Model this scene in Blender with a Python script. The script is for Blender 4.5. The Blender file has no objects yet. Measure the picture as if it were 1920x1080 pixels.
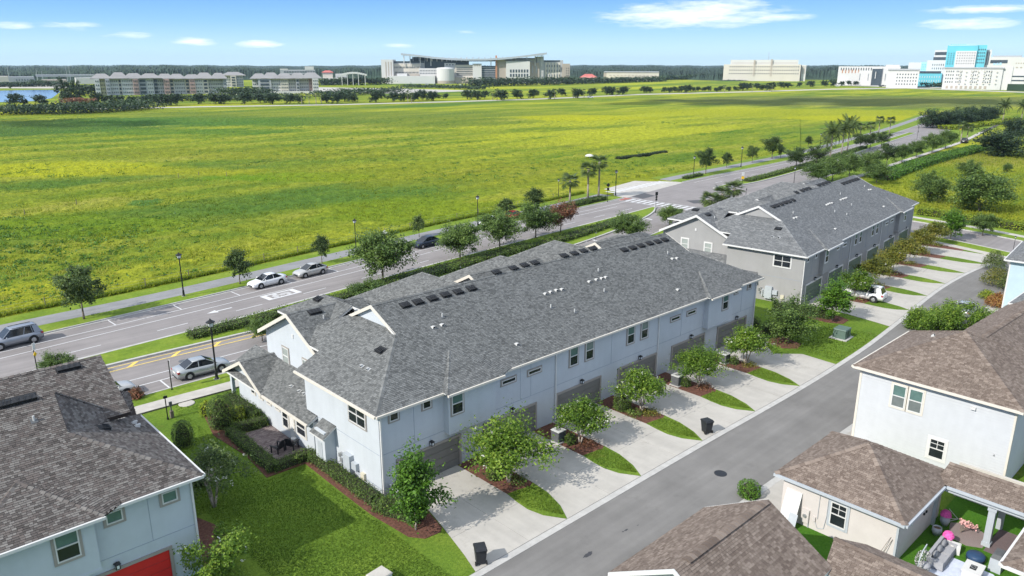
import bpy, math, random
import numpy as np
from mathutils import Vector, Matrix
R=random.Random(7); NR=np.random.RandomState(3)
C=bpy.context.scene.collection
pi=math.pi
# ---------------------------------------------------------------- camera / world / sun
FPX=1430.; PITCH=math.atan(420/FPX); HC=26.; CAMX,CAMY=-22.894,-36.034; TH=math.radians(43.33)
cd=bpy.data.cameras.new('camera'); cam=bpy.data.objects.new('camera',cd); C.objects.link(cam)
cd.sensor_width=36; cd.lens=36*FPX/1920; cd.clip_start=.5; cd.clip_end=30000
cam.location=(CAMX,CAMY,HC); cam.rotation_euler=(pi/2-PITCH,0,-TH)
scn=bpy.context.scene; scn.camera=cam
scn.view_settings.view_transform='Standard'; scn.view_settings.look='None'
scn.view_settings.exposure=0.66; scn.view_settings.gamma=1; scn.view_settings.use_curve_mapping=False
scn.cycles.max_bounces=6; scn.cycles.transparent_max_bounces=4; scn.cycles.volume_bounces=0
try: scn.cycles.use_denoising=True
except Exception: pass
SAZ,SEL=math.radians(173),math.radians(36)      # direction the light comes from
sl=bpy.data.lights.new('sun','SUN'); sun=bpy.data.objects.new('sun',sl); C.objects.link(sun)
sl.energy=3.4; sl.angle=math.radians(.53); sl.color=(1,.955,.88)
sd=Vector((math.cos(SAZ)*math.cos(SEL),math.sin(SAZ)*math.cos(SEL),math.sin(SEL)))
sun.rotation_euler=sd.to_track_quat('Z','Y').to_euler(); sun.location=(-30,0,80)
w=bpy.data.worlds.new('World'); scn.world=w; w.use_nodes=True
nt=w.node_tree; N=nt.nodes; LK=nt.links
N.clear()
def nd(t,**k):
    n=N.new(t)
    for a,b in k.items(): setattr(n,a,b)
    return n
out=nd('ShaderNodeOutputWorld'); bg=nd('ShaderNodeBackground')
sky=nd('ShaderNodeTexSky',sky_type='NISHITA'); sky.sun_disc=False; sky.sun_elevation=SEL; sky.sun_rotation=math.radians(90)-SAZ
sky.altitude=30; sky.air_density=1.0; sky.dust_density=.3; sky.ozone_density=2.5
tc=nd('ShaderNodeTexCoord'); sx=nd('ShaderNodeSeparateXYZ'); LK.new(tc.outputs['Generated'],sx.inputs[0])
# clear blue that deepens quickly with height, as in the photograph, then brightened above the view to lift the fill; mixed with the physical sky
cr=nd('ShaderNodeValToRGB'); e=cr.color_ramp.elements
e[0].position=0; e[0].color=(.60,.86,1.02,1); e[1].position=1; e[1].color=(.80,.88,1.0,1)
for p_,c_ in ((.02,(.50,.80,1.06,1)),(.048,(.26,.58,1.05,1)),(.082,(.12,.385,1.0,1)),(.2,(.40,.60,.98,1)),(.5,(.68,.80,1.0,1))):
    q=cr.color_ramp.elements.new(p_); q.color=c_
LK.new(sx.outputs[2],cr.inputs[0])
mxs=nd('ShaderNodeMixRGB'); mxs.inputs[0].default_value=.86
sc_=nd('ShaderNodeMixRGB',blend_type='MULTIPLY'); sc_.inputs[0].default_value=1; sc_.inputs[2].default_value=(.1,.1,.1,1)
LK.new(sky.outputs[0],sc_.inputs[1]); 
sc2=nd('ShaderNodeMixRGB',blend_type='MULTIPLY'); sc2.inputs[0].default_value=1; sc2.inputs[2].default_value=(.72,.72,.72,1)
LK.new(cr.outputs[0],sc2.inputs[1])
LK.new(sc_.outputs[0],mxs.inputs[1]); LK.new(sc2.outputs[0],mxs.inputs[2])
# thin flat clouds low over the horizon: noise streaks gathered round a few cloud banks
def vm(op,a,b=None):
    n=nd('ShaderNodeMath',operation=op)
    for i,x in enumerate((a,b)):
        if x is None: continue
        if isinstance(x,(int,float)): n.inputs[i].default_value=x
        else: LK.new(x,n.inputs[i])
    return n.outputs[0]
az=vm('ARCTAN2',sx.outputs[0],sx.outputs[1])
cmb=nd('ShaderNodeCombineXYZ'); LK.new(vm('MULTIPLY',az,16),cmb.inputs[0]); LK.new(vm('MULTIPLY',sx.outputs[2],95),cmb.inputs[1])
nz=nd('ShaderNodeTexNoise'); nz.inputs['Scale'].default_value=1.6; nz.inputs['Detail'].default_value=7; nz.inputs['Roughness'].default_value=.62
LK.new(cmb.outputs[0],nz.inputs['Vector'])
acc=None
def ang(u,v):
    dx=(u-960)/FPX; dy=(540-v)/FPX
    c,s=math.cos(PITCH),math.sin(PITCH); X,Y,Z=dx,c+dy*s,-s+dy*c
    x,y=X*math.cos(TH)+Y*math.sin(TH),-X*math.sin(TH)+Y*math.cos(TH)
    l=math.sqrt(x*x+y*y+Z*Z); return math.atan2(x,y),Z/l
for (u,v,hw,hh,st) in ((1300,28,190,27,1.0),(1350,10,110,14,.8),(1185,33,70,8,.6),(1455,32,70,9,.8),(1850,17,100,8,.7),(1815,44,80,11,.95),(487,83,46,8,1.0),(365,78,42,9,.85),(245,66,50,7,.5),(130,48,50,9,.5),(25,47,34,7,.6),(748,86,42,5,.5),(875,60,30,4,.3)):
    a0,z0=ang(u,v)
    da=vm('DIVIDE',vm('SUBTRACT',az,a0),hw/FPX); dz=vm('DIVIDE',vm('SUBTRACT',sx.outputs[2],z0),hh/FPX)
    m=vm('MULTIPLY',vm('MAXIMUM',vm('SUBTRACT',1.0,vm('SQRT',vm('ADD',vm('MULTIPLY',da,da),vm('MULTIPLY',dz,dz)))),0.),st)
    acc=m if acc is None else vm('MAXIMUM',acc,m)
# the rest of the sky carries scattered clouds of the same kind
n3=nd('ShaderNodeTexNoise'); n3.inputs['Scale'].default_value=2.1; n3.inputs['Detail'].default_value=4; LK.new(tc.outputs['Generated'],n3.inputs['Vector'])
hi=vm('MULTIPLY',vm('MAXIMUM',vm('SUBTRACT',n3.outputs[0],.50),0.),vm('MULTIPLY',vm('MAXIMUM',vm('SUBTRACT',sx.outputs[2],.11),0.),12))
acc=vm('MAXIMUM',acc,hi)
cl=nd('ShaderNodeMapRange'); cl.inputs[1].default_value=.52; cl.inputs[2].default_value=.98
LK.new(vm('ADD',nz.outputs[0],vm('MULTIPLY',acc,.55)),cl.inputs[0])
cm=vm('MULTIPLY',cl.outputs[0],vm('MINIMUM',vm('MULTIPLY',acc,5),1.))
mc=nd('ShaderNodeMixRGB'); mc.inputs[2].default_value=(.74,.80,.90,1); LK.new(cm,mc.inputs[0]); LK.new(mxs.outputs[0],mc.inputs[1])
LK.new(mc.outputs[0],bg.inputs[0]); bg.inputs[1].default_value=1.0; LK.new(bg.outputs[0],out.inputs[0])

# ---------------------------------------------------------------- survey: pixel -> place on the ground
_c,_s=math.cos(PITCH),math.sin(PITCH); _ux,_uy=math.cos(TH),math.sin(TH)
def ray(u,v):
    dx=(u-960)/FPX; dy=(540-v)/FPX; X,Y,Z=dx,_c+dy*_s,-_s+dy*_c
    return X*_ux+Y*_uy,-X*_uy+Y*_ux,Z
def G(u,v,z=0.):
    r=ray(u,v); t=(z-HC)/r[2]; return CAMX+r[0]*t,CAMY+r[1]*t
def onx(u,v,x):
    r=ray(u,v); t=(x-CAMX)/r[0]; return CAMY+r[1]*t,HC+r[2]*t
def ony(u,v,y):
    r=ray(u,v); t=(y-CAMY)/r[1]; return CAMX+r[0]*t,HC+r[2]*t
def onplane(u,v,p,n):
    r=Vector(ray(u,v)); o=Vector((CAMX,CAMY,HC)); n=Vector(n); return o+r*((Vector(p)-o).dot(n)/r.dot(n))
def dist(x,y): return math.hypot(x-CAMX,y-CAMY)
def depth(x,y):
    return (x-CAMX)*_uy+(y-CAMY)*_ux

HAZE=0.00006
# ---------------------------------------------------------------- materials
def wear(m,along=(.035,.9,1),amt=.12,spots=.0,rot=0):
    # tyre-polished streaks along the way and old spots, multiplied into the base colour
    t=m.node_tree; b=t.nodes['Principled BSDF']; src=b.inputs['Base Color'].links[0].from_socket; g=t.nodes.new('ShaderNodeNewGeometry').outputs['Position']
    mp=t.nodes.new('ShaderNodeMapping'); mp.inputs['Scale'].default_value=along; t.links.new(g,mp.inputs[0]); n=t.nodes.new('ShaderNodeTexNoise'); n.inputs['Scale'].default_value=1.3; n.inputs['Detail'].default_value=5; t.links.new(mp.outputs[0],n.inputs['Vector'])
    k=ramp(t,n.outputs[0],[(.32,(1-amt,)*3),(.5,(1,1,1)),(.68,(1+amt,)*3)]); x=t.nodes.new('ShaderNodeMixRGB'); x.blend_type='MULTIPLY'; x.inputs[0].default_value=1; t.links.new(src,x.inputs[1]); t.links.new(k,x.inputs[2]); o=x.outputs[0]
    if spots:
        n=t.nodes.new('ShaderNodeTexNoise'); n.inputs['Scale'].default_value=.55; n.inputs['Detail'].default_value=8; n.inputs['Roughness'].default_value=.7; t.links.new(g,n.inputs['Vector']); k=ramp(t,n.outputs[0],[(.58,(1,1,1)),(.66,(1-spots,1-spots,1-spots*1.05)),(.74,(1-spots*.6,)*3)])
        x=t.nodes.new('ShaderNodeMixRGB'); x.blend_type='MULTIPLY'; x.inputs[0].default_value=1; t.links.new(o,x.inputs[1]); t.links.new(k,x.inputs[2]); o=x.outputs[0]
    t.links.new(o,b.inputs['Base Color'])
def newmat(name):
    m=bpy.data.materials.new(name); m.use_nodes=True; t=m.node_tree; return m,t,t.nodes['Principled BSDF']
def mat(name,col,rough=.7,var=.12,scale=3.,bump=0.,bscale=None,metal=0.,spec=.35,obj=False,stretch=None,det=4):
    m,t,b=newmat(name); b.inputs['Roughness'].default_value=rough; b.inputs['Metallic'].default_value=metal
    b.inputs['Specular IOR Level'].default_value=spec
    if var or bump:
        if obj: co=t.nodes.new('ShaderNodeTexCoord').outputs['Object']
        else: co=t.nodes.new('ShaderNodeNewGeometry').outputs['Position']
        if stretch:
            mp=t.nodes.new('ShaderNodeMapping'); mp.inputs['Scale'].default_value=stretch; t.links.new(co,mp.inputs[0]); co=mp.outputs[0]
    if var:
        n=t.nodes.new('ShaderNodeTexNoise'); n.inputs['Scale'].default_value=scale; n.inputs['Detail'].default_value=det; n.inputs['Roughness'].default_value=.65
        t.links.new(co,n.inputs['Vector'])
        r=t.nodes.new('ShaderNodeValToRGB'); r.color_ramp.elements[0].position=.3; r.color_ramp.elements[1].position=.7
        r.color_ramp.elements[0].color=(*[max(0,c*(1-var)) for c in col],1); r.color_ramp.elements[1].color=(*[min(1,c*(1+var)) for c in col],1)
        t.links.new(n.outputs[0],r.inputs[0]); t.links.new(r.outputs[0],b.inputs['Base Color'])
    else: b.inputs['Base Color'].default_value=(*col,1)
    if bump:
        n=t.nodes.new('ShaderNodeTexNoise'); n.inputs['Scale'].default_value=bscale or scale*6; n.inputs['Detail'].default_value=5; t.links.new(co,n.inputs['Vector'])
        u=t.nodes.new('ShaderNodeBump'); u.inputs['Strength'].default_value=min(1,bump); u.inputs['Distance'].default_value=.05*max(1,bump); t.links.new(n.outputs[0],u.inputs['Height']); t.links.new(u.outputs[0],b.inputs['Normal'])
    return m
def ramp(t,fac,stops):
    r=t.nodes.new('ShaderNodeValToRGB'); e=r.color_ramp.elements
    e[0].position,e[0].color=stops[0][0],(*stops[0][1],1); e[1].position,e[1].color=stops[-1][0],(*stops[-1][1],1)
    for p_,c_ in stops[1:-1]: q=e.new(p_); q.color=(*c_,1)
    t.links.new(fac,r.inputs[0]); return r.outputs[0]
def tabval(t):
    a=t.nodes.new('ShaderNodeAttribute'); a.attribute_name='tab'; o=t.nodes.new('ShaderNodeObjectInfo')
    s=t.nodes.new('ShaderNodeMath'); s.operation='ADD'; t.links.new(a.outputs['Fac'],s.inputs[0]); t.links.new(o.outputs['Random'],s.inputs[1])
    f=t.nodes.new('ShaderNodeMath'); f.operation='FRACT'; t.links.new(s.outputs[0],f.inputs[0]); return f.outputs[0]
def mat_shingle(name,stops,stain=(.88,1.08)):
    m,t,b=newmat(name); b.inputs['Roughness'].default_value=.92; b.inputs['Specular IOR Level'].default_value=.15
    c=ramp(t,tabval(t),stops)
    g=t.nodes.new('ShaderNodeNewGeometry').outputs['Position']
    n=t.nodes.new('ShaderNodeTexNoise'); n.inputs['Scale'].default_value=.45; n.inputs['Detail'].default_value=6; n.inputs['Roughness'].default_value=.7; t.links.new(g,n.inputs['Vector'])
    k=ramp(t,n.outputs[0],[(.3,(stain[0],)*3),(.7,(stain[1],)*3)])
    x=t.nodes.new('ShaderNodeMixRGB'); x.blend_type='MULTIPLY'; x.inputs[0].default_value=1; t.links.new(c,x.inputs[1]); t.links.new(k,x.inputs[2])
    n2=t.nodes.new('ShaderNodeTexNoise'); n2.inputs['Scale'].default_value=26; n2.inputs['Detail'].default_value=3; t.links.new(g,n2.inputs['Vector'])
    k2=ramp(t,n2.outputs[0],[(.3,(.85,)*3),(.7,(1.15,)*3)])
    x2=t.nodes.new('ShaderNodeMixRGB'); x2.blend_type='MULTIPLY'; x2.inputs[0].default_value=1; t.links.new(x.outputs[0],x2.inputs[1]); t.links.new(k2,x2.inputs[2])
    t.links.new(x2.outputs[0],b.inputs['Base Color']); return m
def mat_leaf(name,stops,trans=.35,rough=.5):
    m,t,b=newmat(name); b.inputs['Roughness'].default_value=rough; b.inputs['Specular IOR Level'].default_value=.3
    a=t.nodes.new('ShaderNodeAttribute'); a.attribute_name='tab'
    o=t.nodes.new('ShaderNodeObjectInfo'); q=t.nodes.new('ShaderNodeMath'); q.operation='MULTIPLY_ADD'; q.inputs[1].default_value=.22; q.inputs[2].default_value=-.11
    t.links.new(o.outputs['Random'],q.inputs[0]); s=t.nodes.new('ShaderNodeMath'); s.operation='ADD'; s.use_clamp=True; t.links.new(a.outputs['Fac'],s.inputs[0]); t.links.new(q.outputs[0],s.inputs[1])
    c=ramp(t,s.outputs[0],stops); t.links.new(c,b.inputs['Base Color'])
    tr=t.nodes.new('ShaderNodeBsdfTranslucent'); t.links.new(c,tr.inputs[0]); mx=t.nodes.new('ShaderNodeMixShader'); mx.inputs[0].default_value=trans
    t.links.new(b.outputs[0],mx.inputs[1]); t.links.new(tr.outputs[0],mx.inputs[2]); t.links.new(mx.outputs[0],t.nodes['Material Output'].inputs[0]); return m
M={}
M['alley']=mat('alley_asphalt',(.182,.175,.167),.9,.15,.32,.35,40,det=9)
M['road']=mat('road_asphalt',(.235,.216,.210),.92,.14,.16,.3,30,det=9)
M['path']=mat('path_asphalt',(.235,.235,.24),.92,.12,.5,.3,30,det=6)
M['conc']=mat('driveway_concrete',(.42,.398,.362),.88,.11,.55,.2,25,det=9)
M['walkc']=mat('sidewalk_concrete',(.44,.415,.375),.88,.13,1.1,.2,25,det=7)
M['curb']=mat('curb_concrete',(.43,.42,.40),.85,.14,1.6,.1,20,det=6)
M['joint']=mat('joint_dirt',(.13,.12,.105),.95,.2,4)
M['paint']=mat('road_paint_white',(.60,.60,.60),.7,.12,2.5,det=6)
M['ypaint']=mat('road_paint_yellow',(.72,.52,.12),.7,.25,2.5,det=6)
M['redpave']=mat('red_pavers',(.36,.13,.10),.85,.2,3)
M['mulch']=mat('mulch',(.14,.062,.042),.95,.55,7,1.,30,det=9)
M['white']=mat('white_trim',(.60,.595,.58),.6,.04,3)
M['cream']=mat('cream_trim',(.60,.56,.49),.6,.05,3)
M['taupe']=mat('taupe_trim',(.30,.275,.25),.65,.06,3)
M['bluewall']=mat('pale_blue_stucco',(.48,.51,.54),.85,.05,.7,.15,60,det=8)
M['bluewall2']=mat('light_blue_stucco',(.47,.515,.55),.85,.05,.7,.15,60,det=8)
M['graywall']=mat('warm_gray_stucco',(.30,.297,.292),.85,.05,.7,.15,60,det=8)
M['whitewall']=mat('white_siding',(.48,.495,.51),.7,.035,2.,det=6)
M['cotwall']=mat('ivory_wall_paint',(.54,.50,.475),.8,.04,1.5,.1,50,det=6)
M['aquawall']=mat('aqua_wall_paint',(.42,.53,.58),.8,.05,1)
M['seam']=mat('stucco_seam',(.27,.31,.37),.9,0)
M['gdoor']=mat('garage_door_gray',(.165,.16,.15),.55,.08,1.5)
M['gdoorg']=mat('garage_door_green',(.10,.145,.105),.5,.1,1.5)
M['gdoorr']=mat('garage_door_red',(.55,.022,.022),.5,.06,1.5)
M['glassd']=mat('dark_window_glass',(.018,.022,.026),.08,.3,1.2,spec=.6)
M['glassg']=mat('green_window_glass',(.095,.165,.15),.12,.15,2,spec=.6)
M['shadeg']=mat('gray_green_glass',(.14,.16,.155),.2,.1,3,spec=.5)
M['blind']=mat('window_blind_glass',(.30,.33,.31),.25,.15,9,stretch=(.1,.1,3),spec=.5)
M['black']=mat('black_metal',(.012,.013,.014),.45,.1,3)
M['blackp']=mat('black_plastic',(.02,.022,.026),.5,.15,3)
M['vent']=mat('black_roof_vent',(.018,.019,.021),.55,.2,5)
M['pvc']=mat('white_vent_pipe',(.48,.48,.47),.5,.05,3)
M['bark']=mat('tree_bark',(.17,.14,.115),.95,.35,6,.6,25,obj=True)
M['palebark']=mat('pale_bark',(.36,.31,.26),.9,.25,6,.3,25,obj=True)
M['palmbark']=mat('palm_bark',(.27,.235,.19),.95,.3,6,.6,20,obj=True,stretch=(1,1,4))
M['soil']=mat('bare_soil',(.15,.10,.07),.95,.4,2,.5,20)
M['steel']=mat('galvanised_steel',(.42,.43,.44),.4,.1,4,metal=.6)
M['acgray']=mat('condenser_gray',(.10,.105,.11),.5,.15,6)
M['acwhite']=mat('condenser_top',(.55,.56,.55),.5,.08,4)
M['util']=mat('utility_gray',(.40,.43,.46),.5,.06,3)
M['beige']=mat('beige_box',(.55,.51,.40),.6,.05,3)
M['tyre']=mat('tyre_rubber',(.016,.016,.017),.8,.1,5)
M['rim']=mat('alloy_rim',(.42,.43,.45),.3,.1,8,metal=.7)
M['cglass']=mat('car_glass',(.012,.015,.02),.06,0,spec=.7)
M['lamp_red']=mat('tail_lamp_red',(.34,.012,.02),.2,0,spec=.6)
M['lamp_clear']=mat('head_lamp_clear',(.62,.65,.68),.15,0,spec=.7)
M['yellow']=mat('yellow_sign',(.80,.50,.02),.5,.05,3)
M['pink']=mat('pink_petals',(.78,.12,.42),.7,.3,14,obj=True)
M['pinkp']=mat('pale_pink_petals',(.74,.42,.40),.7,.3,14,obj=True)
M['water']=mat('lake_water',(.11,.17,.27),.12,.12,.01,.15,.35,spec=.6)
M['paver']=mat_shingle('patio_pavers',[(0,(.15,.115,.115)),(.5,(.22,.175,.17)),(1,(.30,.25,.235))],(.9,1.1))
M['shA']=mat_shingle('gray_shingles',[(0,(.098,.101,.100)),(.25,(.130,.134,.132)),(.65,(.158,.162,.159)),(1,(.196,.200,.196))])
M['shB']=mat_shingle('slate_gray_shingles',[(0,(.125,.13,.133)),(.4,(.152,.157,.160)),(.7,(.175,.18,.183)),(1,(.215,.22,.222))],(.9,1.08))
M['shL']=mat_shingle('brown_gray_shingles',[(0,(.074,.066,.061)),(.25,(.104,.092,.086)),(.45,(.128,.109,.100)),(.7,(.150,.138,.128)),(1,(.20,.186,.172))])
M['shR']=mat_shingle('tan_brown_shingles',[(0,(.135,.104,.086)),(.35,(.172,.136,.113)),(.7,(.20,.160,.134)),(1,(.25,.203,.17))])
M['deckA']=mat('roof_felt_gray',(.035,.038,.04),.95,.1,3); M['deckR']=mat('roof_felt_brown',(.035,.026,.022),.95,.1,3)
gr=[(0,(.018,.040,.006)),(.35,(.045,.088,.010)),(.7,(.092,.155,.016)),(1,(.17,.25,.028))]
M['crape']=mat_leaf('crape_myrtle_leaves',[(0,(.045,.095,.012)),(.35,(.10,.19,.020)),(.7,(.20,.31,.035)),(1,(.36,.46,.07))],.42)
M['autumn']=mat_leaf('bronze_crape_leaves',[(0,(.055,.075,.012)),(.35,(.12,.14,.02)),(.7,(.22,.23,.035)),(1,(.34,.27,.05))])
M['maple']=mat_leaf('bright_green_leaves',[(0,(.032,.075,.010)),(.35,(.07,.16,.016)),(.7,(.125,.26,.026)),(1,(.22,.38,.04))])
M['oak']=mat_leaf('oak_leaves',[(0,(.026,.048,.014)),(.35,(.058,.098,.026)),(.7,(.105,.16,.042)),(1,(.19,.25,.07))],.3)
M['elm']=mat_leaf('elm_leaves',[(0,(.034,.065,.016)),(.35,(.08,.14,.030)),(.7,(.145,.225,.05)),(1,(.25,.34,.09))],.35)
M['dark']=mat_leaf('dark_tree_leaves',[(0,(.015,.030,.014)),(.4,(.030,.058,.024)),(.75,(.052,.090,.036)),(1,(.09,.135,.055))],.2)
M['hedge']=mat_leaf('hedge_leaves',[(0,(.028,.052,.012)),(.35,(.062,.11,.02)),(.7,(.125,.20,.034)),(1,(.24,.33,.06))],.32)
M['hedgeb']=mat_leaf('yellow_green_leaves',[(0,(.08,.12,.01)),(.35,(.17,.24,.015)),(.7,(.28,.35,.02)),(1,(.42,.46,.04))],.3)
M['palm']=mat_leaf('palm_fronds',[(0,(.035,.055,.016)),(.4,(.07,.105,.028)),(.75,(.13,.18,.045)),(1,(.24,.27,.08))],.25)
M['straw']=mat_leaf('orange_dry_leaves',[(0,(.12,.045,.012)),(.4,(.30,.12,.03)),(.75,(.42,.24,.07)),(1,(.36,.34,.09))],.25)
M['redleaf']=mat_leaf('red_bronze_leaves',[(0,(.07,.05,.02)),(.4,(.16,.07,.035)),(.75,(.30,.12,.07)),(1,(.34,.24,.12))],.25)
M['blossom']=mat_leaf('white_blossom',[(0,(.55,.55,.48)),(1,(.8,.8,.74))],.3)
M['bark_d']=M['bark']

wear(M['alley'],(.03,1.1,1),.10,.10); wear(M['road'],(.02,1.4,1),.10,.05); wear(M['conc'],(1.2,.06,1),.05,.16); wear(M['walkc'],(.6,.6,1),.06,.10); wear(M['path'],(.05,1.2,1),.08,.08)
for k_ in ('bluewall','bluewall2','graywall','whitewall','cotwall'): wear(M[k_],(1.8,1.8,.12),.018,.03)
def mat_ground(name,kind):
    m,t,b=newmat(name); b.inputs['Roughness'].default_value=.95; b.inputs['Specular IOR Level'].default_value=.08
    g=t.nodes.new('ShaderNodeNewGeometry').outputs['Position']
    def noise(scale,st=(1,1,1),rot=0,det=6,rough=.6,off=0):
        mp=t.nodes.new('ShaderNodeMapping'); mp.inputs['Scale'].default_value=st; mp.inputs['Rotation'].default_value=(0,0,rot); mp.inputs['Location'].default_value=(off,off*.7,0); t.links.new(g,mp.inputs[0])
        n=t.nodes.new('ShaderNodeTexNoise'); n.inputs['Scale'].default_value=scale; n.inputs['Detail'].default_value=det; n.inputs['Roughness'].default_value=rough; t.links.new(mp.outputs[0],n.inputs['Vector']); return n.outputs[0]
    def mix(fac,a,c2,bl='MIX'):
        x=t.nodes.new('ShaderNodeMixRGB'); x.blend_type=bl
        if isinstance(fac,float): x.inputs[0].default_value=fac
        else: t.links.new(fac,x.inputs[0])
        for i,k in ((1,a),(2,c2)):
            if isinstance(k,tuple): x.inputs[i].default_value=(*k,1)
            else: t.links.new(k,x.inputs[i])
        return x.outputs[0]
    def step(fac,lo,hi):
        r=t.nodes.new('ShaderNodeMapRange'); r.inputs[1].default_value=lo; r.inputs[2].default_value=hi; r.interpolation_type='SMOOTHSTEP'; t.links.new(fac,r.inputs[0]); return r.outputs[0]
    def mth(op,a,c2=None):
        n=t.nodes.new('ShaderNodeMath'); n.operation=op
        for i,k in enumerate((a,c2)):
            if k is None: continue
            if isinstance(k,(int,float)): n.inputs[i].default_value=k
            else: t.links.new(k,n.inputs[i])
        return n.outputs[0]
    if kind=='field':
        RO=TH   # bands lie across the view, as the wind-rows do
        big=noise(.011,(.35,1.6,1),RO); mid=noise(.05,(.4,1.5,1),RO,off=40); fine=noise(.55,(1,1,1),0,7,.75,9); fin2=noise(2.2,(1,1,1),0,5,.7,3)
        base=ramp(t,mid,[(.30,(.105,.180,.020)),(.44,(.170,.240,.024)),(.55,(.262,.300,.030)),(.70,(.335,.335,.060))])
        rowl=noise(.06,(.16,2.4,1),RO+.06,5,.6,70); base=mix(step(rowl,.60,.70),base,(.15,.19,.03)); base=mix(step(rowl,.40,.33),base,(.10,.19,.016))
        yel=mix(step(big,.50,.60),base,(.37,.39,.03)); 
        c=mix(step(big,.46,.36),yel,(.10,.185,.028))
        # patches of other growth, the far dark ones painted for cloud shadow: (centre, half length across, half depth, colour)
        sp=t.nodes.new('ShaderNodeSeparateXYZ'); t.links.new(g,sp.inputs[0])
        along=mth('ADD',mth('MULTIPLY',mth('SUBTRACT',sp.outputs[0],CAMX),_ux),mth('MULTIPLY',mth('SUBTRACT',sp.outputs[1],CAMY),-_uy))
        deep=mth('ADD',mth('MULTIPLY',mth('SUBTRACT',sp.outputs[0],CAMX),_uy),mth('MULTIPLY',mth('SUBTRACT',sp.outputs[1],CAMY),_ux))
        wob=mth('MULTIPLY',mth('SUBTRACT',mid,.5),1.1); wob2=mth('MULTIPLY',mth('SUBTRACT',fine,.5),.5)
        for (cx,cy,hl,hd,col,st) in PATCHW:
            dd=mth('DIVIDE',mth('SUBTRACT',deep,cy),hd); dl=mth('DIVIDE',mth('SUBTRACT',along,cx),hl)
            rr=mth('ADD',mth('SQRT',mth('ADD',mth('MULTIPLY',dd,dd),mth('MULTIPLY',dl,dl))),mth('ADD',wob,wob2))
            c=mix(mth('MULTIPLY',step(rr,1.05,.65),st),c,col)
        c=mix(1.,c,ramp(t,fine,[(.30,(.42,.48,.4)),(.44,(.88,.9,.85)),(.58,(1.12,1.1,1.1)),(.72,(1.38,1.32,1.25))]),'MULTIPLY')
        c=mix(.55,c,ramp(t,fin2,[(.32,(.5,.55,.5)),(.6,(1.2,1.18,1.1))]),'MULTIPLY')
        h=mth('ADD',fine,mth('MULTIPLY',fin2,.4)); bs=1.0; bd=.9
    elif kind=='lawn':
        big=noise(.25,off=5); fine=noise(5.,(1,1,1),0,5,.7); fin2=noise(22,(1,1,1),0,3,.6)
        c=ramp(t,big,[(.28,(.17,.18,.05)),(.36,(.095,.165,.024)),(.5,(.12,.20,.028)),(.7,(.165,.24,.036))])
        c=mix(1.,c,ramp(t,fine,[(.3,(.6,.66,.6)),(.7,(1.3,1.22,1.2))]),'MULTIPLY'); c=mix(1.,c,ramp(t,fin2,[(.3,(.6,.65,.6)),(.7,(1.35,1.3,1.2))]),'MULTIPLY')
        h=mth('ADD',fine,fin2); bs=.6; bd=.05
    elif kind=='verge':
        big=noise(.3,off=5); fine=noise(3.,(1,1,1),0,5,.7)
        c=ramp(t,big,[(.3,(.12,.19,.025)),(.5,(.16,.235,.03)),(.7,(.215,.27,.045))])
        c=mix(1.,c,ramp(t,fine,[(.3,(.7,.74,.7)),(.7,(1.2,1.16,1.1))]),'MULTIPLY'); h=fine; bs=.6; bd=.06
    elif kind=='turf':
        fine=noise(9.,(1,1,1),0,4,.6); c=ramp(t,fine,[(.3,(.035,.11,.010)),(.7,(.07,.17,.018))]); h=fine; bs=.3; bd=.02
    t.links.new(c,b.inputs['Base Color'])
    u=t.nodes.new('ShaderNodeBump'); u.inputs['Strength'].default_value=bs; u.inputs['Distance'].default_value=bd; t.links.new(h,u.inputs['Height']); t.links.new(u.outputs[0],b.inputs['Normal'])
    return m
PATCH=[ (1750,192,560,13,(.15,.17,.05),.8),(80,240,260,22,(.075,.15,.030),.9),(420,228,330,12,(.075,.17,.028),.8),(330,248,260,7,(.08,.18,.026),.7),  # far right and far left dark entries put cloud shadow into the colour
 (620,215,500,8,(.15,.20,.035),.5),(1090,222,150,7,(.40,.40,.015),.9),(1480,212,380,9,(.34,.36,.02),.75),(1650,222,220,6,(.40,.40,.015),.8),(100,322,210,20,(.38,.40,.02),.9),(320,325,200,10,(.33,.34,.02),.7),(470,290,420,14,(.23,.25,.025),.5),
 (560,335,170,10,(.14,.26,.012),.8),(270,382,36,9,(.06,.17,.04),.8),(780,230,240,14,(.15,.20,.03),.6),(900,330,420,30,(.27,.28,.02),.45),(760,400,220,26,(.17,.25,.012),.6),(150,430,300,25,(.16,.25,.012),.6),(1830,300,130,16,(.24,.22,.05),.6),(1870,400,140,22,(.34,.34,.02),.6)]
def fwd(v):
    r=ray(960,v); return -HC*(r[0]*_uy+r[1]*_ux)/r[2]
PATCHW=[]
for (u,v,hu,hv,col,st) in PATCH:       # each patch of growth or painted cloud shadow as an ellipse in metres on the ground
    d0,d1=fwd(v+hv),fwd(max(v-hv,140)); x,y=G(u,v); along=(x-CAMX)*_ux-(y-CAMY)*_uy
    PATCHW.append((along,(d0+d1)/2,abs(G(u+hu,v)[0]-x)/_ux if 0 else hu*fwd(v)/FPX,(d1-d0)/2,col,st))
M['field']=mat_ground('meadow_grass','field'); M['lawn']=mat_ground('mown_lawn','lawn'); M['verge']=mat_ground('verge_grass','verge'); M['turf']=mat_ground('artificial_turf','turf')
M['tuft']=mat_leaf('meadow_tufts',[(0,(.11,.18,.018)),(.3,(.21,.285,.024)),(.65,(.33,.37,.036)),(1,(.46,.46,.09))],.5,.8)
M['tuftg']=mat_leaf('lawn_blades',[(0,(.07,.13,.015)),(.4,(.12,.205,.022)),(.75,(.18,.27,.03)),(1,(.30,.35,.06))],.3,.8)
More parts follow.
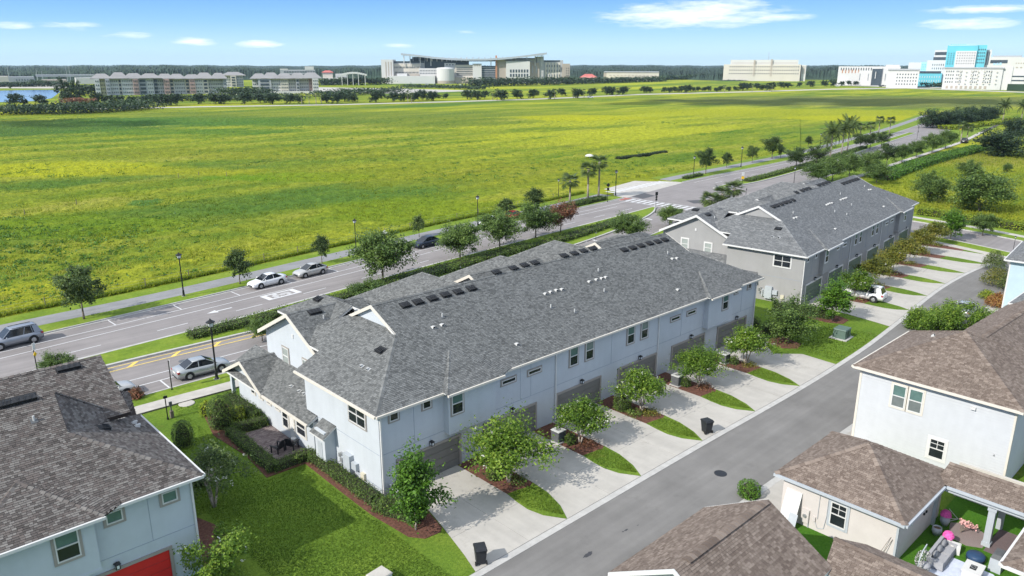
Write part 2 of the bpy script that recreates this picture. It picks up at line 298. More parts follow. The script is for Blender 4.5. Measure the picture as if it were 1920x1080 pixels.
# ---------------------------------------------------------------- mesh helpers
class MB:
    def __init__(s,T=None): s.v=[]; s.f=[]; s.m=[]; s.T=T
    def add(s,vs,fs,m=0):
        n=len(s.v); s.v+= [s.T(p) for p in vs] if s.T else [tuple(p) for p in vs]
        s.f+=[tuple(i+n for i in f) for f in fs]; s.m+=[m]*len(fs); return s
    def poly(s,pts,m=0): return s.add(pts,[tuple(range(len(pts)))],m)
    def box(s,x0,y0,z0,x1,y1,z1,m=0):
        if x1<x0: x0,x1=x1,x0
        if y1<y0: y0,y1=y1,y0
        return s.add([(x0,y0,z0),(x1,y0,z0),(x1,y1,z0),(x0,y1,z0),(x0,y0,z1),(x1,y0,z1),(x1,y1,z1),(x0,y1,z1)],
          [(0,3,2,1),(4,5,6,7),(0,1,5,4),(1,2,6,5),(2,3,7,6),(3,0,4,7)],m)
    def frus(s,x0,y0,x1,y1,z0,ins,z1,m=0):
        i=ins; return s.add([(x0,y0,z0),(x1,y0,z0),(x1,y1,z0),(x0,y1,z0),(x0+i,y0+i,z1),(x1-i,y0+i,z1),(x1-i,y1-i,z1),(x0+i,y1-i,z1)],
          [(0,3,2,1),(4,5,6,7),(0,1,5,4),(1,2,6,5),(2,3,7,6),(3,0,4,7)],m)
    def cyl(s,p0,p1,r0,r1=None,n=8,m=0,cap=True):
        r1=r0 if r1 is None else r1; p0=Vector(p0); p1=Vector(p1); d=(p1-p0)
        if d.length<1e-6: return s
        d.normalize(); a=d.orthogonal().normalized(); b=d.cross(a); vs=[]
        for p,r in ((p0,r0),(p1,r1)):
            for i in range(n):
                t=2*pi*i/n; vs.append(tuple(p+a*(r*math.cos(t))+b*(r*math.sin(t))))
        fs=[(i,(i+1)%n,n+(i+1)%n,n+i) for i in range(n)]
        if cap: fs+=[tuple(range(n-1,-1,-1)),tuple(range(n,2*n))]
        return s.add(vs,fs,m)
    def tube(s,pts,rs,n=6,m=0):
        for i in range(len(pts)-1): s.cyl(pts[i],pts[i+1],rs[i],rs[i+1],n,m)
        return s
    def lathe(s,prof,n=12,m=0,c=(0,0,0)):
        vs=[]; k=len(prof)
        for r,z in prof:
            for i in range(n):
                t=2*pi*i/n; vs.append((c[0]+r*math.cos(t),c[1]+r*math.sin(t),c[2]+z))
        fs=[(j*n+i,j*n+(i+1)%n,(j+1)*n+(i+1)%n,(j+1)*n+i) for j in range(k-1) for i in range(n)]
        fs+=[tuple(range(n-1,-1,-1)),tuple((k-1)*n+i for i in range(n))]
        return s.add(vs,fs,m)
    def ball(s,c,r,n=10,k=6,m=0,jit=0):
        vs=[];fs=[]
        for j in range(k+1):
            ph=-pi/2+pi*j/k
            for i in range(n):
                t=2*pi*i/n; q=1+R.uniform(-jit,jit); vs.append((c[0]+r[0]*math.cos(ph)*math.cos(t)*q,c[1]+r[1]*math.cos(ph)*math.sin(t)*q,c[2]+r[2]*math.sin(ph)*q))
        fs=[(j*n+i,j*n+(i+1)%n,(j+1)*n+(i+1)%n,(j+1)*n+i) for j in range(k) for i in range(n)]
        return s.add(vs,fs,m)
    def prism(s,pts,z0,z1,m=0,ms=None):
        n=len(pts); a=sum(pts[i][0]*pts[(i+1)%n][1]-pts[(i+1)%n][0]*pts[i][1] for i in range(n))
        if a<0: pts=pts[::-1]
        s.add([(p[0],p[1],z1) for p in pts],[tuple(range(n))],m)
        return s.add([(p[0],p[1],z0) for p in pts]+[(p[0],p[1],z1) for p in pts],[(i,(i+1)%n,n+(i+1)%n,n+i) for i in range(n)],m if ms is None else ms)
    def mesh(s,name,mats,smooth=False):
        me=bpy.data.meshes.new(name); me.from_pydata(s.v,[],s.f)
        for k in (mats if isinstance(mats,(list,tuple)) else [mats]): me.materials.append(M[k] if isinstance(k,str) else k)
        if any(s.m): me.polygons.foreach_set('material_index',s.m)
        if smooth: me.polygons.foreach_set('use_smooth',[True]*len(s.f))
        me.update(); return me
    def obj(s,name,mats,parent=None,smooth=False,loc=None,rz=0):
        return link(name,s.mesh(name,mats,smooth),parent,loc,rz)
def link(name,me,parent=None,loc=None,rz=0):
    o=bpy.data.objects.new(name,me); C.objects.link(o)
    if parent is not None: o.parent=parent
    if loc is not None: o.location=loc
    if rz: o.rotation_euler=(0,0,rz)
    return o
def thing(name,label,cat,loc=(0,0,0),rz=0,group=None,sc=None):
    o=link(name,None,None,loc,rz); o['label']=label; o['category']=cat
    if group: o['group']=group
    if sc: o.scale=(sc,)*3 if isinstance(sc,(int,float)) else sc
    return o
def tag(o,label,cat,group=None):
    o['label']=label; o['category']=cat
    if group: o['group']=group
    return o
def struct(o): o['kind']='structure'; return o
def stuff(o): o['kind']='stuff'; return o
KIDS={}
def kids(o):
    return [c for c in C.objects if c.parent is o]
def dup(root,loc,rz=0,label=None,sc=None,group=None,tree=None):
    tree=tree or KIDS.setdefault(root.name,[(c,kids(c)) for c in kids(root)])
    r=root.copy(); C.objects.link(r); r.location=loc; r.rotation_euler=(0,0,rz)
    if label: r['label']=label
    if group: r['group']=group
    if sc: r.scale=(sc,)*3 if isinstance(sc,(int,float)) else sc
    for c,gs in tree:
        d=c.copy(); C.objects.link(d); d.parent=r
        for g in gs:
            e=g.copy(); C.objects.link(e); e.parent=d
    return r
def quadmesh(name,V,tab,mats,tri=False):
    """V: (n,k,3) array of faces, tab: (n,) value per face"""
    n,k=V.shape[0],V.shape[1]; me=bpy.data.meshes.new(name)
    me.vertices.add(n*k); me.vertices.foreach_set('co',V.reshape(-1).astype(np.float32))
    me.loops.add(n*k); me.loops.foreach_set('vertex_index',np.arange(n*k,dtype=np.int32))
    me.polygons.add(n); me.polygons.foreach_set('loop_start',np.arange(0,n*k,k,dtype=np.int32)); me.polygons.foreach_set('loop_total',np.full(n,k,dtype=np.int32))
    at=me.attributes.new('tab','FLOAT','FACE'); at.data.foreach_set('value',tab.astype(np.float32))
    for q in (mats if isinstance(mats,(list,tuple)) else [mats]): me.materials.append(M[q] if isinstance(q,str) else q)
    me.update(calc_edges=True); return me
def unit(a): return a/np.maximum(np.linalg.norm(a,axis=-1,keepdims=True),1e-9)
def leaves(P,size,var=.35,flat=.5,asp=.55,seed=0,tab=None,out=None):
    """rhombic leaf faces at points P; flat: how much they face up; out: direction they lean to"""
    r=np.random.RandomState(seed); n=len(P); nrm=r.normal(size=(n,3)); nrm[:,2]=np.abs(nrm[:,2])+flat*1.5
    if out is not None: nrm+=out*.9
    nrm=unit(nrm); a=unit(np.cross(nrm,r.normal(size=(n,3)))); b=np.cross(nrm,a)
    s=(size*(1+var*r.uniform(-1,1,n)))[:,None]
    V=np.stack([P-a*s,P-b*s*asp,P+a*s,P+b*s*asp],1); V[:,2]-=0
    if tab is None: tab=r.uniform(0,1,n)
    return V,tab
def crown(name,matn,n,rx,ry,rz,leaf,seed,clumps=26,cz=0.,shape='oval',gap=.0,bl=None,parent=None,flat=.5):
    r=np.random.RandomState(seed)
    K=clumps; d=unit(r.normal(size=(K,3))); rad=r.uniform(.30,1.0,K)**.75; rad*=1+.16*np.sin(d[:,0]*5+seed)*np.sin(d[:,1]*4+seed*2)
    cc=d*rad[:,None]*np.array([rx,ry,rz])
    if shape=='vase': k=(cc[:,2]/rz+1)/2; cc[:,:2]*=(.55+.6*k)[:,None]
    if shape=='cone': k=(cc[:,2]/rz+1)/2; cc[:,:2]*=(1.15-.8*k)[:,None]
    if shape=='dome': cc[:,2]=np.abs(cc[:,2])*1.5-rz*.6
    cr_=r.uniform(.13,.36,K)*min(rx,ry)*(1.25 if K<30 else 1.05)
    idx=r.randint(0,K,n); q=unit(r.normal(size=(n,3))); rr=r.uniform(.2,1,n)**.45
    off=q*(rr*cr_[idx])[:,None]; off[:,2]*=.72; off+=d[idx]*(r.normal(0,1,n)*cr_[idx]*.45)[:,None]; far=r.uniform(0,1,n)<.06; off[far]*=1.6
    P=cc[idx]+off; P[:,2]+=cz
    ct=r.uniform(-.16,.16,K)
    tab=np.clip(.46+ct[idx]+.26*q[:,2]*rr*.35+r.normal(0,.20,n),0,1)
    V,tab=leaves(P,leaf,.35,flat,.6,seed,tab,out=q*.6)
    me=quadmesh(name,V,tab,matn)
    extra=None
    if bl:
        j=r.randint(0,K,bl); q2=unit(r.normal(size=(bl,3))); q2[:,2]=np.abs(q2[:,2]); p2=cc[j]+q2*(cr_[j]*1.0)[:,None]*np.array([1,1,.75]); p2[:,2]+=cz
        p3=np.repeat(p2,9,0)+r.normal(0,.06,(bl*9,3)); V2,t2=leaves(p3,.05,.3,.5,.8,seed+1); extra=quadmesh('blossom',V2,t2,'blossom')
    return me,extra,cc
def trunk(name,h,r,cc=None,cz=0,multi=1,matn='bark',seed=0,nl=7):
    rr=random.Random(seed); b=MB(); 
    for k in range(multi):
        a=2*pi*k/multi+rr.uniform(-.3,.3); sp=(.06*h if multi>1 else 0)
        p=[(sp*.5*math.cos(a),sp*.5*math.sin(a),-.05),(sp*2*math.cos(a)+rr.uniform(-.03,.03),sp*2*math.sin(a),h*.45),(sp*4*math.cos(a)+rr.uniform(-.04,.04),sp*4*math.sin(a)+rr.uniform(-.04,.04),h)]
        q=r/(1 if multi==1 else 1.7); b.tube(p,[q*1.25,q*.9,q*.72],8 if multi==1 else 6)
        if cc is not None:
            for j in range(nl if multi==1 else 3):
                c=cc[rr.randrange(len(cc))]; e=Vector((c[0]*.85,c[1]*.85,c[2]*.85+cz)); s0=Vector(p[2])*(1-.12*rr.random()); m_=(s0+e)/2+Vector((rr.uniform(-.1,.1),rr.uniform(-.1,.1),.12*h))
                b.tube([s0,m_,e],[q*.5,q*.3,q*.1],5)
    return b.mesh(name,matn,True)
def tree_proto(name,label,cat,matn,h,cr_,n,leaf,seed,shape='oval',trh=None,clumps=26,multi=1,bark='bark',bl=None,tr=.12,group=None,flat=.5):
    """cr_=(rx,ry,rz) crown radii; h total height"""
    cz=h-cr_[2]; t=thing(name,label,cat,(0,0,0),0,group)
    me,ex,cc=crown('crown',matn,n,*cr_,leaf,seed,clumps,cz,shape,bl=bl,flat=flat)
    link('crown',me,t); link('trunk',trunk('trunk',trh or max(.5,(h-2*cr_[2])*1.15),tr,cc,cz,multi,bark,seed),t)
    if ex: stuff(link('blossom',ex,t))
    return t
def leafbox(name,boxes,dens,leaf,matn,seed,core='hedgecore',parent=None,rough=.08,label=None,cat='hedge'):
    """clipped hedge: boxes = (p0,p1,halfwidth,height)"""
    r=np.random.RandomState(seed); Ps=[];Os=[]; cb=MB()
    for (a,b_,hw,h) in boxes:
        a=np.array(a,float); b_=np.array(b_,float); L=np.linalg.norm(b_-a); d=(b_-a)/max(L,1e-6); nn=np.array([-d[1],d[0]])
        area=2*L*h+2*L*hw+4*hw*h; n=int(area*dens)
        s=r.uniform(0,1,n); k=r.choice(4,n,p=np.array([L*h,L*h,2*L*hw,4*hw*h])/(2*L*h+2*L*hw+4*hw*h))
        t=r.uniform(-1,1,n); z=r.uniform(0.05,1,n)*h; al=s*L
        lat=np.where(k==0,-hw,np.where(k==1,hw,t*hw)); z=np.where(k==2,h,z); al=np.where(k==3,np.where(s>.5,L,0),al)
        o=np.zeros((n,3)); sg=np.where(k==0,-1,np.where(k==1,1,0)); o[:,0]=nn[0]*sg; o[:,1]=nn[1]*sg; o[:,2]=np.where(k==2,1,0)
        wv=1+.12*np.sin(al*2.1+seed)+.08*np.sin(al*5.3)
        P=np.zeros((n,3)); P[:,0]=a[0]+d[0]*al+nn[0]*lat*wv; P[:,1]=a[1]+d[1]*al+nn[1]*lat*wv; P[:,2]=z*(.94+.06*wv); P+=r.normal(0,rough,(n,3)); P+=o*r.uniform(-.12,.02,n)[:,None]
        Ps.append(P);Os.append(o)
        q=[(a[0]+nn[0]*hw*.8*i+d[0]*j,a[1]+nn[1]*hw*.8*i+d[1]*j) for i,j in ((-1,.1),(1,.1))]+[(b_[0]+nn[0]*hw*.8*i-d[0]*.1,b_[1]+nn[1]*hw*.8*i-d[1]*.1) for i in (1,-1)]
        cb.prism(q,0,h*.88)
    P=np.concatenate(Ps); O=np.concatenate(Os); tab=np.clip(.5+r.normal(0,.22,len(P)),0,1); V,tab=leaves(P,leaf,.35,.4,.6,seed,tab,out=O)
    if parent is None: parent=thing(name,label,cat)
    link('foliage',quadmesh('foliage',V,tab,matn),parent); cb.obj('branches','hedgecore',parent); return parent
M['hedgecore']=mat('hedge_twigs',(.035,.038,.018),.95,.3,8)
def interp(pts):
    xs=[p[0] for p in pts]; ys=[p[1] for p in pts]
    # monotone-ish smooth interpolation
    ms=[]
    for i in range(len(xs)):
        if i in (0,len(xs)-1): j=i if i==0 else i-1; ms.append((ys[j+1]-ys[j])/(xs[j+1]-xs[j]))
        else: ms.append(((ys[i+1]-ys[i])/(xs[i+1]-xs[i])+(ys[i]-ys[i-1])/(xs[i]-xs[i-1]))/2)
    def f(x):
        if x<=xs[0]: return ys[0]+ms[0]*(x-xs[0])
        if x>=xs[-1]: return ys[-1]+ms[-1]*(x-xs[-1])
        i=0
        while xs[i+1]<x: i+=1
        h=xs[i+1]-xs[i]; t=(x-xs[i])/h
        return (2*t**3-3*t*t+1)*ys[i]+(t**3-2*t*t+t)*h*ms[i]+(-2*t**3+3*t*t)*ys[i+1]+(t**3-t*t)*h*ms[i+1]
    return f
def frange(a,b,s):
    n=max(1,int(math.ceil((b-a)/s))); return [a+(b-a)*i/n for i in range(n+1)]
def strip(b,fa,fb,x0,x1,z,m=0,step=2.,thick=0,ms=None):
    xs=frange(x0,x1,step); n=len(xs)
    A=[(x,fa(x)) for x in xs]; B=[(x,fb(x)) for x in xs]
    vs=[(*p,z) for p in A]+[(*p,z) for p in B]; fs=[(i,i+1,n+i+1,n+i) for i in range(n-1)]
    b.add(vs,fs,m)
    if thick:
        vs+= [(p[0],p[1],z-thick) for p in A+B]; b.add(vs,[(2*n+i,2*n+i+1,i+1,i) for i in range(n-1)]+[(n+i,n+i+1,3*n+i+1,3*n+i) for i in range(n-1)]+[(0,n,3*n,2*n),(n-1,2*n-1,4*n-1,3*n-1)],m if ms is None else ms)
    return b
def clip(poly,a,b,c):
    """keep a*x+b*y<=c"""
    o=[]
    for i in range(len(poly)):
        p,q=poly[i],poly[(i+1)%len(poly)]; dp,dq=a*p[0]+b*p[1]-c,a*q[0]+b*q[1]-c
        if dp<=0: o.append(p)
        if dp*dq<0: t=dp/(dp-dq); o.append((p[0]+(q[0]-p[0])*t,p[1]+(q[1]-p[1])*t))
    return o
def parea(p): return abs(sum(p[i][0]*p[(i+1)%len(p)][1]-p[(i+1)%len(p)][0]*p[i][1] for i in range(len(p))))/2 if len(p)>2 else 0

# ---------------------------------------------------------------- building parts
def win(parent,o,u,n,w_,h,trim='taupe',frame='white',upper='glassg',lower='glassd',cols=1,rows=2,ub=.10,gl=0,name='window',muntin=False):
    """window standing on a wall: o = lower left corner, u = along the wall, n = out of it"""
    o=Vector(o);u=Vector(u);n=Vector(n)
    T=lambda p:tuple(o+u*p[0]+n*p[1]+Vector((0,0,p[2])))
    flip=u.cross(n).z>0
    f=MB(T); t=.06
    cw=w_/cols
    for i in range(cols+1): 
        x=i*cw; f.box(x-(t/2 if 0<i<cols else 0)-(t if i==cols else 0)*1,-.02,0,x+(t/2 if 0<i<cols else 0)+(t if i==0 else 0),.075,h)
    f.box(t,-.02,0,w_-t,.07,t); f.box(t,-.02,h-t,w_-t,.07,h)
    if rows==2: f.box(t,-.02,h*.48,w_-t,.072,h*.48+t)
    if muntin:
        for i in range(cols): f.box(i*cw+cw/2-.018,.0,h*.48+t,i*cw+cw/2+.018,.05,h-t)
        f.box(t,.0,h*.76-.018,w_-t,.048,h*.76+.018)
    fo=f.obj(name,frame,parent)
    g=MB(T); b=ub
    if trim:
        g.box(-b,0,-b,0,.05,h+b); g.box(w_,0,-b,w_+b,.05,h+b); g.box(0,0,h,w_,.048,h+b); g.box(0,0,-b,w_,.06,0); g.obj('window_trim',trim,fo)
    for i in range(cols):
        x0,x1=i*cw+(t if i==0 else t/2),(i+1)*cw-(t if i==cols-1 else t/2)
        if rows==2:
            q=MB(T); q.box(x0,-.02,h*.48+t,x1,.03,h-t); q.obj('pane',upper,fo); q=MB(T); q.box(x0,-.02,t,x1,.035,h*.48); q.obj('pane',lower,fo)
        else: q=MB(T); q.box(x0,-.02,t,x1,.03,h-t); q.obj('pane',upper,fo)
    return fo
def garage(parent,o,u,n,w_=4.88,h=2.13,dm='gdoor',trim='taupe'):
    o=Vector(o);u=Vector(u);n=Vector(n); T=lambda p:tuple(o+u*p[0]+n*p[1]+Vector((0,0,p[2])))
    d=MB(T); d.box(0,.0,0,w_,.012,h); do=d.obj('garage_door','joint',parent)
    for k in range(4):
        q=MB(T); z0,z1=k*h/4+.012,(k+1)*h/4-.012; q.box(.01,.0,z0,w_-.01,.035,z1); q.box(.06,.035,z0+.06,w_-.06,.045,z1-.06); q.obj('door_panel',dm,do)
    t=MB(T); t.box(-.16,0,0,0,.09,h+.16); t.box(w_,0,0,w_+.16,.09,h+.16); t.box(0,0,h,w_,.088,h+.16); t.obj('door_trim',trim,do)
    return do
def walllight(parent,p,n):
    n=Vector(n); p=Vector(p); b=MB(); c=p+n*.16
    b.cyl(p,p+n*.1,.06,.06,8); b.box(c.x-.11,c.y-.11,c.z-.16,c.x+.11,c.y+.11,c.z+.10); b.frus(c.x-.15,c.y-.15,c.x+.15,c.y+.15,c.z+.10,.13,c.z+.22)
    b.cyl(c-Vector((0,0,.22)),c-Vector((0,0,.16)),.03,.08,8); o=b.obj('wall_lamp','black',parent)
    g=MB(); g.box(c.x-.113,c.y-.06,c.z-.12,c.x+.113,c.y+.06,c.z+.05); g.box(c.x-.06,c.y-.113,c.z-.12,c.x+.06,c.y+.113,c.z+.05); g.obj('lamp_glass','lamp_clear',o)
def spout(parent,x,y,z,n,mt='white',side=0):
    b=MB(); n=Vector(n); px=.05; c=Vector((x,y,0))+n*.06
    b.box(c.x-.05,c.y-.05,.12,c.x+.05,c.y+.05,z-.25); b.cyl((c.x,c.y,z-.25),(c.x+n.x*.33,c.y+n.y*.33,z-.06),.055,.055,6); b.cyl((c.x,c.y,.14),(c.x+n.x*.2,c.y+n.y*.2,.03),.05,.05,6)
    b.obj('downspout',mt,parent)
class Roof:
    def __init__(s,parent,shingle,deck,fascia='white',ox=0,oy=0,rot=0,indiv=300,tw=.30,ex=.145,limit=None):
        s.p=parent; s.sh=shingle; s.dk=MB(); s.deck=deck; s.fa=fascia; s.tabs=[]; s.ind=indiv; s.tw=tw; s.ex=ex; s.caps=MB(); s.capq=[]
        c,sn=math.cos(rot),math.sin(rot); dx,dy=CAMX-ox,CAMY-oy; s.cam=np.array([dx*c+dy*sn,-dx*sn+dy*c,HC]); s.trim=MB(); s.lim=limit
    def plane(s,pts,thick=.16,sh=True,drop=0):
        P=[Vector(p) for p in pts]; n=Vector((0,0,0))
        for i in range(len(P)): a,b=P[i],P[(i+1)%len(P)]; n+=a.cross(b)
        if n.z<0: P=P[::-1]; n=-n
        n.normalize(); k=len(P); top=[tuple(p) for p in P]; bot=[(p.x,p.y,p.z-thick) for p in P]
        s.dk.add(top,[tuple(range(k))],0); s.dk.add(top+bot,[tuple(range(2*k-1,k-1,-1))],1); s.dk.add(top+bot,[(i,k+i,k+(i+1)%k,(i+1)%k) for i in range(k)],1)
        if not sh: return
        u=Vector((0,0,1)).cross(n)
        if u.length<1e-4: u=Vector((1,0,0))
        u.normalize(); v=n.cross(u); o=P[0]; Q=[((p-o).dot(u),(p-o).dot(v)) for p in P]; v0=min(q[1] for q in Q); v1=max(q[1] for q in Q)
        r=NR; ex=s.ex; row=0; y=v0
        def cuts(yy):
            xs=[]
            for i in range(k):
                a,b=Q[i],Q[(i+1)%k]
                if (a[1]-yy)*(b[1]-yy)<0: xs.append(a[0]+(b[0]-a[0])*(yy-a[1])/(b[1]-a[1]))
            return sorted(xs)
        while y<v1-.01:
            y2=min(y+ex,v1); lo,hi=cuts(y+.002),cuts(y2-.002)
            if len(lo)==len(hi) and len(lo)>=2:
                for j in range(0,len(lo)-1,2):
                    L0,R0,L1,R1=lo[j],lo[j+1],hi[j],hi[j+1]
                    x=min(L0,L1)-r.uniform(0,s.tw); xe=max(R0,R1)
                    while x<xe:
                        w_=s.tw*r.choice((.62,.85,1.,1.25)); a,b=x,x+w_-.010
                        c=[max(a,L0),min(b,R0),min(b,R1),max(a,L1)]
                        if c[1]-c[0]>.02 or c[2]-c[3]>.02:
                            c[1]=max(c[0],c[1]); c[2]=max(c[3],c[2])
                            s.tabs.append((o,u,v,n,c[0],c[1],c[2],c[3],y,y2+.01,r.uniform(0,1)))
                        x+=w_
            y=y2
    def tabverts(s,t):
        o,u,v,n,a,b,c,d,y,y2,q=t; lift=.024+.008*q
        A=o+u*a+v*y+n*lift; B=o+u*b+v*y+n*lift; Cc=o+u*c+v*y2+n*.008; D=o+u*d+v*y2+n*.008; A2=o+u*a+v*y-n*.0; B2=o+u*b+v*y-n*.0
        return (A,B,Cc,D),(A2,B2,B,A)
    def cap(s,p,q,w_=.16,step=.30,z=.035):
        """ridge or hip: overlapping cap pieces"""
        p=Vector(p);q=Vector(q);d=q-p;L=d.length;d.normalize(); h=Vector((0,0,1)).cross(d).normalized(); up=d.cross(h)
        if up.z<0: up=-up
        k=int(L/step)
        for i in range(k):
            a=p+d*(i*step); b=p+d*((i+1)*step+.02); t=NR.uniform(0,1)
            for sg in (1,-1):
                s.capq.append(([tuple(a+up*(z+.03)),tuple(a+h*sg*w_+up*(z-.055)),tuple(b+h*sg*w_+up*(z-.075)),tuple(b+up*z)],t))
            s.capq.append(([tuple(a+up*(z+.03)),tuple(a+h*w_+up*(z-.055)),tuple(a+h*w_+up*(z-.1)),tuple(a+up*(z-.02))],t)); s.capq.append(([tuple(a+up*(z+.03)),tuple(a-h*w_+up*(z-.055)),tuple(a-h*w_+up*(z-.1)),tuple(a+up*(z-.02))],t))
    def gutter(s,p,q,out,drop=.02,mi=0):
        p=Vector(p);q=Vector(q);out=Vector(out)
        for (o0,o1,z0,z1) in ((0,.13,-.15,-.005),): 
            a=p+out*o0;b=q+out*o0;c=q+out*o1;d=p+out*o1
            s.trim.add([(*a.xy,a.z+z0),(*b.xy,b.z+z0),(*c.xy,c.z+z0),(*d.xy,d.z+z0),(*a.xy,a.z+z1),(*b.xy,b.z+z1),(*c.xy,c.z+z1),(*d.xy,d.z+z1)],[(0,3,2,1),(4,5,6,7),(0,1,5,4),(1,2,6,5),(2,3,7,6),(3,0,4,7)],mi)
    def rake(s,p,q,out,h=.24,t=.07):
        p=Vector(p);q=Vector(q);out=Vector(out)*t; u=Vector((0,0,.03)); d=Vector((0,0,-h))
        s.trim.add([tuple(x) for x in (p+d,q+d,q+d+out,p+d+out,p+u,q+u,q+u+out,p+u+out)],[(0,3,2,1),(4,5,6,7),(0,1,5,4),(1,2,6,5),(2,3,7,6),(3,0,4,7)])
    def done(s,trimmat='white'):
        ro=s.dk.obj('roof',[s.deck,s.fa],s.p)
        if s.trim.v: s.trim.obj('gutter',trimmat,ro)
        if s.capq:
            V=np.array([c[0] for c in s.capq]); stuff(link('ridge_cap',quadmesh('ridge_cap',V,np.array([c[1] for c in s.capq]),s.sh),ro))
        T=s.tabs
        if not T: return ro
        cen=np.array([[*(t[0]+t[1]*((t[4]+t[5])/2)+t[2]*t[8])] for t in T]); dv=s.cam-cen; dd=np.linalg.norm(dv,axis=1); nn=np.array([[*t[3]] for t in T])
        wd=np.array([t[5]-t[4] for t in T]); size=wd/dd*np.sqrt(np.clip((dv*nn).sum(1)/dd,0,1))
        # only those inside the picture count
        c_,s_=math.cos(PITCH),math.sin(PITCH)
        if s.lim is not None:
            ok=np.array([s.lim(*c) for c in cen]); size=np.where(ok,size,0)
        order=np.argsort(-size); near=set(order[:s.ind].tolist()) if s.ind else set()
        Vs=[];tb=[]; cache={}
        for i,t in enumerate(T):
            if i in near:
                full=abs(t[4]-t[7])<1e-4 and abs(t[5]-t[6])<1e-4
                w0=round(t[5]-t[4],3); key=(tuple(round(x,3) for x in t[3]),w0,round(t[9]-t[8],3)) if full else None
                cp=Vector(cen[i])
                if key in cache and key is not None: me=cache[key]
                else:
                    a,b=s.tabverts(t); me=quadmesh('shingle',np.array([[tuple(p-cp) for p in a],[tuple(p-cp) for p in b]]),np.array([t[10]]*2),s.sh)
                    if key: cache[key]=me
                link('shingle',me,ro,cp)
            else:
                a,b=s.tabverts(t); Vs+= [[tuple(p) for p in a],[tuple(p) for p in b]]; tb+=[t[10]]*2
        if Vs: stuff(link('shingle_field' if s.ind else 'shingles',quadmesh('shingles',np.array(Vs),np.array(tb),s.sh),ro))
        return ro
def roofvent(parent,p,n,u,w_=.62,l=.5,kind='box'):
    """black slant-back vent or white pipe on a roof plane"""
    p=Vector(p);n=Vector(n).normalized();u=Vector(u).normalized();v=n.cross(u)
    T=lambda q:tuple(p+u*q[0]+v*q[1]+n*q[2])
    b=MB(T)
    if kind=='box':
        b.box(-w_/2-.06,-l/2-.06,.02,w_/2+.06,l/2+.06,.045); b.add([(-w_/2,-l/2,.04),(w_/2,-l/2,.04),(w_/2,l/2,.04),(-w_/2,l/2,.04),(-w_/2,-l/2,.20),(w_/2,-l/2,.20),(w_/2-.05,l/2-.08,.10),(-w_/2+.05,l/2-.08,.10)],[(0,3,2,1),(4,5,6,7),(0,1,5,4),(1,2,6,5),(2,3,7,6),(3,0,4,7)])
        for i in range(-1,2): b.box(i*w_*.26-.02,-l/2+.03,.17,i*w_*.26+.02,l/2-.12,.205)
        b.obj('roof_vent','vent',parent)
    elif kind=='hood':
        b.box(-.14,-.14,.02,.14,.14,.035,1); b.add([(-.10,-.12,.03),(.10,-.12,.03),(.10,.13,.03),(-.10,.13,.03),(-.085,-.12,.21),(.085,-.12,.21),(.06,.09,.12),(-.06,.09,.12)],[(0,3,2,1),(4,5,6,7),(1,2,6,5),(2,3,7,6),(3,0,4,7)],0); b.add([(-.075,-.122,.05),(.075,-.122,.05),(.065,-.122,.15),(-.065,-.122,.15)],[(0,1,2,3)],2)
        b.obj('roof_vent',['pvc','pvc','black'],parent)
    else:
        b2=MB(); b2.cyl(p-Vector((0,0,.05)),p+Vector((0,0,.3)),.055,.055,8); b2.obj('vent_pipe','pvc',parent)
        b.box(-.16,-.16,.02,.16,.16,.045); b.obj('roof_vent','acgray',parent)
# ================================================================ GROUND AND ROADS
rad=7200; nseg=96
g=MB(); rings=[0,150,400,900,2500,7200]
vs=[(0,0,-.02)]; 
for r_ in rings[1:]: vs+=[(r_*math.cos(2*pi*i/nseg),r_*math.sin(2*pi*i/nseg),-.02) for i in range(nseg)]
fs=[(0,1+i,1+(i+1)%nseg) for i in range(nseg)]
for k in range(len(rings)-2):
    a=1+k*nseg;b=a+nseg; fs+=[(a+i,b+i,b+(i+1)%nseg,a+(i+1)%nseg) for i in range(nseg)]
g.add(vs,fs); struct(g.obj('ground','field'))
# road lines, all y as a function of x (x runs with the townhouse)
F=interp([(-70,44.0),(-25,47.2),(-8,48.6),(15,50.7),(30,52.4),(50,55.2),(75,57.8),(97,59.6),(112,62.2),(127,64.2),(165,66.2),(202,69),(240,74),(300,83),(420,106)])
S1=interp([(-70,47.6),(-25,50.6),(-6,51.6),(2,51.9),(15,53.2),(30,55.2),(50,57.8),(75,60.4),(97,62.8),(127,67.3),(165,69.8),(202,73),(240,78.5),(300,88),(420,112)])
S2=lambda x:S1(x)+3.1
M1=interp([(-70,33.6),(-25,37.2),(-5,38.7),(11,40.1),(17,41.0),(40,44.1),(60,46.2),(83,48.4),(95,49.7)])
M2=interp([(-70,31.8),(-25,34.1),(-5,34.9),(7,34.7),(20,34.5),(34,35.1),(48,36.6),(63,38.7),(79,42.2),(90,46),(95,49.0)])
Q1=interp([(122,54.5),(135,55.8),(148,57.0),(174,60.2),(205,64.9),(240,70),(300,79)])
Q2=interp([(122,53.6),(135,52.2),(148,53.0),(174,56.4),(205,61),(240,66.5),(300,76)])
Nn=interp([(-70,24.6),(-25,26.0),(0,26.2),(20,26.4),(40,28.3),(60,31.5),(80,36),(92,38),(110,40),(128,42.5),(150,44.4),(175,47.2),(207,51.5),(240,57),(300,67),(420,92)])
W1=interp([(-70,22.6),(-25,24.0),(-6,24.3),(2,24.0),(20,24.2),(40,25.8),(60,28.6),(80,32),(100,33),(128,37),(150,39.6),(175,42.3),(207,45.8),(240,49),(273,52.5),(320,60)])
W2=lambda x:W1(x)-1.55
lanes=MB()
XS=frange(-70,420,3)
strip(lanes,Nn,F,-70,420,.0,0,3)
struct(lanes.obj('main_road','road'))
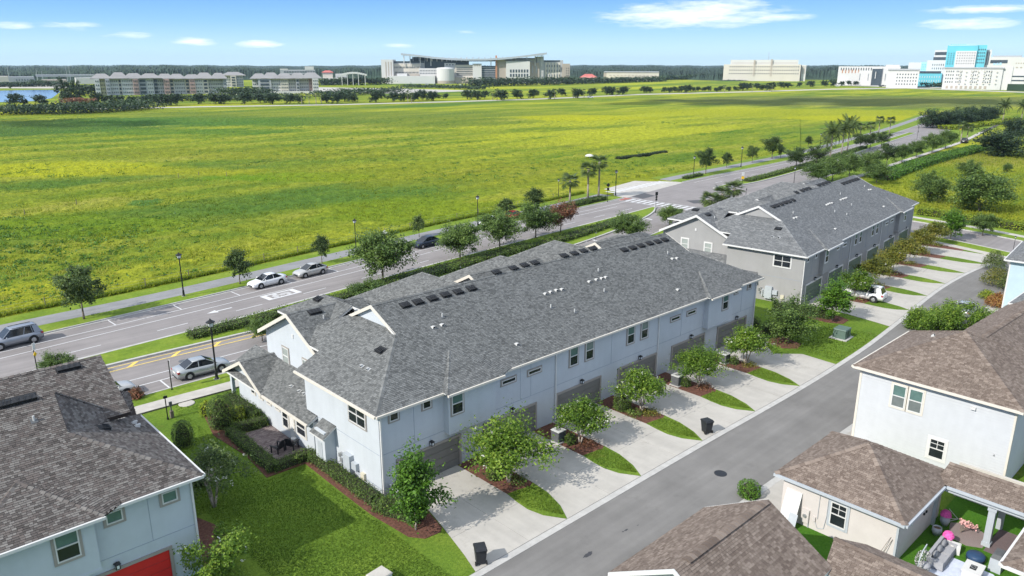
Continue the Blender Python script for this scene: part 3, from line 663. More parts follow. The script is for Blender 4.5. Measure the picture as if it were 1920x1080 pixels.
# side street that crosses the main road, leading down past the gray townhouses
CSx=lambda y:interp([(-60,74),(-40,90),(-20,101),(-7,107),(8,111),(25,112),(42,109.5),(60,110),(85,118),(110,132)])(y)
def across(b,o0,o1,y0,y1,z,m=0,step=2.,thick=0):
    ys=frange(y0,y1,step); n=len(ys); A=[(CSx(y)+o0,y,z) for y in ys]; B=[(CSx(y)+o1,y,z) for y in ys]
    b.add(A+B,[(i,n+i,n+i+1,i+1) for i in range(n-1)],m)
    if thick:
        lo=[(p[0],p[1],z-thick) for p in A+B]; b.add(A+B+lo,[(2*n+i,i,i+1,2*n+i+1) for i in range(n-1)]+[(n+i,3*n+i,3*n+i+1,n+i+1) for i in range(n-1)]+[(0,2*n,3*n,n),(n-1,2*n-1,4*n-1,3*n-1)],m)
    return b
b=MB(); across(b,-4.6,4.6,-60,44,.004); struct(b.obj('side_street','road'))
b=MB(); b.prism([(98,59.4),(126,63.8),(124,67),(121,70),(119,73),(104.5,70),(104,66.5),(100,63.6)],-.02,.008); struct(b.obj('stub_street','walkc'))
for (a,bx) in ((-70,98.5),(125,420)):
    b=MB(); strip(b,F,S1,a,bx,.12,0,2,.14); struct(b.obj('verge','verge'))
    b=MB(); strip(b,S1,S2,a,bx,.125,0,2,.14); struct(b.obj('shared_path','path'))
    b=MB(); strip(b,lambda x:F(x)-.32,lambda x:F(x)-.0,a,bx,.02,0,2,.04); strip(b,lambda x:F(x)-.02,lambda x:F(x)+.16,a,bx,.145,0,2,.16); struct(b.obj('kerb','curb'))
    b=MB(); strip(b,S2,lambda x:S2(x)+2.9,a,bx,.03,0,2); struct(b.obj('mown_strip','verge'))
# near side walk as separate slabs, verge and kerb
b=MB(); strip(b,W1,Nn,-70,98,.12,0,2,.14); strip(b,W1,Nn,124,420,.12,0,2,.14); struct(b.obj('verge','verge'))
b=MB(); strip(b,lambda x:Nn(x)-.16,lambda x:Nn(x)+.02,-70,98,.145,0,2,.16); strip(b,lambda x:Nn(x)-.16,lambda x:Nn(x)+.02,122,420,.145,0,2,.16); strip(b,Nn,lambda x:Nn(x)+.32,-70,98,.02,0,2,.04); struct(b.obj('kerb','curb'))
b=MB(); strip(b,W2,W1,-70,420,.10,0,2,.12); sw=struct(b.obj('sidewalk','joint'))
sb=None
for i,x in enumerate(frange(-18,28,1.55)[:-1]):
    q=MB(); strip(q,lambda t:W2(t)+.01,lambda t:W1(t)-.01,x+.012,x+1.54,.128+R.uniform(0,.006),0,2,.03); q.obj('slab','walkc',sw)
q=MB(); 
for x in frange(28,320,1.9): strip(q,lambda t:W2(t)+.01,lambda t:W1(t)-.01,x+.015,x+1.88,.13,0,2,.03)
stuff(q.obj('slabs','walkc',sw))
# medians
def median(a0,b0,fa,fb):
    b=MB(); strip(b,lambda x:fb(x)+.3,lambda x:fa(x)-.3,a0,b0,.15,0,2,.17); struct(b.obj('median','verge'))
    b=MB()
    for f0,s0 in ((fa,-1),(fb,1)): strip(b,(lambda x,f0=f0,s0=s0:f0(x)+min(0,s0*.34)),(lambda x,f0=f0,s0=s0:f0(x)+max(0,s0*.34)),a0,b0,.165,0,2,.18)
    b.cyl((b0 if b0<100 else a0,(fa(b0 if b0<100 else a0)+fb(b0 if b0<100 else a0))/2,-.02),(b0 if b0<100 else a0,(fa(b0 if b0<100 else a0)+fb(b0 if b0<100 else a0))/2,.16),.55,.5,14); struct(b.obj('kerb','curb'))
median(-70,94.5,M1,M2); median(123,300,Q1,Q2)
# painted lines
b=MB(); Z=.010
def pl(off,f,x0,x1,w_=.12,m=0,z=Z): strip(b,lambda x:f(x)+off-w_/2,lambda x:f(x)+off+w_/2,x0,x1,z,m,2)
pl(-2.55,F,-70,96); pl(-4.35,F,-70,90); pl(-2.1,F,127,300); 
for x in frange(-70,94,9.): pl(-7.55,F,x+2,x+5.2,.12)
for x in frange(128,300,9.): pl(-6.,F,x+2,x+5.2,.12)
pl(.35,M1,-70,93,.12,1); pl(-.40,M2,-70,60,.12,1,.011); pl(-1.35,M2,-70,34,.14,1,.011)
pl(.4,Q1,124,300,.12,0)
for x in (-66,-60,-52,-36,-28,-19,-9,-1.5,5.5,12.5,19.5,26.5,33.5,40.5): 
    b.add([(x,F(x)-2.5,Z),(x+.12,F(x)-2.5,Z),(x+.02,F(x)-.35,Z),(x-.1,F(x)-.35,Z)],[(0,1,2,3)])
for x in frange(-16,30,4.1): b.add([(x,M2(x)-1.3,Z),(x+.9,M2(x)-.45,Z),(x+1.35,M2(x)-.45,Z),(x+.45,M2(x)-1.3,Z)],[(0,1,2,3)],1)
pl(2.45,Nn,-70,70); pl(4.15,Nn,-70,70)
for x in (-22,-15,-8,-3.4,3.8,11,18,25): b.add([(x,Nn(x)+.35,Z),(x+.13,Nn(x)+.35,Z),(x+.13,Nn(x)+2.4,Z),(x,Nn(x)+2.4,Z)],[(0,1,2,3)])
def poly_at(cx,cy,rot,pts,m=0,z=Z):
    c,s=math.cos(rot),math.sin(rot); b.poly([(cx+p[0]*c-p[1]*s,cy+p[0]*s+p[1]*c,z) for p in pts],m)
def arrow(cx,cy,rot,k=1.,turn=0):
    poly_at(cx,cy,rot,[(p[0]*k,p[1]*k) for p in ((-1.2,-.1),(.35,-.1),(.35,.1),(-1.2,.1))]); poly_at(cx,cy,rot,[(p[0]*k,p[1]*k) for p in ((.35,-.42),(1.35,0),(.35,.42))])
    if turn: poly_at(cx,cy,rot,[(p[0]*k,p[1]*k) for p in ((-1.2,.1),(-.9,.1),(-.6,1.0),(-.9,1.0))])
x,y=G(413,582); arrow(x,y,pi+.09,1.15)
for (u,v) in ((1100,452),(1205,412),(1120,482),(1010,505),(1435,331),(1500,315)):
    x,y=G(u,v); arrow(x,y,pi+.12 if v<420 or u==1100 else .12,1.3,1)
# small-vehicle lane symbol: white panel with a cart cut out of it
cx,cy=G(527,552); rot=.09
def rp(x0,y0,x1,y1): poly_at(cx,cy,rot,[(x0,y0),(x1,y0),(x1,y1),(x0,y1)])
rp(-2.2,-1.05,2.2,-.72); rp(-2.2,.72,2.2,1.05); rp(-2.2,-.72,-1.55,.72); rp(1.55,-.72,2.2,.72); rp(-1.2,-.12,1.2,.08); rp(-.9,.22,-.3,.60); rp(.1,.25,1.2,.36); rp(-1.2,-.55,-.55,-.28); rp(.5,-.55,1.1,-.3); rp(-.3,-.4,.3,-.28)
# crosswalks
def cross(x0,y0,x1,y1,n,L,wd=.62):
    d=Vector((x1-x0,y1-y0)); l=d.length; d.normalize(); q=Vector((d.y,-d.x))
    for i in range(n):
        a=Vector((x0,y0))+d*(l*(i+.5)/n); poly_at(a.x,a.y,math.atan2(d.y,d.x),[(-wd/2,-L/2),(wd/2,-L/2),(wd/2,L/2),(-wd/2,L/2)],0,.014)
cross(97.6,58.0,98.6,40.6,13,3.2); cross(101.5,66.2,123.5,67.6,13,2.6,.8); cross(106.3,36.5,116.5,36.8,8,2.6)
for s0 in (-2.0,2.0): b.add([(97.5+s0-.1,58.6,.012),(97.5+s0+.1,58.6,.012),(98.5+s0+.1,40,.012),(98.5+s0-.1,40,.012)],[(0,1,2,3)],0)
struct(b.obj('road_markings',['paint','ypaint']))
b=MB(); b.prism([(95.9,58.3),(99.3,58.3),(99.2,60.4),(96.2,60.2)],0,.012); b.prism([(96.6,39.6),(100.2,39.6),(100.1,41.4),(96.7,41.2)],0,.012); struct(b.obj('red_paving','redpave'))
b=MB(); b.prism([(103.5,46.5),(107.8,44.0),(108.6,47.6),(105.2,49.4)],0,.011); b.prism([(100.6,56.6),(105.6,57.1),(106.4,60.6),(101.4,60.0)],0,.011); struct(b.obj('asphalt_patch',mat('dark_asphalt_patch',(.085,.085,.09),.9,.2,1.)))
# intersection corners and pavements of the side street
b=MB()
for o0,o1,y0,y1 in ((-9.2,-7.7,-60,35),(7.4,8.9,-60,38)): across(b,o0,o1,y0,y1,.09,0,2,.11)
struct(b.obj('sidewalk','walkc'))
b=MB()
for o0,o1,y0,y1 in ((-7.7,-4.75,-60,34),(4.75,7.4,-60,37),(8.9,11.5,-60,34)): across(b,o0,o1,y0,y1,.08,0,2,.1)
struct(b.obj('verge','verge'))
b=MB()
for o0,o1,y0,y1 in ((-4.8,-4.5,-60,36),(4.5,4.8,-60,38)): across(b,o0,o1,y0,y1,.12,0,2,.14)
struct(b.obj('kerb','curb'))
# ---- alley behind the townhouses
AC=interp([(-70,-9.95),(0,-9.9),(20,-9.9),(36,-10.05),(48,-9.75),(55,-9.25),(61,-8.75),(68,-8.05),(75,-7.55),(82.4,-7.4),(90,-7.7),(97,-8.9),(103,-11.2),(110,-15)])   # outer edge of flush kerb
AI=lambda x:AC(x)+.48
b=MB(); strip(b,lambda x:AC(x)-5.6,AC,-70,104,.008,0,1.5); struct(b.obj('alley','alley'))
kb=MB(); strip(kb,lambda x:AC(x)+.0,AI,-70,103,.012,0,1.5,.04); ko=struct(kb.obj('flush_kerb','joint'))
for x in frange(-8,95,3.05)[:-1]:
    q=MB(); strip(q,lambda t:AC(t)+.01,lambda t:AI(t)-.03,x+.014,x+3.04,.026+R.uniform(0,.004),0,1.5,.03); q.obj('kerb_stone','curb',ko)
b=MB(); strip(b,lambda x:AC(x)-6.05,lambda x:AC(x)-5.6,-70,100,.022,0,1.5,.04); struct(b.obj('flush_kerb','curb'))
b=MB(); strip(b,lambda x:AC(x)-8.2,lambda x:AC(x)-6.05,-70,100,.016,0,1.5,.03); struct(b.obj('apron','conc'))
mh=tag(MB().lathe([(.42,0),(.42,.016),(.36,.02),(.36,.016),(.1,.02)],20,0,(*G(1351,888),.004)).obj('manhole_cover','blackp'),'round black manhole cover in the gray alley','manhole cover')
ob=MB(); 
def blot(b,cx,cy,rx,ry,z,seed):
    r=random.Random(seed); n=18; b.poly([(cx+rx*math.cos(2*pi*i/n)*r.uniform(.6,1.15),cy+ry*math.sin(2*pi*i/n)*r.uniform(.6,1.15),z) for i in range(n)])
M['oil']=mat('damp_stain',(.05,.05,.055),.6,.2,4)
for (u,v,rx,ry,s) in ((1103,1040,.42,.17,1),(1174,994,.16,.07,2),(1168,997,.08,.05,3),(1196,985,.1,.03,4)): blot(ob,*G(u,v),rx,ry,.0125,s)
struct(ob.obj('oil_stain','oil'))
# lawns round the townhouses (mown), sheets just above the ground
b=MB(); strip(b,lambda x:AI(x),W2,-70,101,.0,0,1.5); struct(b.obj('lawn','lawn'))
b=MB(); strip(b,lambda x:-75,lambda x:AC(x)-8.2,-70,100,.0,0,4); struct(b.obj('lawn','lawn'))
# worn dips and footway patches beside the lake
# ---- driveways, grass slivers, mulch beds for both rows
def driveway(poly,z=.03,seams=((0,1),),loc=(0,0),rot=0,origin=(0,0),name='driveway'):
    """poly in local row coordinates; cut into slabs by lines"""
    c,s=math.cos(rot),math.sin(rot); W=lambda p:(origin[0]+p[0]*c-p[1]*s,origin[1]+p[0]*s+p[1]*c)
    b=MB(); b.prism([W(p) for p in poly],-.01,z-.014); base=struct(b.obj(name,'joint'))
    cells=[poly]
    for (a,bb,cc) in seams:
        nx=[]
        for q in cells:
            for sg in (1,-1):
                k=clip(q,a*sg,bb*sg,cc*sg-.007)
                if parea(k)>.15: nx.append(k)
        cells=nx
    for q in cells:
        m=MB(); m.prism([W(p) for p in q],z-.04,z+R.uniform(-.002,.003)); m.obj('slab','conc',base)
def row(origin,rot,edge,first_left,n,tips=None,sp=7.15,last_right=True):
    c,s=math.cos(rot),math.sin(rot); W=lambda p:(origin[0]+p[0]*c-p[1]*s,origin[1]+p[0]*s+p[1]*c)
    for i in range(n):
        x0=sp*i; yt=[edge(x0+d) for d in (-.58,1.6,4.5,6.70)]
        k=(-yt[0])/9.42; k2=(-yt[3])/9.42
        left=[(1.25,.0),(1.3,-3.0*k),(.72,-5.4*k),(.06,-7.84*k),(-.45,yt[0])] if i==0 and first_left else [(x0+.95,.0),(x0+.95,-5.1*k),(x0+.82,-6.6*k),(x0+.30,-8.2*k),(x0-.43,yt[0])]
        right=[(x0+6.70,yt[3]),(x0+5.95,-8.2*k2),(x0+5.72,-7.1*k2),(x0+5.80,-6.1*k2),(x0+5.98,-5.1*k2),(x0+6.02,0)]
        poly=left+[(x0+1.6,yt[1]),(x0+4.5,yt[2])]+right
        driveway(poly,.03,((0,1,-3.1*k),(0,1,-6.2*k),(1,0,x0+3.55)),rot=rot,origin=origin)
        m=MB(); m.prism([W(p) for p in ((x0+6.0,-.02),(x0+8.12,-.02),(x0+8.12,-5.1*k2),(x0+7.6,-5.35*k2),(x0+6.8,-5.1*k2),(x0+5.98,-5.0*k2))],-.01,.045); struct(m.obj('mulch_bed','mulch'))
        m=MB(); m.prism([W(p) for p in ((x0+5.98,-5.0*k2),(x0+6.8,-5.1*k2),(x0+7.6,-5.35*k2),(x0+8.12,-5.1*k2),(x0+7.97,-6.6*k2),(x0+7.45,-8.2*k2),(x0+6.74,yt[3]+.02),(x0+5.95,-8.2*k2),(x0+5.74,-7.1*k2),(x0+5.80,-6.1*k2))],-.01,.05); struct(m.obj('grass_island','lawn'))
OB=(56.,.95); RB=math.radians(5.8)
row((0,0),0,lambda x:AI(x),True,5)
# last driveway of the pale blue row, widening towards the lawn
driveway([(36.7,0),(36.7,-5.1),(36.55,-6.6),(36.0,-8.2),(35.32,AI(35.3)),(38,AI(38)),(42.3,AI(42.3)),(42.5,-6.2),(40.6,-4.3),(42.9,-2),(42.9,0)],.03,((0,1,-3.1),(0,1,-6.2),(1,0,39.8)))
cB,sB=math.cos(RB),math.sin(RB)
def edgeB(xl):
    y=-9.
    for _ in range(6):
        X=OB[0]+xl*cB-y*sB; Y=AI(X); y=(Y-OB[1]-xl*sB)/cB
    return y
row(OB,RB,edgeB,True,6)
# mulch beds, patio and lawn details round the near end
def bed(pts,z=.04,mt='mulch',nm='mulch_bed'):
    m=MB(); m.prism(pts,-.01,z); return struct(m.obj(nm,mt))
bed([(-1.35,7.4),(-1.45,3.5),(-1.5,.2),(-1.5,-1.2),(-1.35,-2.7),(-1.2,-4.4),(-.6,-5.2),(.4,-5.3),(.75,-5.0),(1.22,-3.0),(1.2,-.02),(-.02,-.02),(-.02,7.4)])
bed([(-4.1,7.3),(-1.35,7.2),(-1.3,8.6),(-2.6,8.6),(-2.7,14.4),(-.4,14.4),(-.4,20.),(-3.2,20.),(-4.2,15.5),(-3.8,11)])
bed([(42.95,-.02),(45.6,-.3),(45.5,-3),(44.9,-4.9),(43.6,-5.2),(42.6,-4.2),(42.95,-2)])
bed([(53.2,1.5),(56,.8),(56.5,-2.5),(55.4,-4.9),(53.8,-5.0),(53.0,-3.5)])
bed([(-10.9,.9),(-9.4,.9),(-8.7,2.6),(-8.8,4.5),(-9.3,6),(-10.9,6)])
pt=struct(MB().box(-2.55,8.55,-.01,-.36,14.2,.03).obj('patio','joint'))
Vs=[];tb=[]
for i,yy in enumerate(np.arange(8.57,14.15,.115)):
    xx=-2.53-(i%2)*.11
    while xx<-.37:
        a,b_=max(xx,-2.53),min(xx+.215,-.37)
        if b_-a>.03: Vs.append([(a,yy,.045),(b_,yy,.045),(b_,yy+.105,.045),(a,yy+.105,.045)]); tb.append(R.random())
        xx+=.225
stuff(link('pavers',quadmesh('pavers',np.array(Vs),np.array(tb),'paver'),pt))
# lake
b=MB(); b.poly([(*G(u,v),.02) for u,v in ((-160,170),(0,170),(60,168.5),(108,168.5),(113,172),(104,179),(97,184),(70,189),(30,191),(-160,194))]); struct(b.obj('lake','water'))
# far parkway beyond the meadow
FR=[(-250,214),(0,203),(180,205),(380,201),(640,197),(830,192),(1000,187),(1200,178),(1400,173),(1560,168),(1700,166),(1980,176)]
b=MB(); P=[G(u,v) for u,v in FR]; P2=[G(u,v-1.7) for u,v in FR]
for i in range(len(P)-1): b.add([(*P[i],.03),(*P[i+1],.03),(*P2[i+1],.03),(*P2[i],.03)],[(0,1,2,3)])
struct(b.obj('far_parkway','walkc'))
b=MB()
for pts in (((500,170),(640,172),(740,176),(900,170),(740,166),(560,163)),((-100,160),(120,158),(180,168),(120,166),(-100,165)),((1560,160),(1700,164),(1980,170),(1980,164),(1700,158),(1560,156))): b.poly([(*G(u,v),.035) for u,v in pts])
struct(b.obj('car_park','walkc'))
# ================================================================ TOWNHOUSE ROWS
SL=.48; ZE=5.9
def town(origin,rot,name,label,wall,trimw,shingle,deck,trimwin,doorm,indiv,rakemat,seam,ends=True,doortrim='taupe'):
    T=thing(name,label,'townhouses',(origin[0],origin[1],0),rot)
    b=MB()
    L=44.2
    # upper body and lower body as joined volumes (walls run up under the roof)
    b.box(0,0,-.05,L,9.0,5.84); b.box(2.0,9.0,-.05,L-.0,18.7,5.84)
    b.box(-.35,7.6,-.05,2.0,19.2,2.55)
    b.box(5.0,-.5,2.92,9.1,0,5.80); b.box(35.1,-.5,2.92,39.2,0,5.80)
    # gable wall of front wing, gablet walls
    def gable(x,y0,y1,z0,yp,zp,t=.12): b.add([(x,y0,z0),(x,y1,z0),(x,yp,zp),(x+t,y0,z0),(x+t,y1,z0),(x+t,yp,zp)],[(0,2,1),(3,4,5),(0,3,5,2),(1,2,5,4),(0,1,4,3)])
    gable(2.0,9.3,18.7,5.84,14,8.20); gable(5.0,4.6,10.8,8.18,7.7,9.68); gable(L-5.0-.12,4.6,10.8,8.18,7.7,9.68); gable(-.35,14.3,20.9,2.50,17.6,4.10)
    gable(19.6,9.6,18.4,5.8,14,8.0); gable(36.6,9.6,18.4,5.8,14,8.2)
    b.box(15.6-4.6,17,-.05,15.6+4.6,20.6,5.84); b.box(24.8-4.4,17,-.05,24.8+4.4,20.4,5.84); b.box(32.3-4.4,17,-.05,32.3+4.4,20.6,5.84)
    b.box(-.35,20.7,-.05,-.1,21.0,2.5); b.box(-.35,19.2,-.05,-.1,19.35,2.5); b.box(-.35,19.2,2.2,2.,20.9,2.5)
    wl=b.obj('wall',wall,T)
    # control joints in the stucco: shallow strips along the storeys
    s=MB()
    for (x0,x1) in ((0,5),(9.1,15.45),(15.6,28.1),(28.3,35.1),(39.2,L)): s.box(x0+.02,-.012,2.93,x1-.02,.0,2.955)
    for x in (2.6,11.9,12.95,19.4 if 0 else 22.0,31.6,41.6): s.box(x,-.012,2.96,x+.02,0,5.8)
    s.box(-.012,.05,2.93,0,7.5,2.955); s.box(-.012,.05,.62,0,4.8,.66); s.box(.05,-.012,.62,1.1,0,.655)
    stuff(s.obj('stucco_joint',seam,wl))
    for x0 in (5.0,35.1): b=MB(); b.box(x0,-.53,2.80,x0+4.1,-.0,2.915); b.obj('bay_sill',wall,T)
    # roof
    r=Roof(T,shingle,deck,'white',origin[0],origin[1],rot,indiv,.235 if indiv else .30,.132 if indiv else .16)
    zs=lambda y:ZE+SL*(y+.45); zx=lambda x:ZE+SL*(x+.45)
    e=-.45; K=L+.45
    r.plane([(e,e,ZE),(K,e,ZE),(L-4.8,4.8,zs(4.8)),(L-4.8,7.7,zs(7.7)),(4.8,7.7,zs(7.7)),(4.7,4.7,zs(4.7))])
    r.plane([(4.8,7.7,zs(7.7)),(L-4.8,7.7,zs(7.7)),(L-4.8,10.6,zs(4.8)),(K,15.85,ZE),(2.5,15.85,ZE),(2.5,12.9,zs(2.5)),(4.8,10.6,zs(4.8))])
    r.plane([(e,e,ZE),(5.0,5.0,zx(5.0)),(5.0,10.4,zx(5.0)),(2.6,12.8,zx(2.6)),(2.6,12.1,zx(2.6)),(1.5,10.9,zx(1.5)),(1.5,9.4,zx(1.5)),(e,9.4,ZE)])
    r.plane([(K,e,ZE),(K,15.85,ZE),(L-5.0,10.4,zx(5.0)),(L-5.0,5.0,zx(5.0))])
    # bay roofs
    for x0,x1 in ((4.6,9.5),(34.7,39.6)):
        ap=(x0+2.85,2.35,zs(2.35)+.05)
        z1=ZE-.02
        r.plane([(x0,-.95,z1),(x1,-.95,z1),ap],.12); r.plane([(x1,-.95,z1),(x1+1.2,-.40,ZE+.03),ap],.06); r.plane([(x0,-.95,z1),ap,(x0-.02,-.40,ZE+.03)],.06)
        r.cap((x0,-.95,z1),ap,.14)
    # front wing toward the street, ridge along the row
    zw=lambda d:5.9+.5*d
    r.plane([(1.5,9.0,5.9),(8.0,9.0,5.9),(8.0,14,8.4),(1.5,14,8.4)]); r.plane([(1.5,14,8.4),(8.,14,8.4),(8.,19,5.9),(1.5,19,5.9)])
    r.plane([(8.0,14,8.4),(8.0,19,5.9),(11.6,19,5.9)],.1); 
    for (x0,x1,zr) in ((19.1,28,8.05),(36.1,43.5,8.3)):
        hw=(zr-5.9)/.5
        r.plane([(x0,14-hw,5.9),(x1,14-hw,5.9),(x1,14,zr),(x0,14,zr)]); r.plane([(x0,14,zr),(x1,14,zr),(x1,14+hw,5.9),(x0,14+hw,5.9)])
        r.cap((x0,14,zr),(x1,14,zr))
        r.rake((x0,14-hw,5.9),(x0,14,zr),(-1,0,0)); r.rake((x0,14,zr),(x0,14+hw,5.9),(-1,0,0))
    r.plane([(43.5,14,8.3),(43.5,9.2,5.9),(44.65,9.2,5.9),(44.65,14,7.9)],.1); r.plane([(43.5,14,8.3),(44.65,14,7.9),(44.65,18.8,5.9),(43.5,18.8,5.9)],.1)
    # hipped blocks facing the street
    for (xc,zr,yf,ya) in ((5.9,8.5,18.9,16.2),(15.6,8.5,21.1,16.2),(24.8,8.45,20.9,16.1),(32.3,8.75,21.3,16.2),(42.0,8.0,20.0,15.8)):
        hw=(zr-5.9)/.5; x0,x1=xc-hw,xc+hw
        if xc<6: x0=3.2
        r.plane([(x0,yf,5.9+.5*(x0-xc+hw)),(xc,ya,zr),(xc,12,zr),(x0,12,5.9+.5*(x0-xc+hw))] if xc<6 else [(x0,yf,5.9),(xc,ya,zr),(xc,9.4,zr),(x0,9.4,5.9)]); r.plane([(x1,yf,5.9),(xc,ya,zr),(xc,9.4,zr),(x1,9.4,5.9)]); r.plane([(x0,yf,5.9),(x1,yf,5.9),(xc,ya,zr)])
        if xc<6: r.cap((xc,12,zr),(xc,ya,zr)); continue
        r.cap((xc,9.6,zr),(xc,ya,zr)); r.cap((xc,ya,zr),(x0,yf,5.9)); r.cap((xc,ya,zr),(x1,yf,5.9))
    # low roof of the single-storey part
    zl=lambda x:2.6+.5*(x+.8)
    r.plane([(-.8,7.5,2.6),(0,7.5,zl(0)),(0,9.0,zl(0)),(2.0,9.0,zl(2)),(2.0,20.9,zl(2)),(-.8,20.9,2.6)])
    r.plane([(-.85,14.3,2.55),(1.2,14.3,2.55),(2.1,17.6,4.25),(-.85,17.6,4.25)]); r.plane([(-.85,17.6,4.25),(2.1,17.6,4.25),(2.1,21,2.55),(-.85,21,2.55)])
    r.rake((-.85,14.3,2.55),(-.85,17.6,4.25),(-1,0,0)); r.rake((-.85,17.6,4.25),(-.85,21,2.55),(-1,0,0)); r.cap((-.85,17.6,4.25),(2.,17.6,4.25))
    # closet roof
    r.plane([(-1.05,5.1,2.45),(0,5.1,3.1),(0,6.85,3.1),(-1.05,6.85,2.45)],.1)
    # ridges, hips, rakes and gutters
    r.cap((4.8,7.7,zs(7.7)),(L-4.8,7.7,zs(7.7))); r.cap((4.9,4.9,zs(4.9)),(e,e,ZE)); r.cap((L-4.9,4.9,zs(4.9)),(K,e,ZE)); r.cap((1.5,14,8.4),(8,14,8.4))
    r.rake((1.5,9.0,5.9),(1.5,14,8.4),(-1,0,0),.26); r.rake((1.5,14,8.4),(1.5,19,5.9),(-1,0,0),.26)
    r.rake((4.8,4.55,zs(4.55)),(4.8,7.7,zs(7.7)),(-1,0,0),.22); r.rake((4.8,7.7,zs(7.7)),(4.8,10.85,zs(4.55)),(-1,0,0),.22)
    r.rake((L-4.8,4.55,zs(4.55)),(L-4.8,7.7,zs(7.7)),(1,0,0),.22); r.rake((L-4.8,7.7,zs(7.7)),(L-4.8,10.85,zs(4.55)),(1,0,0),.22)
    r.gutter((9.6,e,ZE),(34.6,e,ZE),(0,-1,0)); r.gutter((e,e,ZE),(4.6,e,ZE),(0,-1,0)); r.gutter((39.7,e,ZE),(K,e,ZE),(0,-1,0))
    for x0,x1 in ((4.6,9.5),(34.7,39.6)): r.gutter((x0,-.95,ZE-.02),(x1,-.95,ZE-.02),(0,-1,0))
    r.gutter((e,e,ZE),(e,9.4,ZE),(-1,0,0)); r.gutter((-.8,7.5,2.6),(-.8,14.2,2.6),(-1,0,0))
    ro=r.done(rakemat)
    # windows, alley side
    U,Nn_=(1,0,0),(0,-1,0)
    for x in (.78,3.3,40.15,42.55): win(T,(x,0,4.98),U,Nn_,.66,.62,trimwin,cols=1,rows=1,upper='glassd')
    for x in (5.25,37.35): win(T,(x,-.5,4.12),U,Nn_,.95,1.5,trimwin)
    for x in (10.1,12.65,29.95,32.4): win(T,(x,0,4.60),U,Nn_,1.32,.34,trimwin,rows=1,upper='glassd')
    for x in (17.05,18.85,23.95,25.78): win(T,(x,0,4.05),U,Nn_,.92,1.55,trimwin)
    for x in (1.3,8.5,15.75,23.05,30.45,37.75): garage(T,(x,0,.03),U,Nn_,4.88,2.1,doorm,doortrim)
    for x in (3.85,11.05,18.4,25.7,33.15,40.8): walllight(T,(x,0,2.5),Nn_)
    for x in (15.52,28.2): spout(T,x,0,5.75,Nn_,trimw)
    spout(T,.1,0,5.75,Nn_,trimw); spout(T,L-.1,0,5.75,Nn_,trimw)
    # end wall
    V,Nw=(0,-1,0),(-1,0,0)
    win(T,(0,3.35,4.2),V,Nw,1.95,1.35,trimwin,'cream' if trimwin=='cream' else 'white',upper='glassd',cols=2,ub=.09)
    win(T,(2.0,16.05,3.85),V,Nw,.95,1.35,trimwin,upper='blind',lower='blind'); win(T,(2.0,12.9,3.85),V,Nw,.95,1.25,trimwin,upper='blind',lower='blind')
    for y in (17.0,15.75,14.45,13.1): win(T,(-.35,y,1.75),V,Nw,.62,.62,'cream',cols=1,rows=1,upper='glassd',ub=.07)
    win(T,(-.35,12.05,.75),V,Nw,.85,1.5,'cream',upper='glassd',ub=.1); win(T,(-.35,9.95,.95),V,Nw,1.25,1.2,'cream',upper='glassd',ub=.1)
    d=MB(); d.box(-.40,10.25,.05,-.35,11.0,2.15); do=d.obj('door','cream',T); q=MB()
    for k in range(16): q.box(-.425,10.32,.2+k*.115,-.40,10.93,.2+k*.115+.07)
    stuff(q.obj('louvre_slats','white',do)); q=MB(); q.cyl((-.44,10.36,1.05),(-.44,10.36,1.15),.02,.02,6); q.obj('handle','black',do)
    d=MB(); d.box(-.8,5.35,0,0,6.6,2.75); co=d.obj('closet',wall,T); q=MB(); q.box(-.83,5.7,.75,-.80,6.25,1.95); q.obj('closet_door','util',co); q=MB(); q.box(-.36,6.62,.3,-.30,6.75,2.3); q.obj('corner_trim','util',co)
    # meters and boxes
    d=MB(); d.box(-.34,3.15,.35,-.0,3.95,1.75); d.box(-.22,4.0,.5,0,4.35,1.3); d.box(-.25,2.55,.9,0,3.1,1.4); mo=d.obj('meter_cabinet','util',T)
    q=MB(); 
    for k in range(6): q.cyl((-.22,4.17,.62+k*.12),(-.32,4.17,.62+k*.12),.05,.05,8)
    for y,z in ((4.5,1.35),(4.6,.9),(4.75,1.2)): q.box(-.15,y-.09,z-.12,0,y+.09,z+.12)
    q.obj('meter','steel',mo); q=MB(); q.box(-.18,1.75,.55,0,2.15,1.0); q.cyl((-.1,2.0,0),(-.1,2.0,.55),.025,.025,6); q.obj('junction_box','beige',T)
    q=MB(); q.ball((.6,-.08,.72),(.10,.07,.10),8,5); q.obj('wall_vent','white',T); q=MB(); q.box(1.94,14.1,6.35,2.0,14.3,6.65); q.obj('wall_vent','white',T)
    for x in (6.5,15.9,29.6): q=MB(); q.ball((x+.2,-.03,1.2),(.07,.05,.07),8,5); q.obj('wall_vent','white',T)
    # roof furniture, placed where the photograph shows it on the pale blue row
    nS=Vector((0,-SL,1)); uS=(1,0,0)
    def S(u,v): p=onplane(u,v,(0,-.45,ZE),nS); return p
    if True:
        for (u,v) in [(640+a/3,400+c/3) for a,c in ((360,518),(432,500),(512,480),(587,460),(657,443),(732,424),(872,333),(968,310),(1030,293),(1088,280),(1253,240),(1310,227),(1362,213),(1413,200),(1590,207),(1638,195),(1685,183),(1733,170),(1778,160),(1818,150))]: roofvent(ro,S(u,v),nS,uS,.72,.52)
        for (u,v) in [(640+a/3,400+c/3) for a,c in ((515,643),(565,630),(985,738),(1145,455),(1175,445),(1207,435),(1238,430),(1392,387),(1432,375),(1462,368),(1485,362),(1890,432),(1860,258),(1885,255))]: roofvent(ro,S(u,v),nS,uS,kind='hood')
        for (u,v) in [(640+a/3,400+c/3) for a,c in ((568,585),(1178,533),(1312,558),(1478,443),(1835,230),(1445,328))]: roofvent(ro,S(u,v),nS,uS,kind='pipe')
        nW=Vector((-SL,0,1))
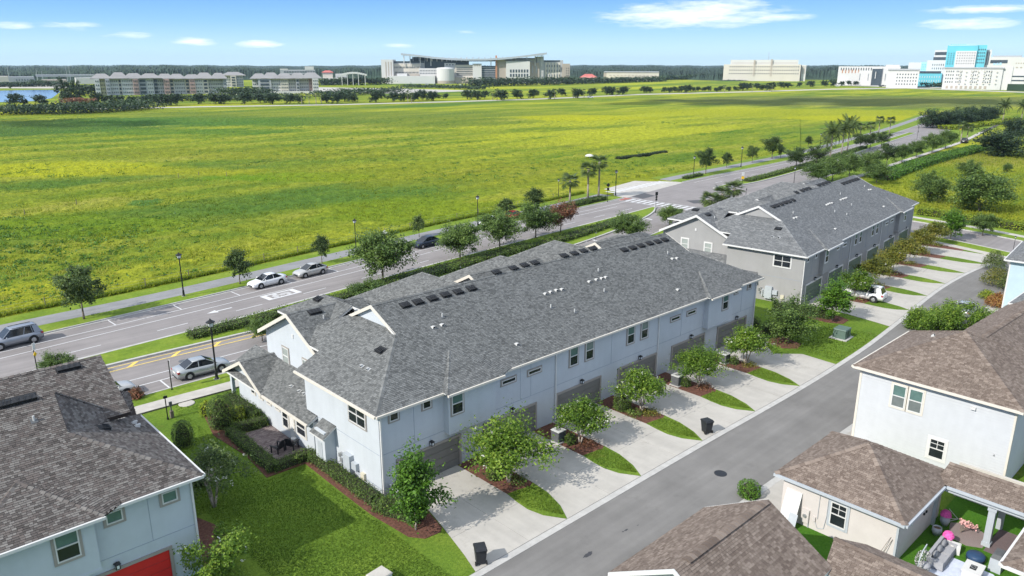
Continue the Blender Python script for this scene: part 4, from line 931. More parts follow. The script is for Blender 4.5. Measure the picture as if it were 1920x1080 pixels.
        def Wp(u,v): return onplane(u,v,(-.45,0,ZE),nW)
        roofvent(ro,Wp(714,657),nW,(0,-1,0),.72,.5)
        for u,v in ((679,687),(691,693),(669,583),(677,586)): roofvent(ro,Wp(u,v),nW,(0,-1,0),kind='hood')
        n1=Vector((0,-.5,1)); roofvent(ro,onplane(590,585,(0,9.0,5.9),n1),n1,(1,0,0),.95,.5); roofvent(ro,onplane(607,598,(0,9.0,5.9),n1),n1,(1,0,0),kind='pipe')
        nl=Vector((-.5,0,1))
        for u,v in ((547,725),(562,734),(571,739),(579,746)): roofvent(ro,onplane(u,v,(-.8,0,2.6),nl),nl,(0,-1,0),kind='hood')
        n2=Vector((-.5,0,1)); roofvent(ro,onplane(597,561,(.7,0,5.9),n2),n2,(0,-1,0),.8,.5)
    return T
town((0,0),0,'townhouse_row','long pale blue two-storey townhouse row with dark gray shingle roof','bluewall','white','shA','deckA','taupe','gdoor',300,'cream','seam')
town(OB,RB,'townhouse_row','warm gray two-storey townhouse row with white gable trim behind the pale blue row','graywall','white','shB','deckA','white','gdoorg',0,'white','seam',doortrim='white')
# ---------------------------------------------------------------- left neighbour
def onpy(u,v,y):
    x,z=ony(u,v,y); return (x,y,z)
def onz(u,v,z): return (*G(u,v,z),z)
T=thing('townhouse','pale blue house with brown shingle roof and red garage door at lower left','house',(0,0,0))
EX,EY=-10.55,.10   # eave corner
b=MB(); b.box(-60,.62,-.05,EX-.45,9.6,5.78); b.box(-60,.12,2.9,-15.75,.62,5.70); b.box(-60,9.2,-.05,-12.,16.5,6.8); wl=b.obj('wall','bluewall2',T)
s=MB(); s.box(-15.7,.606,2.93,EX-.5,.62,2.95); s.box(-13.2,.606,2.96,-13.18,.62,5.7); s.box(-12.7,.606,.0,-12.68,.62,2.9) if 0 else None; stuff(s.obj('stucco_joint','seam',wl))
b=MB(); b.box(-60,.08,2.78,-15.75,.62,2.9); b.obj('bay_sill','bluewall2',T)
r=Roof(T,'shL','deckR','deckR',0,0,0,300,.235,.132,lambda x,y,z:x>-22)
z0=5.85; zy=lambda y:z0+SL*(y-EY); 
pL0=lambda x,y:(x,y,zy(y)); LT=pL0(-15.25,4.80); T0=(-15.05,7.5,9.4); T1=(-11.35,8.95,6.3)
r.plane([(-60,EY,z0),(EX,EY,z0),LT,T0,(-60,7.5,9.4)])
r.plane([(EX,EY,z0),(EX,9.6,z0),LT]); r.plane([T0,LT,T1],.05)
# wing toward the street, its slope facing the alley
R0=Vector((-11.5,12,9.22)); r.plane([(-60,7.6,7.05),(-11.5,7.6,7.05),tuple(R0),(-60,12,9.22)]); r.plane([(-60,12,9.22),tuple(R0),(-11.5,16.8,6.85),(-60,16.8,6.85)],sh=False)
q=[onpy(217,730,13.6),onpy(243,736,13.3),onpy(257,781,10.2),onpy(231,779,10.4)]; r.plane(q,.1)
r.cap((EX,EY,z0),LT); r.cap((EX,9.6,z0),LT); r.cap(T0,T1,.14); r.cap(tuple(R0),(-60,12,9.22)); r.cap((-60,7.5,9.43),T0)
# bay roof with hip
ap=(-18.0,2.9,zy(2.9)+.05); r.plane([(-60,-.42,z0-.02),(-15.6,-.42,z0-.02),ap,(-60,3.2,zy(3.2)+.05)] if 0 else [(-15.35,-.42,z0-.02),ap,(-21.2,-.42,z0-.02)],.12); r.plane([(-15.35,-.42,z0-.02),(-14.4,EY+.02,z0+.03),ap],.06)
r.cap((-15.35,-.42,z0-.02),ap); r.cap((-21.2,-.42,z0-.02),ap); r.cap(ap,(-14.6,EY,z0))
r.gutter((-15.3,EY,z0),(EX,EY,z0),(0,-1,0)); r.gutter((-30,-.42,z0-.02),(-15.35,-.42,z0-.02),(0,-1,0)); r.gutter((EX,EY,z0),(EX,9.6,z0),(1,0,0))
ro=r.done('white')
U,Nf=(1,0,0),(0,-1,0)
def wx(u,v,y): return ony(u,v,y)
x,_=wx(92,1000,.12); win(T,(x+.1,.12,4.0),U,Nf,1.0,1.45,'taupe',upper='glassg',lower='glassd',ub=.13)
x,_=wx(197,968,.62); win(T,(x,.62,4.72),U,Nf,.75,.62,'taupe',rows=1,upper='glassg',ub=.13); x,_=wx(303,935,.62); win(T,(x,.62,4.72),U,Nf,.75,.62,'taupe',rows=1,upper='glassg',ub=.13)
x,_=wx(327,1070,.62); garage(T,(x-5.0,.62,.03),U,Nf,4.88,2.1,'gdoorr'); x,z=wx(219,1062,.62); walllight(T,(x,.62,2.45),Nf); spout(T,EX-.5,.62,5.7,Nf,'white')
x,z=wx(343,1070,.62); q=MB(); q.box(x,.55,z-.1,x+.3,.62,z+.1); q.obj('wall_vent','white',T)
nL=Vector((0,-SL,1)); pL=lambda u,v:onplane(u,v,(0,EY,z0),nL)
for u,v in ((45,749),(10,758)): roofvent(ro,pL(u,v),nL,(1,0,0),1.1 if u>20 else .6,.5)
nT=Vector((0,-.49,1)); p=onplane(128,690,tuple(R0),nT); roofvent(ro,p,nT,(1,0,0),1.2,.45)
roofvent(ro,onplane(64,790,(0,EY,z0),nL),nL,(1,0,0),kind='pipe'); nX=Vector((SL,0,1)); pX=lambda u,v:onplane(u,v,(EX,0,z0),nX)
roofvent(ro,pX(195,803),nX,(0,1,0),.6,.5); roofvent(ro,pX(251,794),nX,(0,1,0),kind='hood'); roofvent(ro,pX(257,800),nX,(0,1,0),kind='hood'); 
# ================================================================ HOUSES ACROSS THE ALLEY
lap=lambda parent,o,u,n,w_,h,mt,st=.19,z0=.1:_lap(parent,o,u,n,w_,h,mt,st,z0)
def _lap(parent,o,u,n,w_,h,mt,st,z0):
    o=Vector(o);u=Vector(u);n=Vector(n); T=lambda p:tuple(o+u*p[0]+n*p[1]+Vector((0,0,p[2]))); b=MB(T); z=z0
    while z<h-.02:
        z2=min(z+st,h); b.add([(0,.028,z),(w_,.028,z),(w_,.006,z2),(0,.006,z2),(0,0,z),(w_,0,z)],[(0,1,2,3),(4,5,1,0)]); z=z2
    return stuff(b.obj('siding',mt,parent))
T=thing('house','white two-storey house with lap siding and brown roof at right edge','house',(0,0,0))
X0,Y0,Y1,X1=29.0,-16.75,-26.2,38.45
b=MB(); b.box(X0,Y1,-.05,X1,Y0,5.72); b.box(X1,-26.0,-.05,53.6,-20.5,4.8); b.obj('wall','whitewall',T)
lap(T,(X0,Y0,0),(0,-1,0),(-1,0,0),Y0-Y1,5.72,'whitewall'); lap(T,(X0,Y1,0),(1,0,0),(0,-1,0),9.4,5.72,'whitewall')
b=MB()
for (x,y) in ((X0,Y0),(X0,Y1)): b.box(x-.05,y-.06,0,x+.12,y+.06,5.72)
b.obj('corner_board','cream',T)
r=Roof(T,'shR','deckR','cream',0,0,0,300,.24,.135,lambda x,y,z:True)
e=.45; zE=5.78; w2=(Y0-Y1)/2+e; yc=(Y0+Y1)/2; zR=zE+.5*w2; sl=.5
x0=X0-e
r.plane([(x0,Y0+e,zE),(x0+w2,yc,zR),(x0,Y1-e,zE)])
xe=x0+2*w2; r.plane([(x0,Y0+e,zE),(xe,Y0+e,zE),(x0+w2,yc,zR)]); r.plane([(xe,Y0+e,zE),(xe,Y1-e,zE),(x0+w2,yc,zR)])
r.plane([(x0,Y1-e,zE),(x0+w2,yc,zR),(xe,Y1-e,zE)])
# second, farther gable with its own ridge
rp0=Vector((36.,-19.6,9.2)); 
r.plane([(35.0,-19.3,6.2),(54,-19.3,5.5),(54,-22,6.9),(35.0,-22,7.6)],.1); r.plane([(35.0,-22,7.6),(54,-22,6.9),(54,-26.5,4.5),(35.0,-26.5,5.2)],.1)
r.cap((x0,Y0+e,zE),(x0+w2,yc,zR),.2); r.cap((x0,Y1-e,zE),(x0+w2,yc,zR),.2); r.cap((x0+w2,yc,zR),(xe,Y1-e,zE),.2); r.cap((x0+w2,yc,zR),(xe,Y0+e,zE),.2); r.cap((35.0,-22,7.6),(54,-22,6.9),.2)
r.gutter((x0,Y0+e,zE),(x0,Y1-e,zE),(-1,0,0)); r.gutter((x0,Y1-e,zE),(xe,Y1-e,zE),(0,-1,0)); r.gutter((x0,Y0+e,zE),(xe,Y0+e,zE),(0,1,0))
ro=r.done('cream')
y,z=onx(1669,765,X0); win(T,(X0,y,3.5),(0,-1,0),(-1,0,0),.88,1.62,'cream',upper='glassg',lower='shadeg',ub=.12); win(T,(X0,y-1.08,3.5),(0,-1,0),(-1,0,0),.88,1.62,'cream',upper='glassg',lower='shadeg',ub=.12)
y,z=onx(1742,838,X0); win(T,(X0,y,.75),(0,-1,0),(-1,0,0),.95,1.35,'white',upper='glassd',cols=1,ub=.16,muntin=True)
y,z=onx(1826,765,X0); q=MB(); q.box(X0-.18,y-.14,z-.08,X0,y+.14,z+.08); q.obj('wall_vent','white',T); y,z=onx(1864,853,X0); q=MB(); q.cyl((X0-.08,y,z),(X0,y,z),.05,.05,8); q.obj('hose_bib','steel',T)
spout(T,X0+.1,Y0+.02,5.6,(0,1,0),'cream')
n=Vector((-.5,0,1)); roofvent(ro,onplane(1750,631,(0,Y0+e,zE),(0,.5,1)),(0,.5,1),(1,0,0),kind='hood')
# small lower roofs beside it on the right edge
T=thing('house','cream-gutter porch roofs of a house cut by the right edge beside the white house','house',(0,0,0))
b=MB(); b.box(36.5,-35,-.05,45,-29.4,2.9); b.obj('wall','util',T)
r=Roof(T,'shR','deckR','cream',0,0,0,0,.33,.17); r.plane([(33.6,-28.3,3.1),(44,-28.3,3.1),(44,-32,4.9),(37.3,-32,4.9)]); r.plane([(33.6,-28.3,3.1),(37.3,-32,4.9),(33.6,-36,3.1)]); r.plane([(35.2,-27.0,3.9),(44,-27,3.9),(44,-29,4.9),(37,-29,4.9)])
r.gutter((33.6,-28.3,3.1),(33.6,-36,3.1),(-1,0,0)); r.gutter((33.6,-28.3,3.1),(44,-28.3,3.1),(0,1,0)); r.gutter((35.2,-27,3.9),(44,-27,3.9),(0,1,0)); r.done('cream')
b=MB(); b.box(33.9,-28.8,0,34.1,-28.6,3.); b.obj('porch_post','cream',T)
# ---- cottage garage
T=thing('garage_building','small ivory garage building with brown hip roof in front of the white house','garage',(0,0,0))
gx0,gx1,gy0,gy1=16.35,23.1,-24.45,-17.9
b=MB(); b.box(gx0,gy0,-.05,gx1,gy1,2.78); b.obj('wall','cotwall',T)
r=Roof(T,'shR','deckR','util',0,0,0,300,.23,.13,lambda x,y,z:True); e=.42; zE=2.85; h2=(gy1-gy0)/2+e; zR=zE+.55*h2; yc=(gy0+gy1)/2
ax0,ax1=gx0-e+h2,gx1+e-h2
r.plane([(gx0-e,gy0-e,zE),(gx0-e,gy1+e,zE),(ax0,yc,zR)]); r.plane([(gx1+e,gy0-e,zE),(gx1+e,gy1+e,zE),(ax1,yc,zR)]); r.plane([(gx0-e,gy0-e,zE),(gx1+e,gy0-e,zE),(ax1,yc,zR),(ax0,yc,zR)]); r.plane([(gx0-e,gy1+e,zE),(gx1+e,gy1+e,zE),(ax1,yc,zR),(ax0,yc,zR)])
for p in ((gx0-e,gy0-e),(gx0-e,gy1+e)): r.cap((*p,zE),(ax0,yc,zR),.2)
for p in ((gx1+e,gy0-e),(gx1+e,gy1+e)): r.cap((*p,zE),(ax1,yc,zR),.2)
r.gutter((gx0-e,gy1+e,zE),(gx0-e,gy0-e,zE),(-1,0,0)); r.gutter((gx0-e,gy0-e,zE),(gx1+e,gy0-e,zE),(0,-1,0)); r.done('util')
y,_=onx(1556,970,gx0); win(T,(gx0,y,.85),(0,-1,0),(-1,0,0),.92,1.45,'util',upper='glassd',lower='glassd',ub=.14,muntin=True)
y,z=onx(1511,966,gx0); q=MB(); q.box(gx0-.14,y-.22,z-.42,gx0,y+.22,z+.42); o=q.obj('meter_box','cotwall',T); q=MB(); q.cyl((gx0-.14,y,z+.05),(gx0-.22,y,z+.05),.11,.11,12); q.obj('meter','steel',o)
q=MB(); q.cyl((gx0-.05,y-.2,0),(gx0-.05,y-.2,z-.4),.03,.03,6); q.tube([(gx0-.04,y-.5,z),(gx0-.04,y-.75,z-.5),(gx0-.04,y-1.1,z-.35),(gx0-.04,y-1.2,z+.5),(gx0-.04,y-1.2,2.7)],[.015]*5,5); q.tube([(gx0-.04,y-.7,z+.1),(gx0-.04,y-.7,2.7)],[.012]*2,5); q.obj('cable','util',T); q=MB(); q.box(gx0-.1,y-.6,z-.1,gx0,y-.42,z+.15); q.obj('junction_box','cotwall',T)
for dz in (0,): 
    x,z=ony(1731,964,gy0); 
    for k in (0,.35): q=MB(); q.box(x+k,gy0-.08,z-.06,x+k+.12,gy0,z+.06); q.obj('wall_hook','black',T)
    x,z=ony(1706,982,gy0); q=MB(); q.ball((x,gy0-.1,z),(.07,.07,.09),8,5); q.obj('wall_bulb','white',T)
q=MB(); q.box(gx0-.02,gy0-.03,0,gx0+.1,gy0+.08,2.75); q.obj('corner_board','util',T)
# board leaning on the garage wall
t=thing('leaning_board','white door panel leaning on the ivory garage wall beside the meter box','board',(0,0,0)); y,z=onx(1482,960,gx0-.35)
b=MB(); b.add([(gx0-.75,y+.5,0),(gx0-.75,y-.45,0),(gx0-.05,y-.45,2.0),(gx0-.05,y+.5,2.0),(gx0-.70,y+.5,-.0),(gx0-.70,y-.45,0),(gx0-.0,y-.45,2.0),(gx0-.0,y+.5,2.0)],[(0,1,2,3),(7,6,5,4),(0,4,5,1),(2,6,7,3),(1,5,6,2),(0,3,7,4)]); b.obj('panel','white',t)
b=MB(); b.add([(gx0-.92,y-.1,.0),(gx0-.92,y-.6,.0),(gx0-.62,y-.6,.9),(gx0-.62,y-.1,.9)],[(0,1,2,3)]); b.add([(gx0-.96,y-.1,.0),(gx0-.96,y-.6,.0),(gx0-.66,y-.6,.9),(gx0-.66,y-.1,.9)],[(3,2,1,0)]); b.obj('small_panel','util',t)
t=thing('garden_canes','two thin canes leaning against the ivory wall corner','canes',(gx0,gy0+.5,0)); b=MB(); b.cyl((-.5,.2,0),(-.02,-.3,1.5),.015,.015,5); b.obj('cane','bark',t); b=MB(); b.cyl((-.45,.35,0),(-.02,-.2,1.6),.012,.012,5); b.obj('cane','bark',t)
# breezeway roof with posts running from the garage
T=thing('covered_walkway','covered walkway with brown roof and gray square columns beside the ivory garage','porch',(0,0,0))
r=Roof(T,'shR','deckR','util',0,0,0,300,.23,.13,lambda x,y,z:y>-31)
bx0,bx1,by0=21.75,24.6,-24.35
r.plane([(bx0,by0,2.85),(bx0,-38,2.85),(bx0+1.45,-38,3.6),(bx0+1.45,by0-.2,3.6)]); r.plane([(bx0+1.45,by0-.2,3.6),(bx0+1.45,-38,3.6),(bx1,-38,2.85),(bx1,by0,2.85)])
r.cap((bx0+1.45,by0-.2,3.6),(bx0+1.45,-38,3.6),.18); r.gutter((bx0,by0,2.85),(bx0,-38,2.85),(-1,0,0)); r.done('util')
b=MB(); b.box(bx0+.12,-38,2.42,bx0+.42,by0,2.78); b.box(bx1-.42,-38,2.42,bx1-.12,by0,2.78); b.obj('beam','util',T)
for y in (-27.35,-31.2): 
    b=MB(); b.box(bx0+.08,y-.17,0,bx0+.42,y+.17,2.42); b.box(bx0+.02,y-.22,0,bx0+.48,y+.22,.25); b.box(bx0+.02,y-.22,2.25,bx0+.48,y+.22,2.42); b.obj('column','util',T)
b=MB(); b.box(bx1-.42,-27.5,0,bx1-.12,-27.2,2.42); b.box(bx0+.1,by0-.25,0,bx0+.4,by0,2.42); b.obj('column','util',T)
tag(MB().box(26.3,-38,0,26.5,-24.3,2.3).obj('garden_wall',mat('cream_block_wall',(.50,.47,.42),.85,.06,2)),'cream block garden wall behind the covered walkway','wall')
# court: artificial turf, paving, furniture
bed([(13.2,-24.45),(26.3,-24.45),(26.3,-38),(13.2,-38)],.02,'turf','artificial_turf'); bed([(13.6,-18.0),(gx0-.02,-18.0),(gx0-.02,-24.5),(13.6,-24.5)],.018,'turf','artificial_turf')
bed([(21.3,-25.6),(22.9,-25.2),(23.6,-26.0),(23.0,-27.2),(21.5,-27.3),(21.1,-26.6)],.035,'paver','stone_paving'); bed([(21.3,-27.4),(24.3,-27.4),(24.3,-30),(21.3,-30)],.03,'paver','stone_paving')
def pot(name,label,p,h,r0,matn,fl,n,gp=None):
    t=thing(name,label,'planter',(p[0],p[1],.02)); b=MB(); b.lathe([(r0*.62,0),(r0,h*.55),(r0*.92,h),(r0*.8,h),(r0*.8,h*.85)],16); b.obj('pot',matn,t,True)
    b=MB(); b.lathe([(.01,h*.84),(r0*.78,h*.84),(r0*.78,h*.86),(.01,h*.88)],12); b.obj('soil','soil',t)
    if fl:
        r=np.random.RandomState(n); d=unit(r.normal(size=(n,3))); d[:,2]=np.abs(d[:,2]); P=d*np.array([.30,.30,.36])*r.uniform(.6,1,n)[:,None]; P[:,2]+=h+.04
        V,tb=leaves(P,.06,.3,.4,.9,n,out=d); link('flowers',quadmesh('flowers',V,tb,fl),t)
    return t
pot('flower_pot','tall gray pot with magenta flowers by the walkway wall',G(1770,985),.62,.27,'util','pink',900)
pot('flower_pot','empty round gray pot beside the ivory garage wall',G(1755,1003),.5,.27,'util',None,0)
pot('flower_pot','white pot with large pink flowers beside the white box',G(1775,1022),.48,.25,'white','pink',800)
t=thing('blossom_bush','arching bare branches with pale pink blossoms on the paving','plant',(*G(1800,1000),.03)); b=MB()
Ps=[]
for k in range(9):
    a=-.9+k*.16; L=.8+.1*(k%3); p=[(0,0,.05),(L*.5*math.cos(a),L*.5*math.sin(a),.45),(L*1.1*math.cos(a),L*1.1*math.sin(a),.35)]; b.tube(p,[.015,.01,.005],4); Ps+= [[p[1][0]+(p[2][0]-p[1][0])*q,p[1][1]+(p[2][1]-p[1][1])*q,p[1][2]+(p[2][2]-p[1][2])*q] for q in np.linspace(-.4,1,26)]
b.obj('branches','bark',t); P=np.array(Ps)+NR.normal(0,.04,(len(Ps),3)); V,tb=leaves(P,.05,.3,.4,.9,5); link('blossoms',quadmesh('blossoms',V,tb,'pinkp'),t)
M['sofa']=mat('gray_sofa_fabric',(.33,.33,.345),.95,.08,8,.2,60); M['sofad']=mat('dark_sofa_fabric',(.22,.225,.24),.95,.1,8,.2,60)
sx_,sy_=G(1764,1050)
t=thing('outdoor_sofa','gray outdoor sofa facing the white fire table','sofa',(sx_,sy_,.02),.02)
b=MB(); b.box(-1.1,-.42,.06,1.1,.42,.32); b.obj('sofa_frame','sofad',t)
for k in range(2): b=MB(); b.frus(-1.0+k*1.0,-.42,-.02+k*1.0,.22,.32,.03,.46); b.obj('seat_cushion','sofa',t)
b=MB(); b.frus(-1.1,.22,1.1,.46,.3,.04,.82); b.obj('backrest','sofa',t)
for k in range(3): b=MB(); b.ball((-.7+k*.7,.14,.62),(.32,.13,.22),10,6); b.obj('back_cushion','sofad',t,True)
for k in (-1,1): b=MB(); b.frus(k*1.1-.1,-.42,k*1.1+.1,.42,.1,.02,.56); b.obj('armrest','sofa',t)
t=thing('box_table','white square box standing on the turf near the sofa','side table',(*G(1790,1036),.02),.2); b=MB(); b.box(-.24,-.24,0,.24,.24,.5); b.obj('box','white',t); b=MB(); b.box(-.2,-.2,.5,.2,.2,.53); b.obj('lid','white',t)
M['navy']=mat('navy_ottoman',(.022,.055,.12),.5,.15,5); t=thing('ottoman','round navy blue ottoman on the artificial turf','ottoman',(*G(1828,1052),.02)); b=MB(); b.lathe([(.38,0),(.46,.08),(.46,.34),(.40,.42),(.1,.44)],20); b.obj('seat','navy',t,True); b=MB(); b.lathe([(.47,.18),(.475,.2),(.47,.22)],20); b.obj('band','blackp',t)
M['rug']=mat('pale_blue_rug',(.52,.56,.66),.95,.12,3,.2,30); t=tag(MB().prism([G(1722,1082),G(1772,1040),G(1862,1078),G(1900,1120),G(1800,1160)],.02,.032).obj('outdoor_rug','rug'),'pale blue patterned rug under the white fire table','rug')
t=thing('fire_table','white rectangular fire table with black burner on the rug','table',(*G(1822,1082),.03),.05); b=MB(); b.box(-.55,-.4,0,.55,.4,.5); b.obj('table_base','white',t); b=MB(); b.box(-.6,-.45,.5,.6,.45,.56); b.obj('table_top','white',t); b=MB(); b.box(-.22,-.15,.56,.22,.15,.575); b.obj('burner','black',t); b=MB(); b.lathe([(.12,.575),(.12,.60),(.09,.60),(.09,.575)],16); b.obj('ring','steel',t)
# woven hanging egg chair
t=thing('hanging_egg_chair','black and white egg chair hanging in a curved frame on the turf','chair',(*G(1728,1078),.02)); b=MB()
ar=[(math.cos(a)*.75-.1,0,1.0+.98*math.sin(a)) for a in np.linspace(-1.35,2.9,16)] if 0 else [(-.75+.0,.0,.05),(-.95,.0,.6),(-.9,0,1.2),(-.55,0,1.7),(0,0,1.85)]
b.tube(ar,[.03]*5,8); b.lathe([(.6,0),(.6,.03),(.52,.03),(.52,0)],20); b.obj('stand','util',t); V=[];
r=np.random.RandomState(4); n=2600; th_=r.uniform(0,2*pi,n); ph=r.uniform(-1.35,1.45,n); P=np.stack([.42*np.cos(ph)*np.cos(th_),.42*np.cos(ph)*np.sin(th_),.85+.58*np.sin(ph)],1); keep=~((P[:,1]<-.1)&(P[:,2]>.6)&(P[:,2]<1.25)); P=P[keep]; V,tb=leaves(P,.035,.3,.1,.35,6,out=unit(P-np.array([0,0,.85])))
M['wicker']=mat_leaf('black_white_wicker',[(0,(.03,.03,.032)),(.55,(.10,.10,.10)),(.6,(.55,.54,.52)),(1,(.7,.69,.66))],0); link('basket',quadmesh('basket',V,tb,'wicker'),t); b=MB(); b.ball((0,-.05,.62),(.34,.3,.16),12,6); b.obj('cushion','sofa',t,True)
b=MB(); b.cyl((0,0,1.4),(0,0,1.85),.012,.012,5); b.obj('chain','steel',t)
t=thing('outdoor_screen','black flat screen on the wall under the walkway roof','television',(26.2,-25.9,.75)); b=MB(); b.box(-.06,-.55,0,.02,.4,.8); b.obj('panel','blackp',t); b=MB(); b.box(-.1,-.2,-.1,.02,.05,.0); b.obj('stand','black',t)
t=thing('folding_stand','thin white folding frame standing on the turf behind the pots','frame',(23.1,-25.2,.02)); b=MB(); b.tube([(-.4,.2,.02),(.5,-.2,.02),(.7,.4,.35)],[.02]*3,5); b.tube([(-.4,.2,.3),(.5,-.2,.02)],[.02]*2,5); b.obj('rail','white',t)
# roof lower right corner of picture
T=thing('porch_building','brown porch roof with white gutter at lower right corner','porch',(0,0,0)); r=Roof(T,'shR','deckR','util',0,0,0,60,.23,.13)
r.plane([(15.9,-29.3,2.9),(24,-29.3,2.9),(24,-33.4,4.8),(19.6,-33.4,4.8)]); r.plane([(15.9,-29.3,2.9),(19.6,-33.4,4.8),(15.9,-38,2.9)]); r.cap((15.9,-29.3,2.9),(19.6,-33.4,4.8),.18); r.gutter((15.9,-29.3,2.9),(24,-29.3,2.9),(0,1,0)); r.gutter((15.9,-29.3,2.9),(15.9,-38,2.9),(-1,0,0)); r.done('white')
b=MB(); b.box(16.5,-37,0,24,-30.2,2.8); b.obj('wall','util',T)
t=thing('barbecue','gray covered barbecue beside the corner porch','barbecue',(*G(1868,1066),.02)); b=MB(); b.frus(-.5,-.3,.5,.3,.0,.03,.75); b.obj('cart','util',t); b=MB(); b.frus(-.45,-.28,.45,.28,.75,.08,1.0); b.obj('hood','acgray',t); b=MB(); b.cyl((-.3,-.34,.9),(.3,-.34,.9),.02,.02,6); b.obj('handle','steel',t)
# ---- brown gabled roof along the bottom edge
T=thing('garage_building','brown gabled garage roof with white rake cut off by the bottom edge','garage',(0,0,0))
b=MB(); b.box(2.05,-23.6,-.05,9.3,-17.0,2.8); b.add([(2.05,-23.6,2.8),(2.05,-17,2.8),(2.05,-20.3,4.75),(2.2,-23.6,2.8),(2.2,-17,2.8),(2.2,-20.3,4.75)],[(0,1,2),(5,4,3),(0,2,5,3),(2,1,4,5)]); b.obj('wall','whitewall',T)
r=Roof(T,'shR','deckR','white',0,0,0,300,.26,.14); x0,x1=1.6,9.65; zE=2.9; yr=-20.3; zR=5.0
r.plane([(x0,-16.75,zE),(x1,-16.75,zE),(x1,yr,zR),(x0,yr,zR)]); r.plane([(x0,yr,zR),(x1,yr,zR),(x1,-23.85,zE),(x0,-23.85,zE)])
r.rake((x0,-16.75,zE),(x0,yr,zR),(-1,0,0),.2); r.rake((x0,yr,zR),(x0,-23.85,zE),(-1,0,0),.2); r.rake((x1,-16.75,zE),(x1,yr,zR),(1,0,0),.16,.03); r.cap((x0+.9,yr,zR),(x1,yr,zR),.22,.3,.06); r.done('white')
T=thing('covered_walkway','small brown ridge roof behind the bottom edge garage, beside its turf strip','porch',(0,0,0)); r=Roof(T,'shR','deckR','util',0,0,0,100,.23,.13)
r.plane([(9.2,-23.6,2.75),(11.1,-23.2,3.55),(11.1,-36,3.55),(9.2,-36,2.75)]); r.plane([(11.1,-23.2,3.55),(12.9,-24.1,2.75),(12.9,-36,2.75),(11.1,-36,3.55)]); r.cap((11.1,-23.2,3.55),(11.1,-34,3.55),.18); r.done('util'); b=MB(); b.box(9.4,-36,2.3,9.7,-24,2.7); b.box(12.3,-36,2.3,12.6,-24.3,2.7); b.obj('beam','util',T)
for y in (-24.5,-29): b=MB(); b.box(12.28,y-.15,0,12.62,y+.15,2.3); b.obj('column','util',T)
# ---- aqua houses on the right edge
for i,(u,v,lab) in enumerate(((1884,486,'aqua house corner with gray roof farther up the alley, cut by the right edge'),(1893,568,'pale aqua house corner with gray roof and white gutter, nearer one at the right edge'))):
    x,y=G(u,v,5.8); T=thing('house',lab,'house',(x+.45,y-.45,0),RB if i==0 else 0); b=MB(); b.box(0,-9.5,-.05,11,0,5.75); b.obj('wall','aquawall',T); b=MB(); b.box(-.02,-.1,0,.12,.03,5.75); b.obj('corner_board','white',T)
    r=Roof(T,'shB','deckA','white',x,y,0,0,.33,.17); w2=5.2; r.plane([(-.45,.45,5.8),(11.5,.45,5.8),(11.5,.45-w2,8.2),(-.45+w2,.45-w2,8.2)]); r.plane([(-.45,.45,5.8),(-.45+w2,.45-w2,8.2),(-.45,.45-2*w2,5.8)]); r.gutter((-.45,.45,5.8),(-.45,-9.9,5.8),(-1,0,0)); r.gutter((-.45,.45,5.8),(11,.45,5.8),(0,1,0)); r.done('white')
# ================================================================ VEGETATION
NM={}
def place(proto,loc,rz,sc,label,group=None,first=[None]):
    if proto not in NM: NM[proto]=proto.name; tr=[(c,kids(c)) for c in kids(proto)]; KIDS[proto.name]=tr; proto.location=loc; proto.rotation_euler=(0,0,rz); proto.scale=(sc,)*3 if isinstance(sc,(int,float)) else sc; proto['label']=label; 
    else: proto=dup(proto,loc,rz,label,sc,group); return proto
    if group: proto['group']=group
    return proto
cr1=tree_proto('crape_myrtle_tree','x','tree','crape',4.0,(2.55,2.55,1.25),9500,.09,11,'dome',1.5,70,4,'palebark',14,.11)
cr2=tree_proto('crape_myrtle_tree','x','tree','crape',3.9,(2.25,2.2,1.25),8200,.09,12,'dome',1.5,60,4,'palebark',34,.11)
for i,(x,y,sc,lab) in enumerate(((7.05,-4.0,1.04,'spreading green crape myrtle beside the second driveway of the pale blue row, nearest one'),(14.3,-3.7,.88,'green crape myrtle with white blossoms above the second air conditioner'),(21.7,-3.5,.90,'green crape myrtle with many white blossoms beside the middle driveways of the pale blue row'),(29.05,-3.8,.84,'green crape myrtle next to the air conditioner by the fourth driveway'),(36.2,-4.0,.95,'white-flowering crape myrtle at the last driveway of the pale blue row'))):
    place((cr1,cr2)[0 if i in (0,3) else 1],(x,y,.03),i*1.3,sc,lab,'crape myrtles along the pale blue townhouses')
mp=tree_proto('young_maple_tree','x','tree','maple',5.1,(1.75,1.75,2.15),9000,.09,13,'cone',1.3,70,1,'palebark',None,.055)
place(mp,(-.5,-4.15,.03),0,1.,'young bright green tree in mulch at the near corner of the pale blue row')
place(mp,(54.0,-3.75,.03),1.,(1.15,1.15,.86),'bright green tree in the mulch bed at the near corner of the gray townhouses')
x,y=G(1782,450); place(mp,(x,y,.03),2.,(1.35,1.35,.9),'small bright green tree on the lawn past the far end of the gray townhouses')
el=tree_proto('elm_tree','x','tree','elm',4.7,(2.2,2.2,1.95),8500,.095,15,'oval',1.3,60,2,'bark',None,.10)
place(el,(44.3,-3.9,.03),0,(1.05,1.05,.92),'bushy dark green tree between the two townhouse rows')
au=tree_proto('bronze_crape_myrtle_tree','x','tree','autumn',3.9,(2.0,2.0,1.3),7000,.10,17,'dome',1.4,54,3,'palebark',10,.09)
labB=['green-topped crape myrtle covering the front of the white car','yellow-green crape myrtle behind the white car','bronze-leaved crape myrtle by the third driveway of the gray row','bronze crape myrtle by the fourth driveway of the gray row','bronze-yellow crape myrtle by the fifth driveway of the gray row','farthest bronze crape myrtle at the end of the gray row']
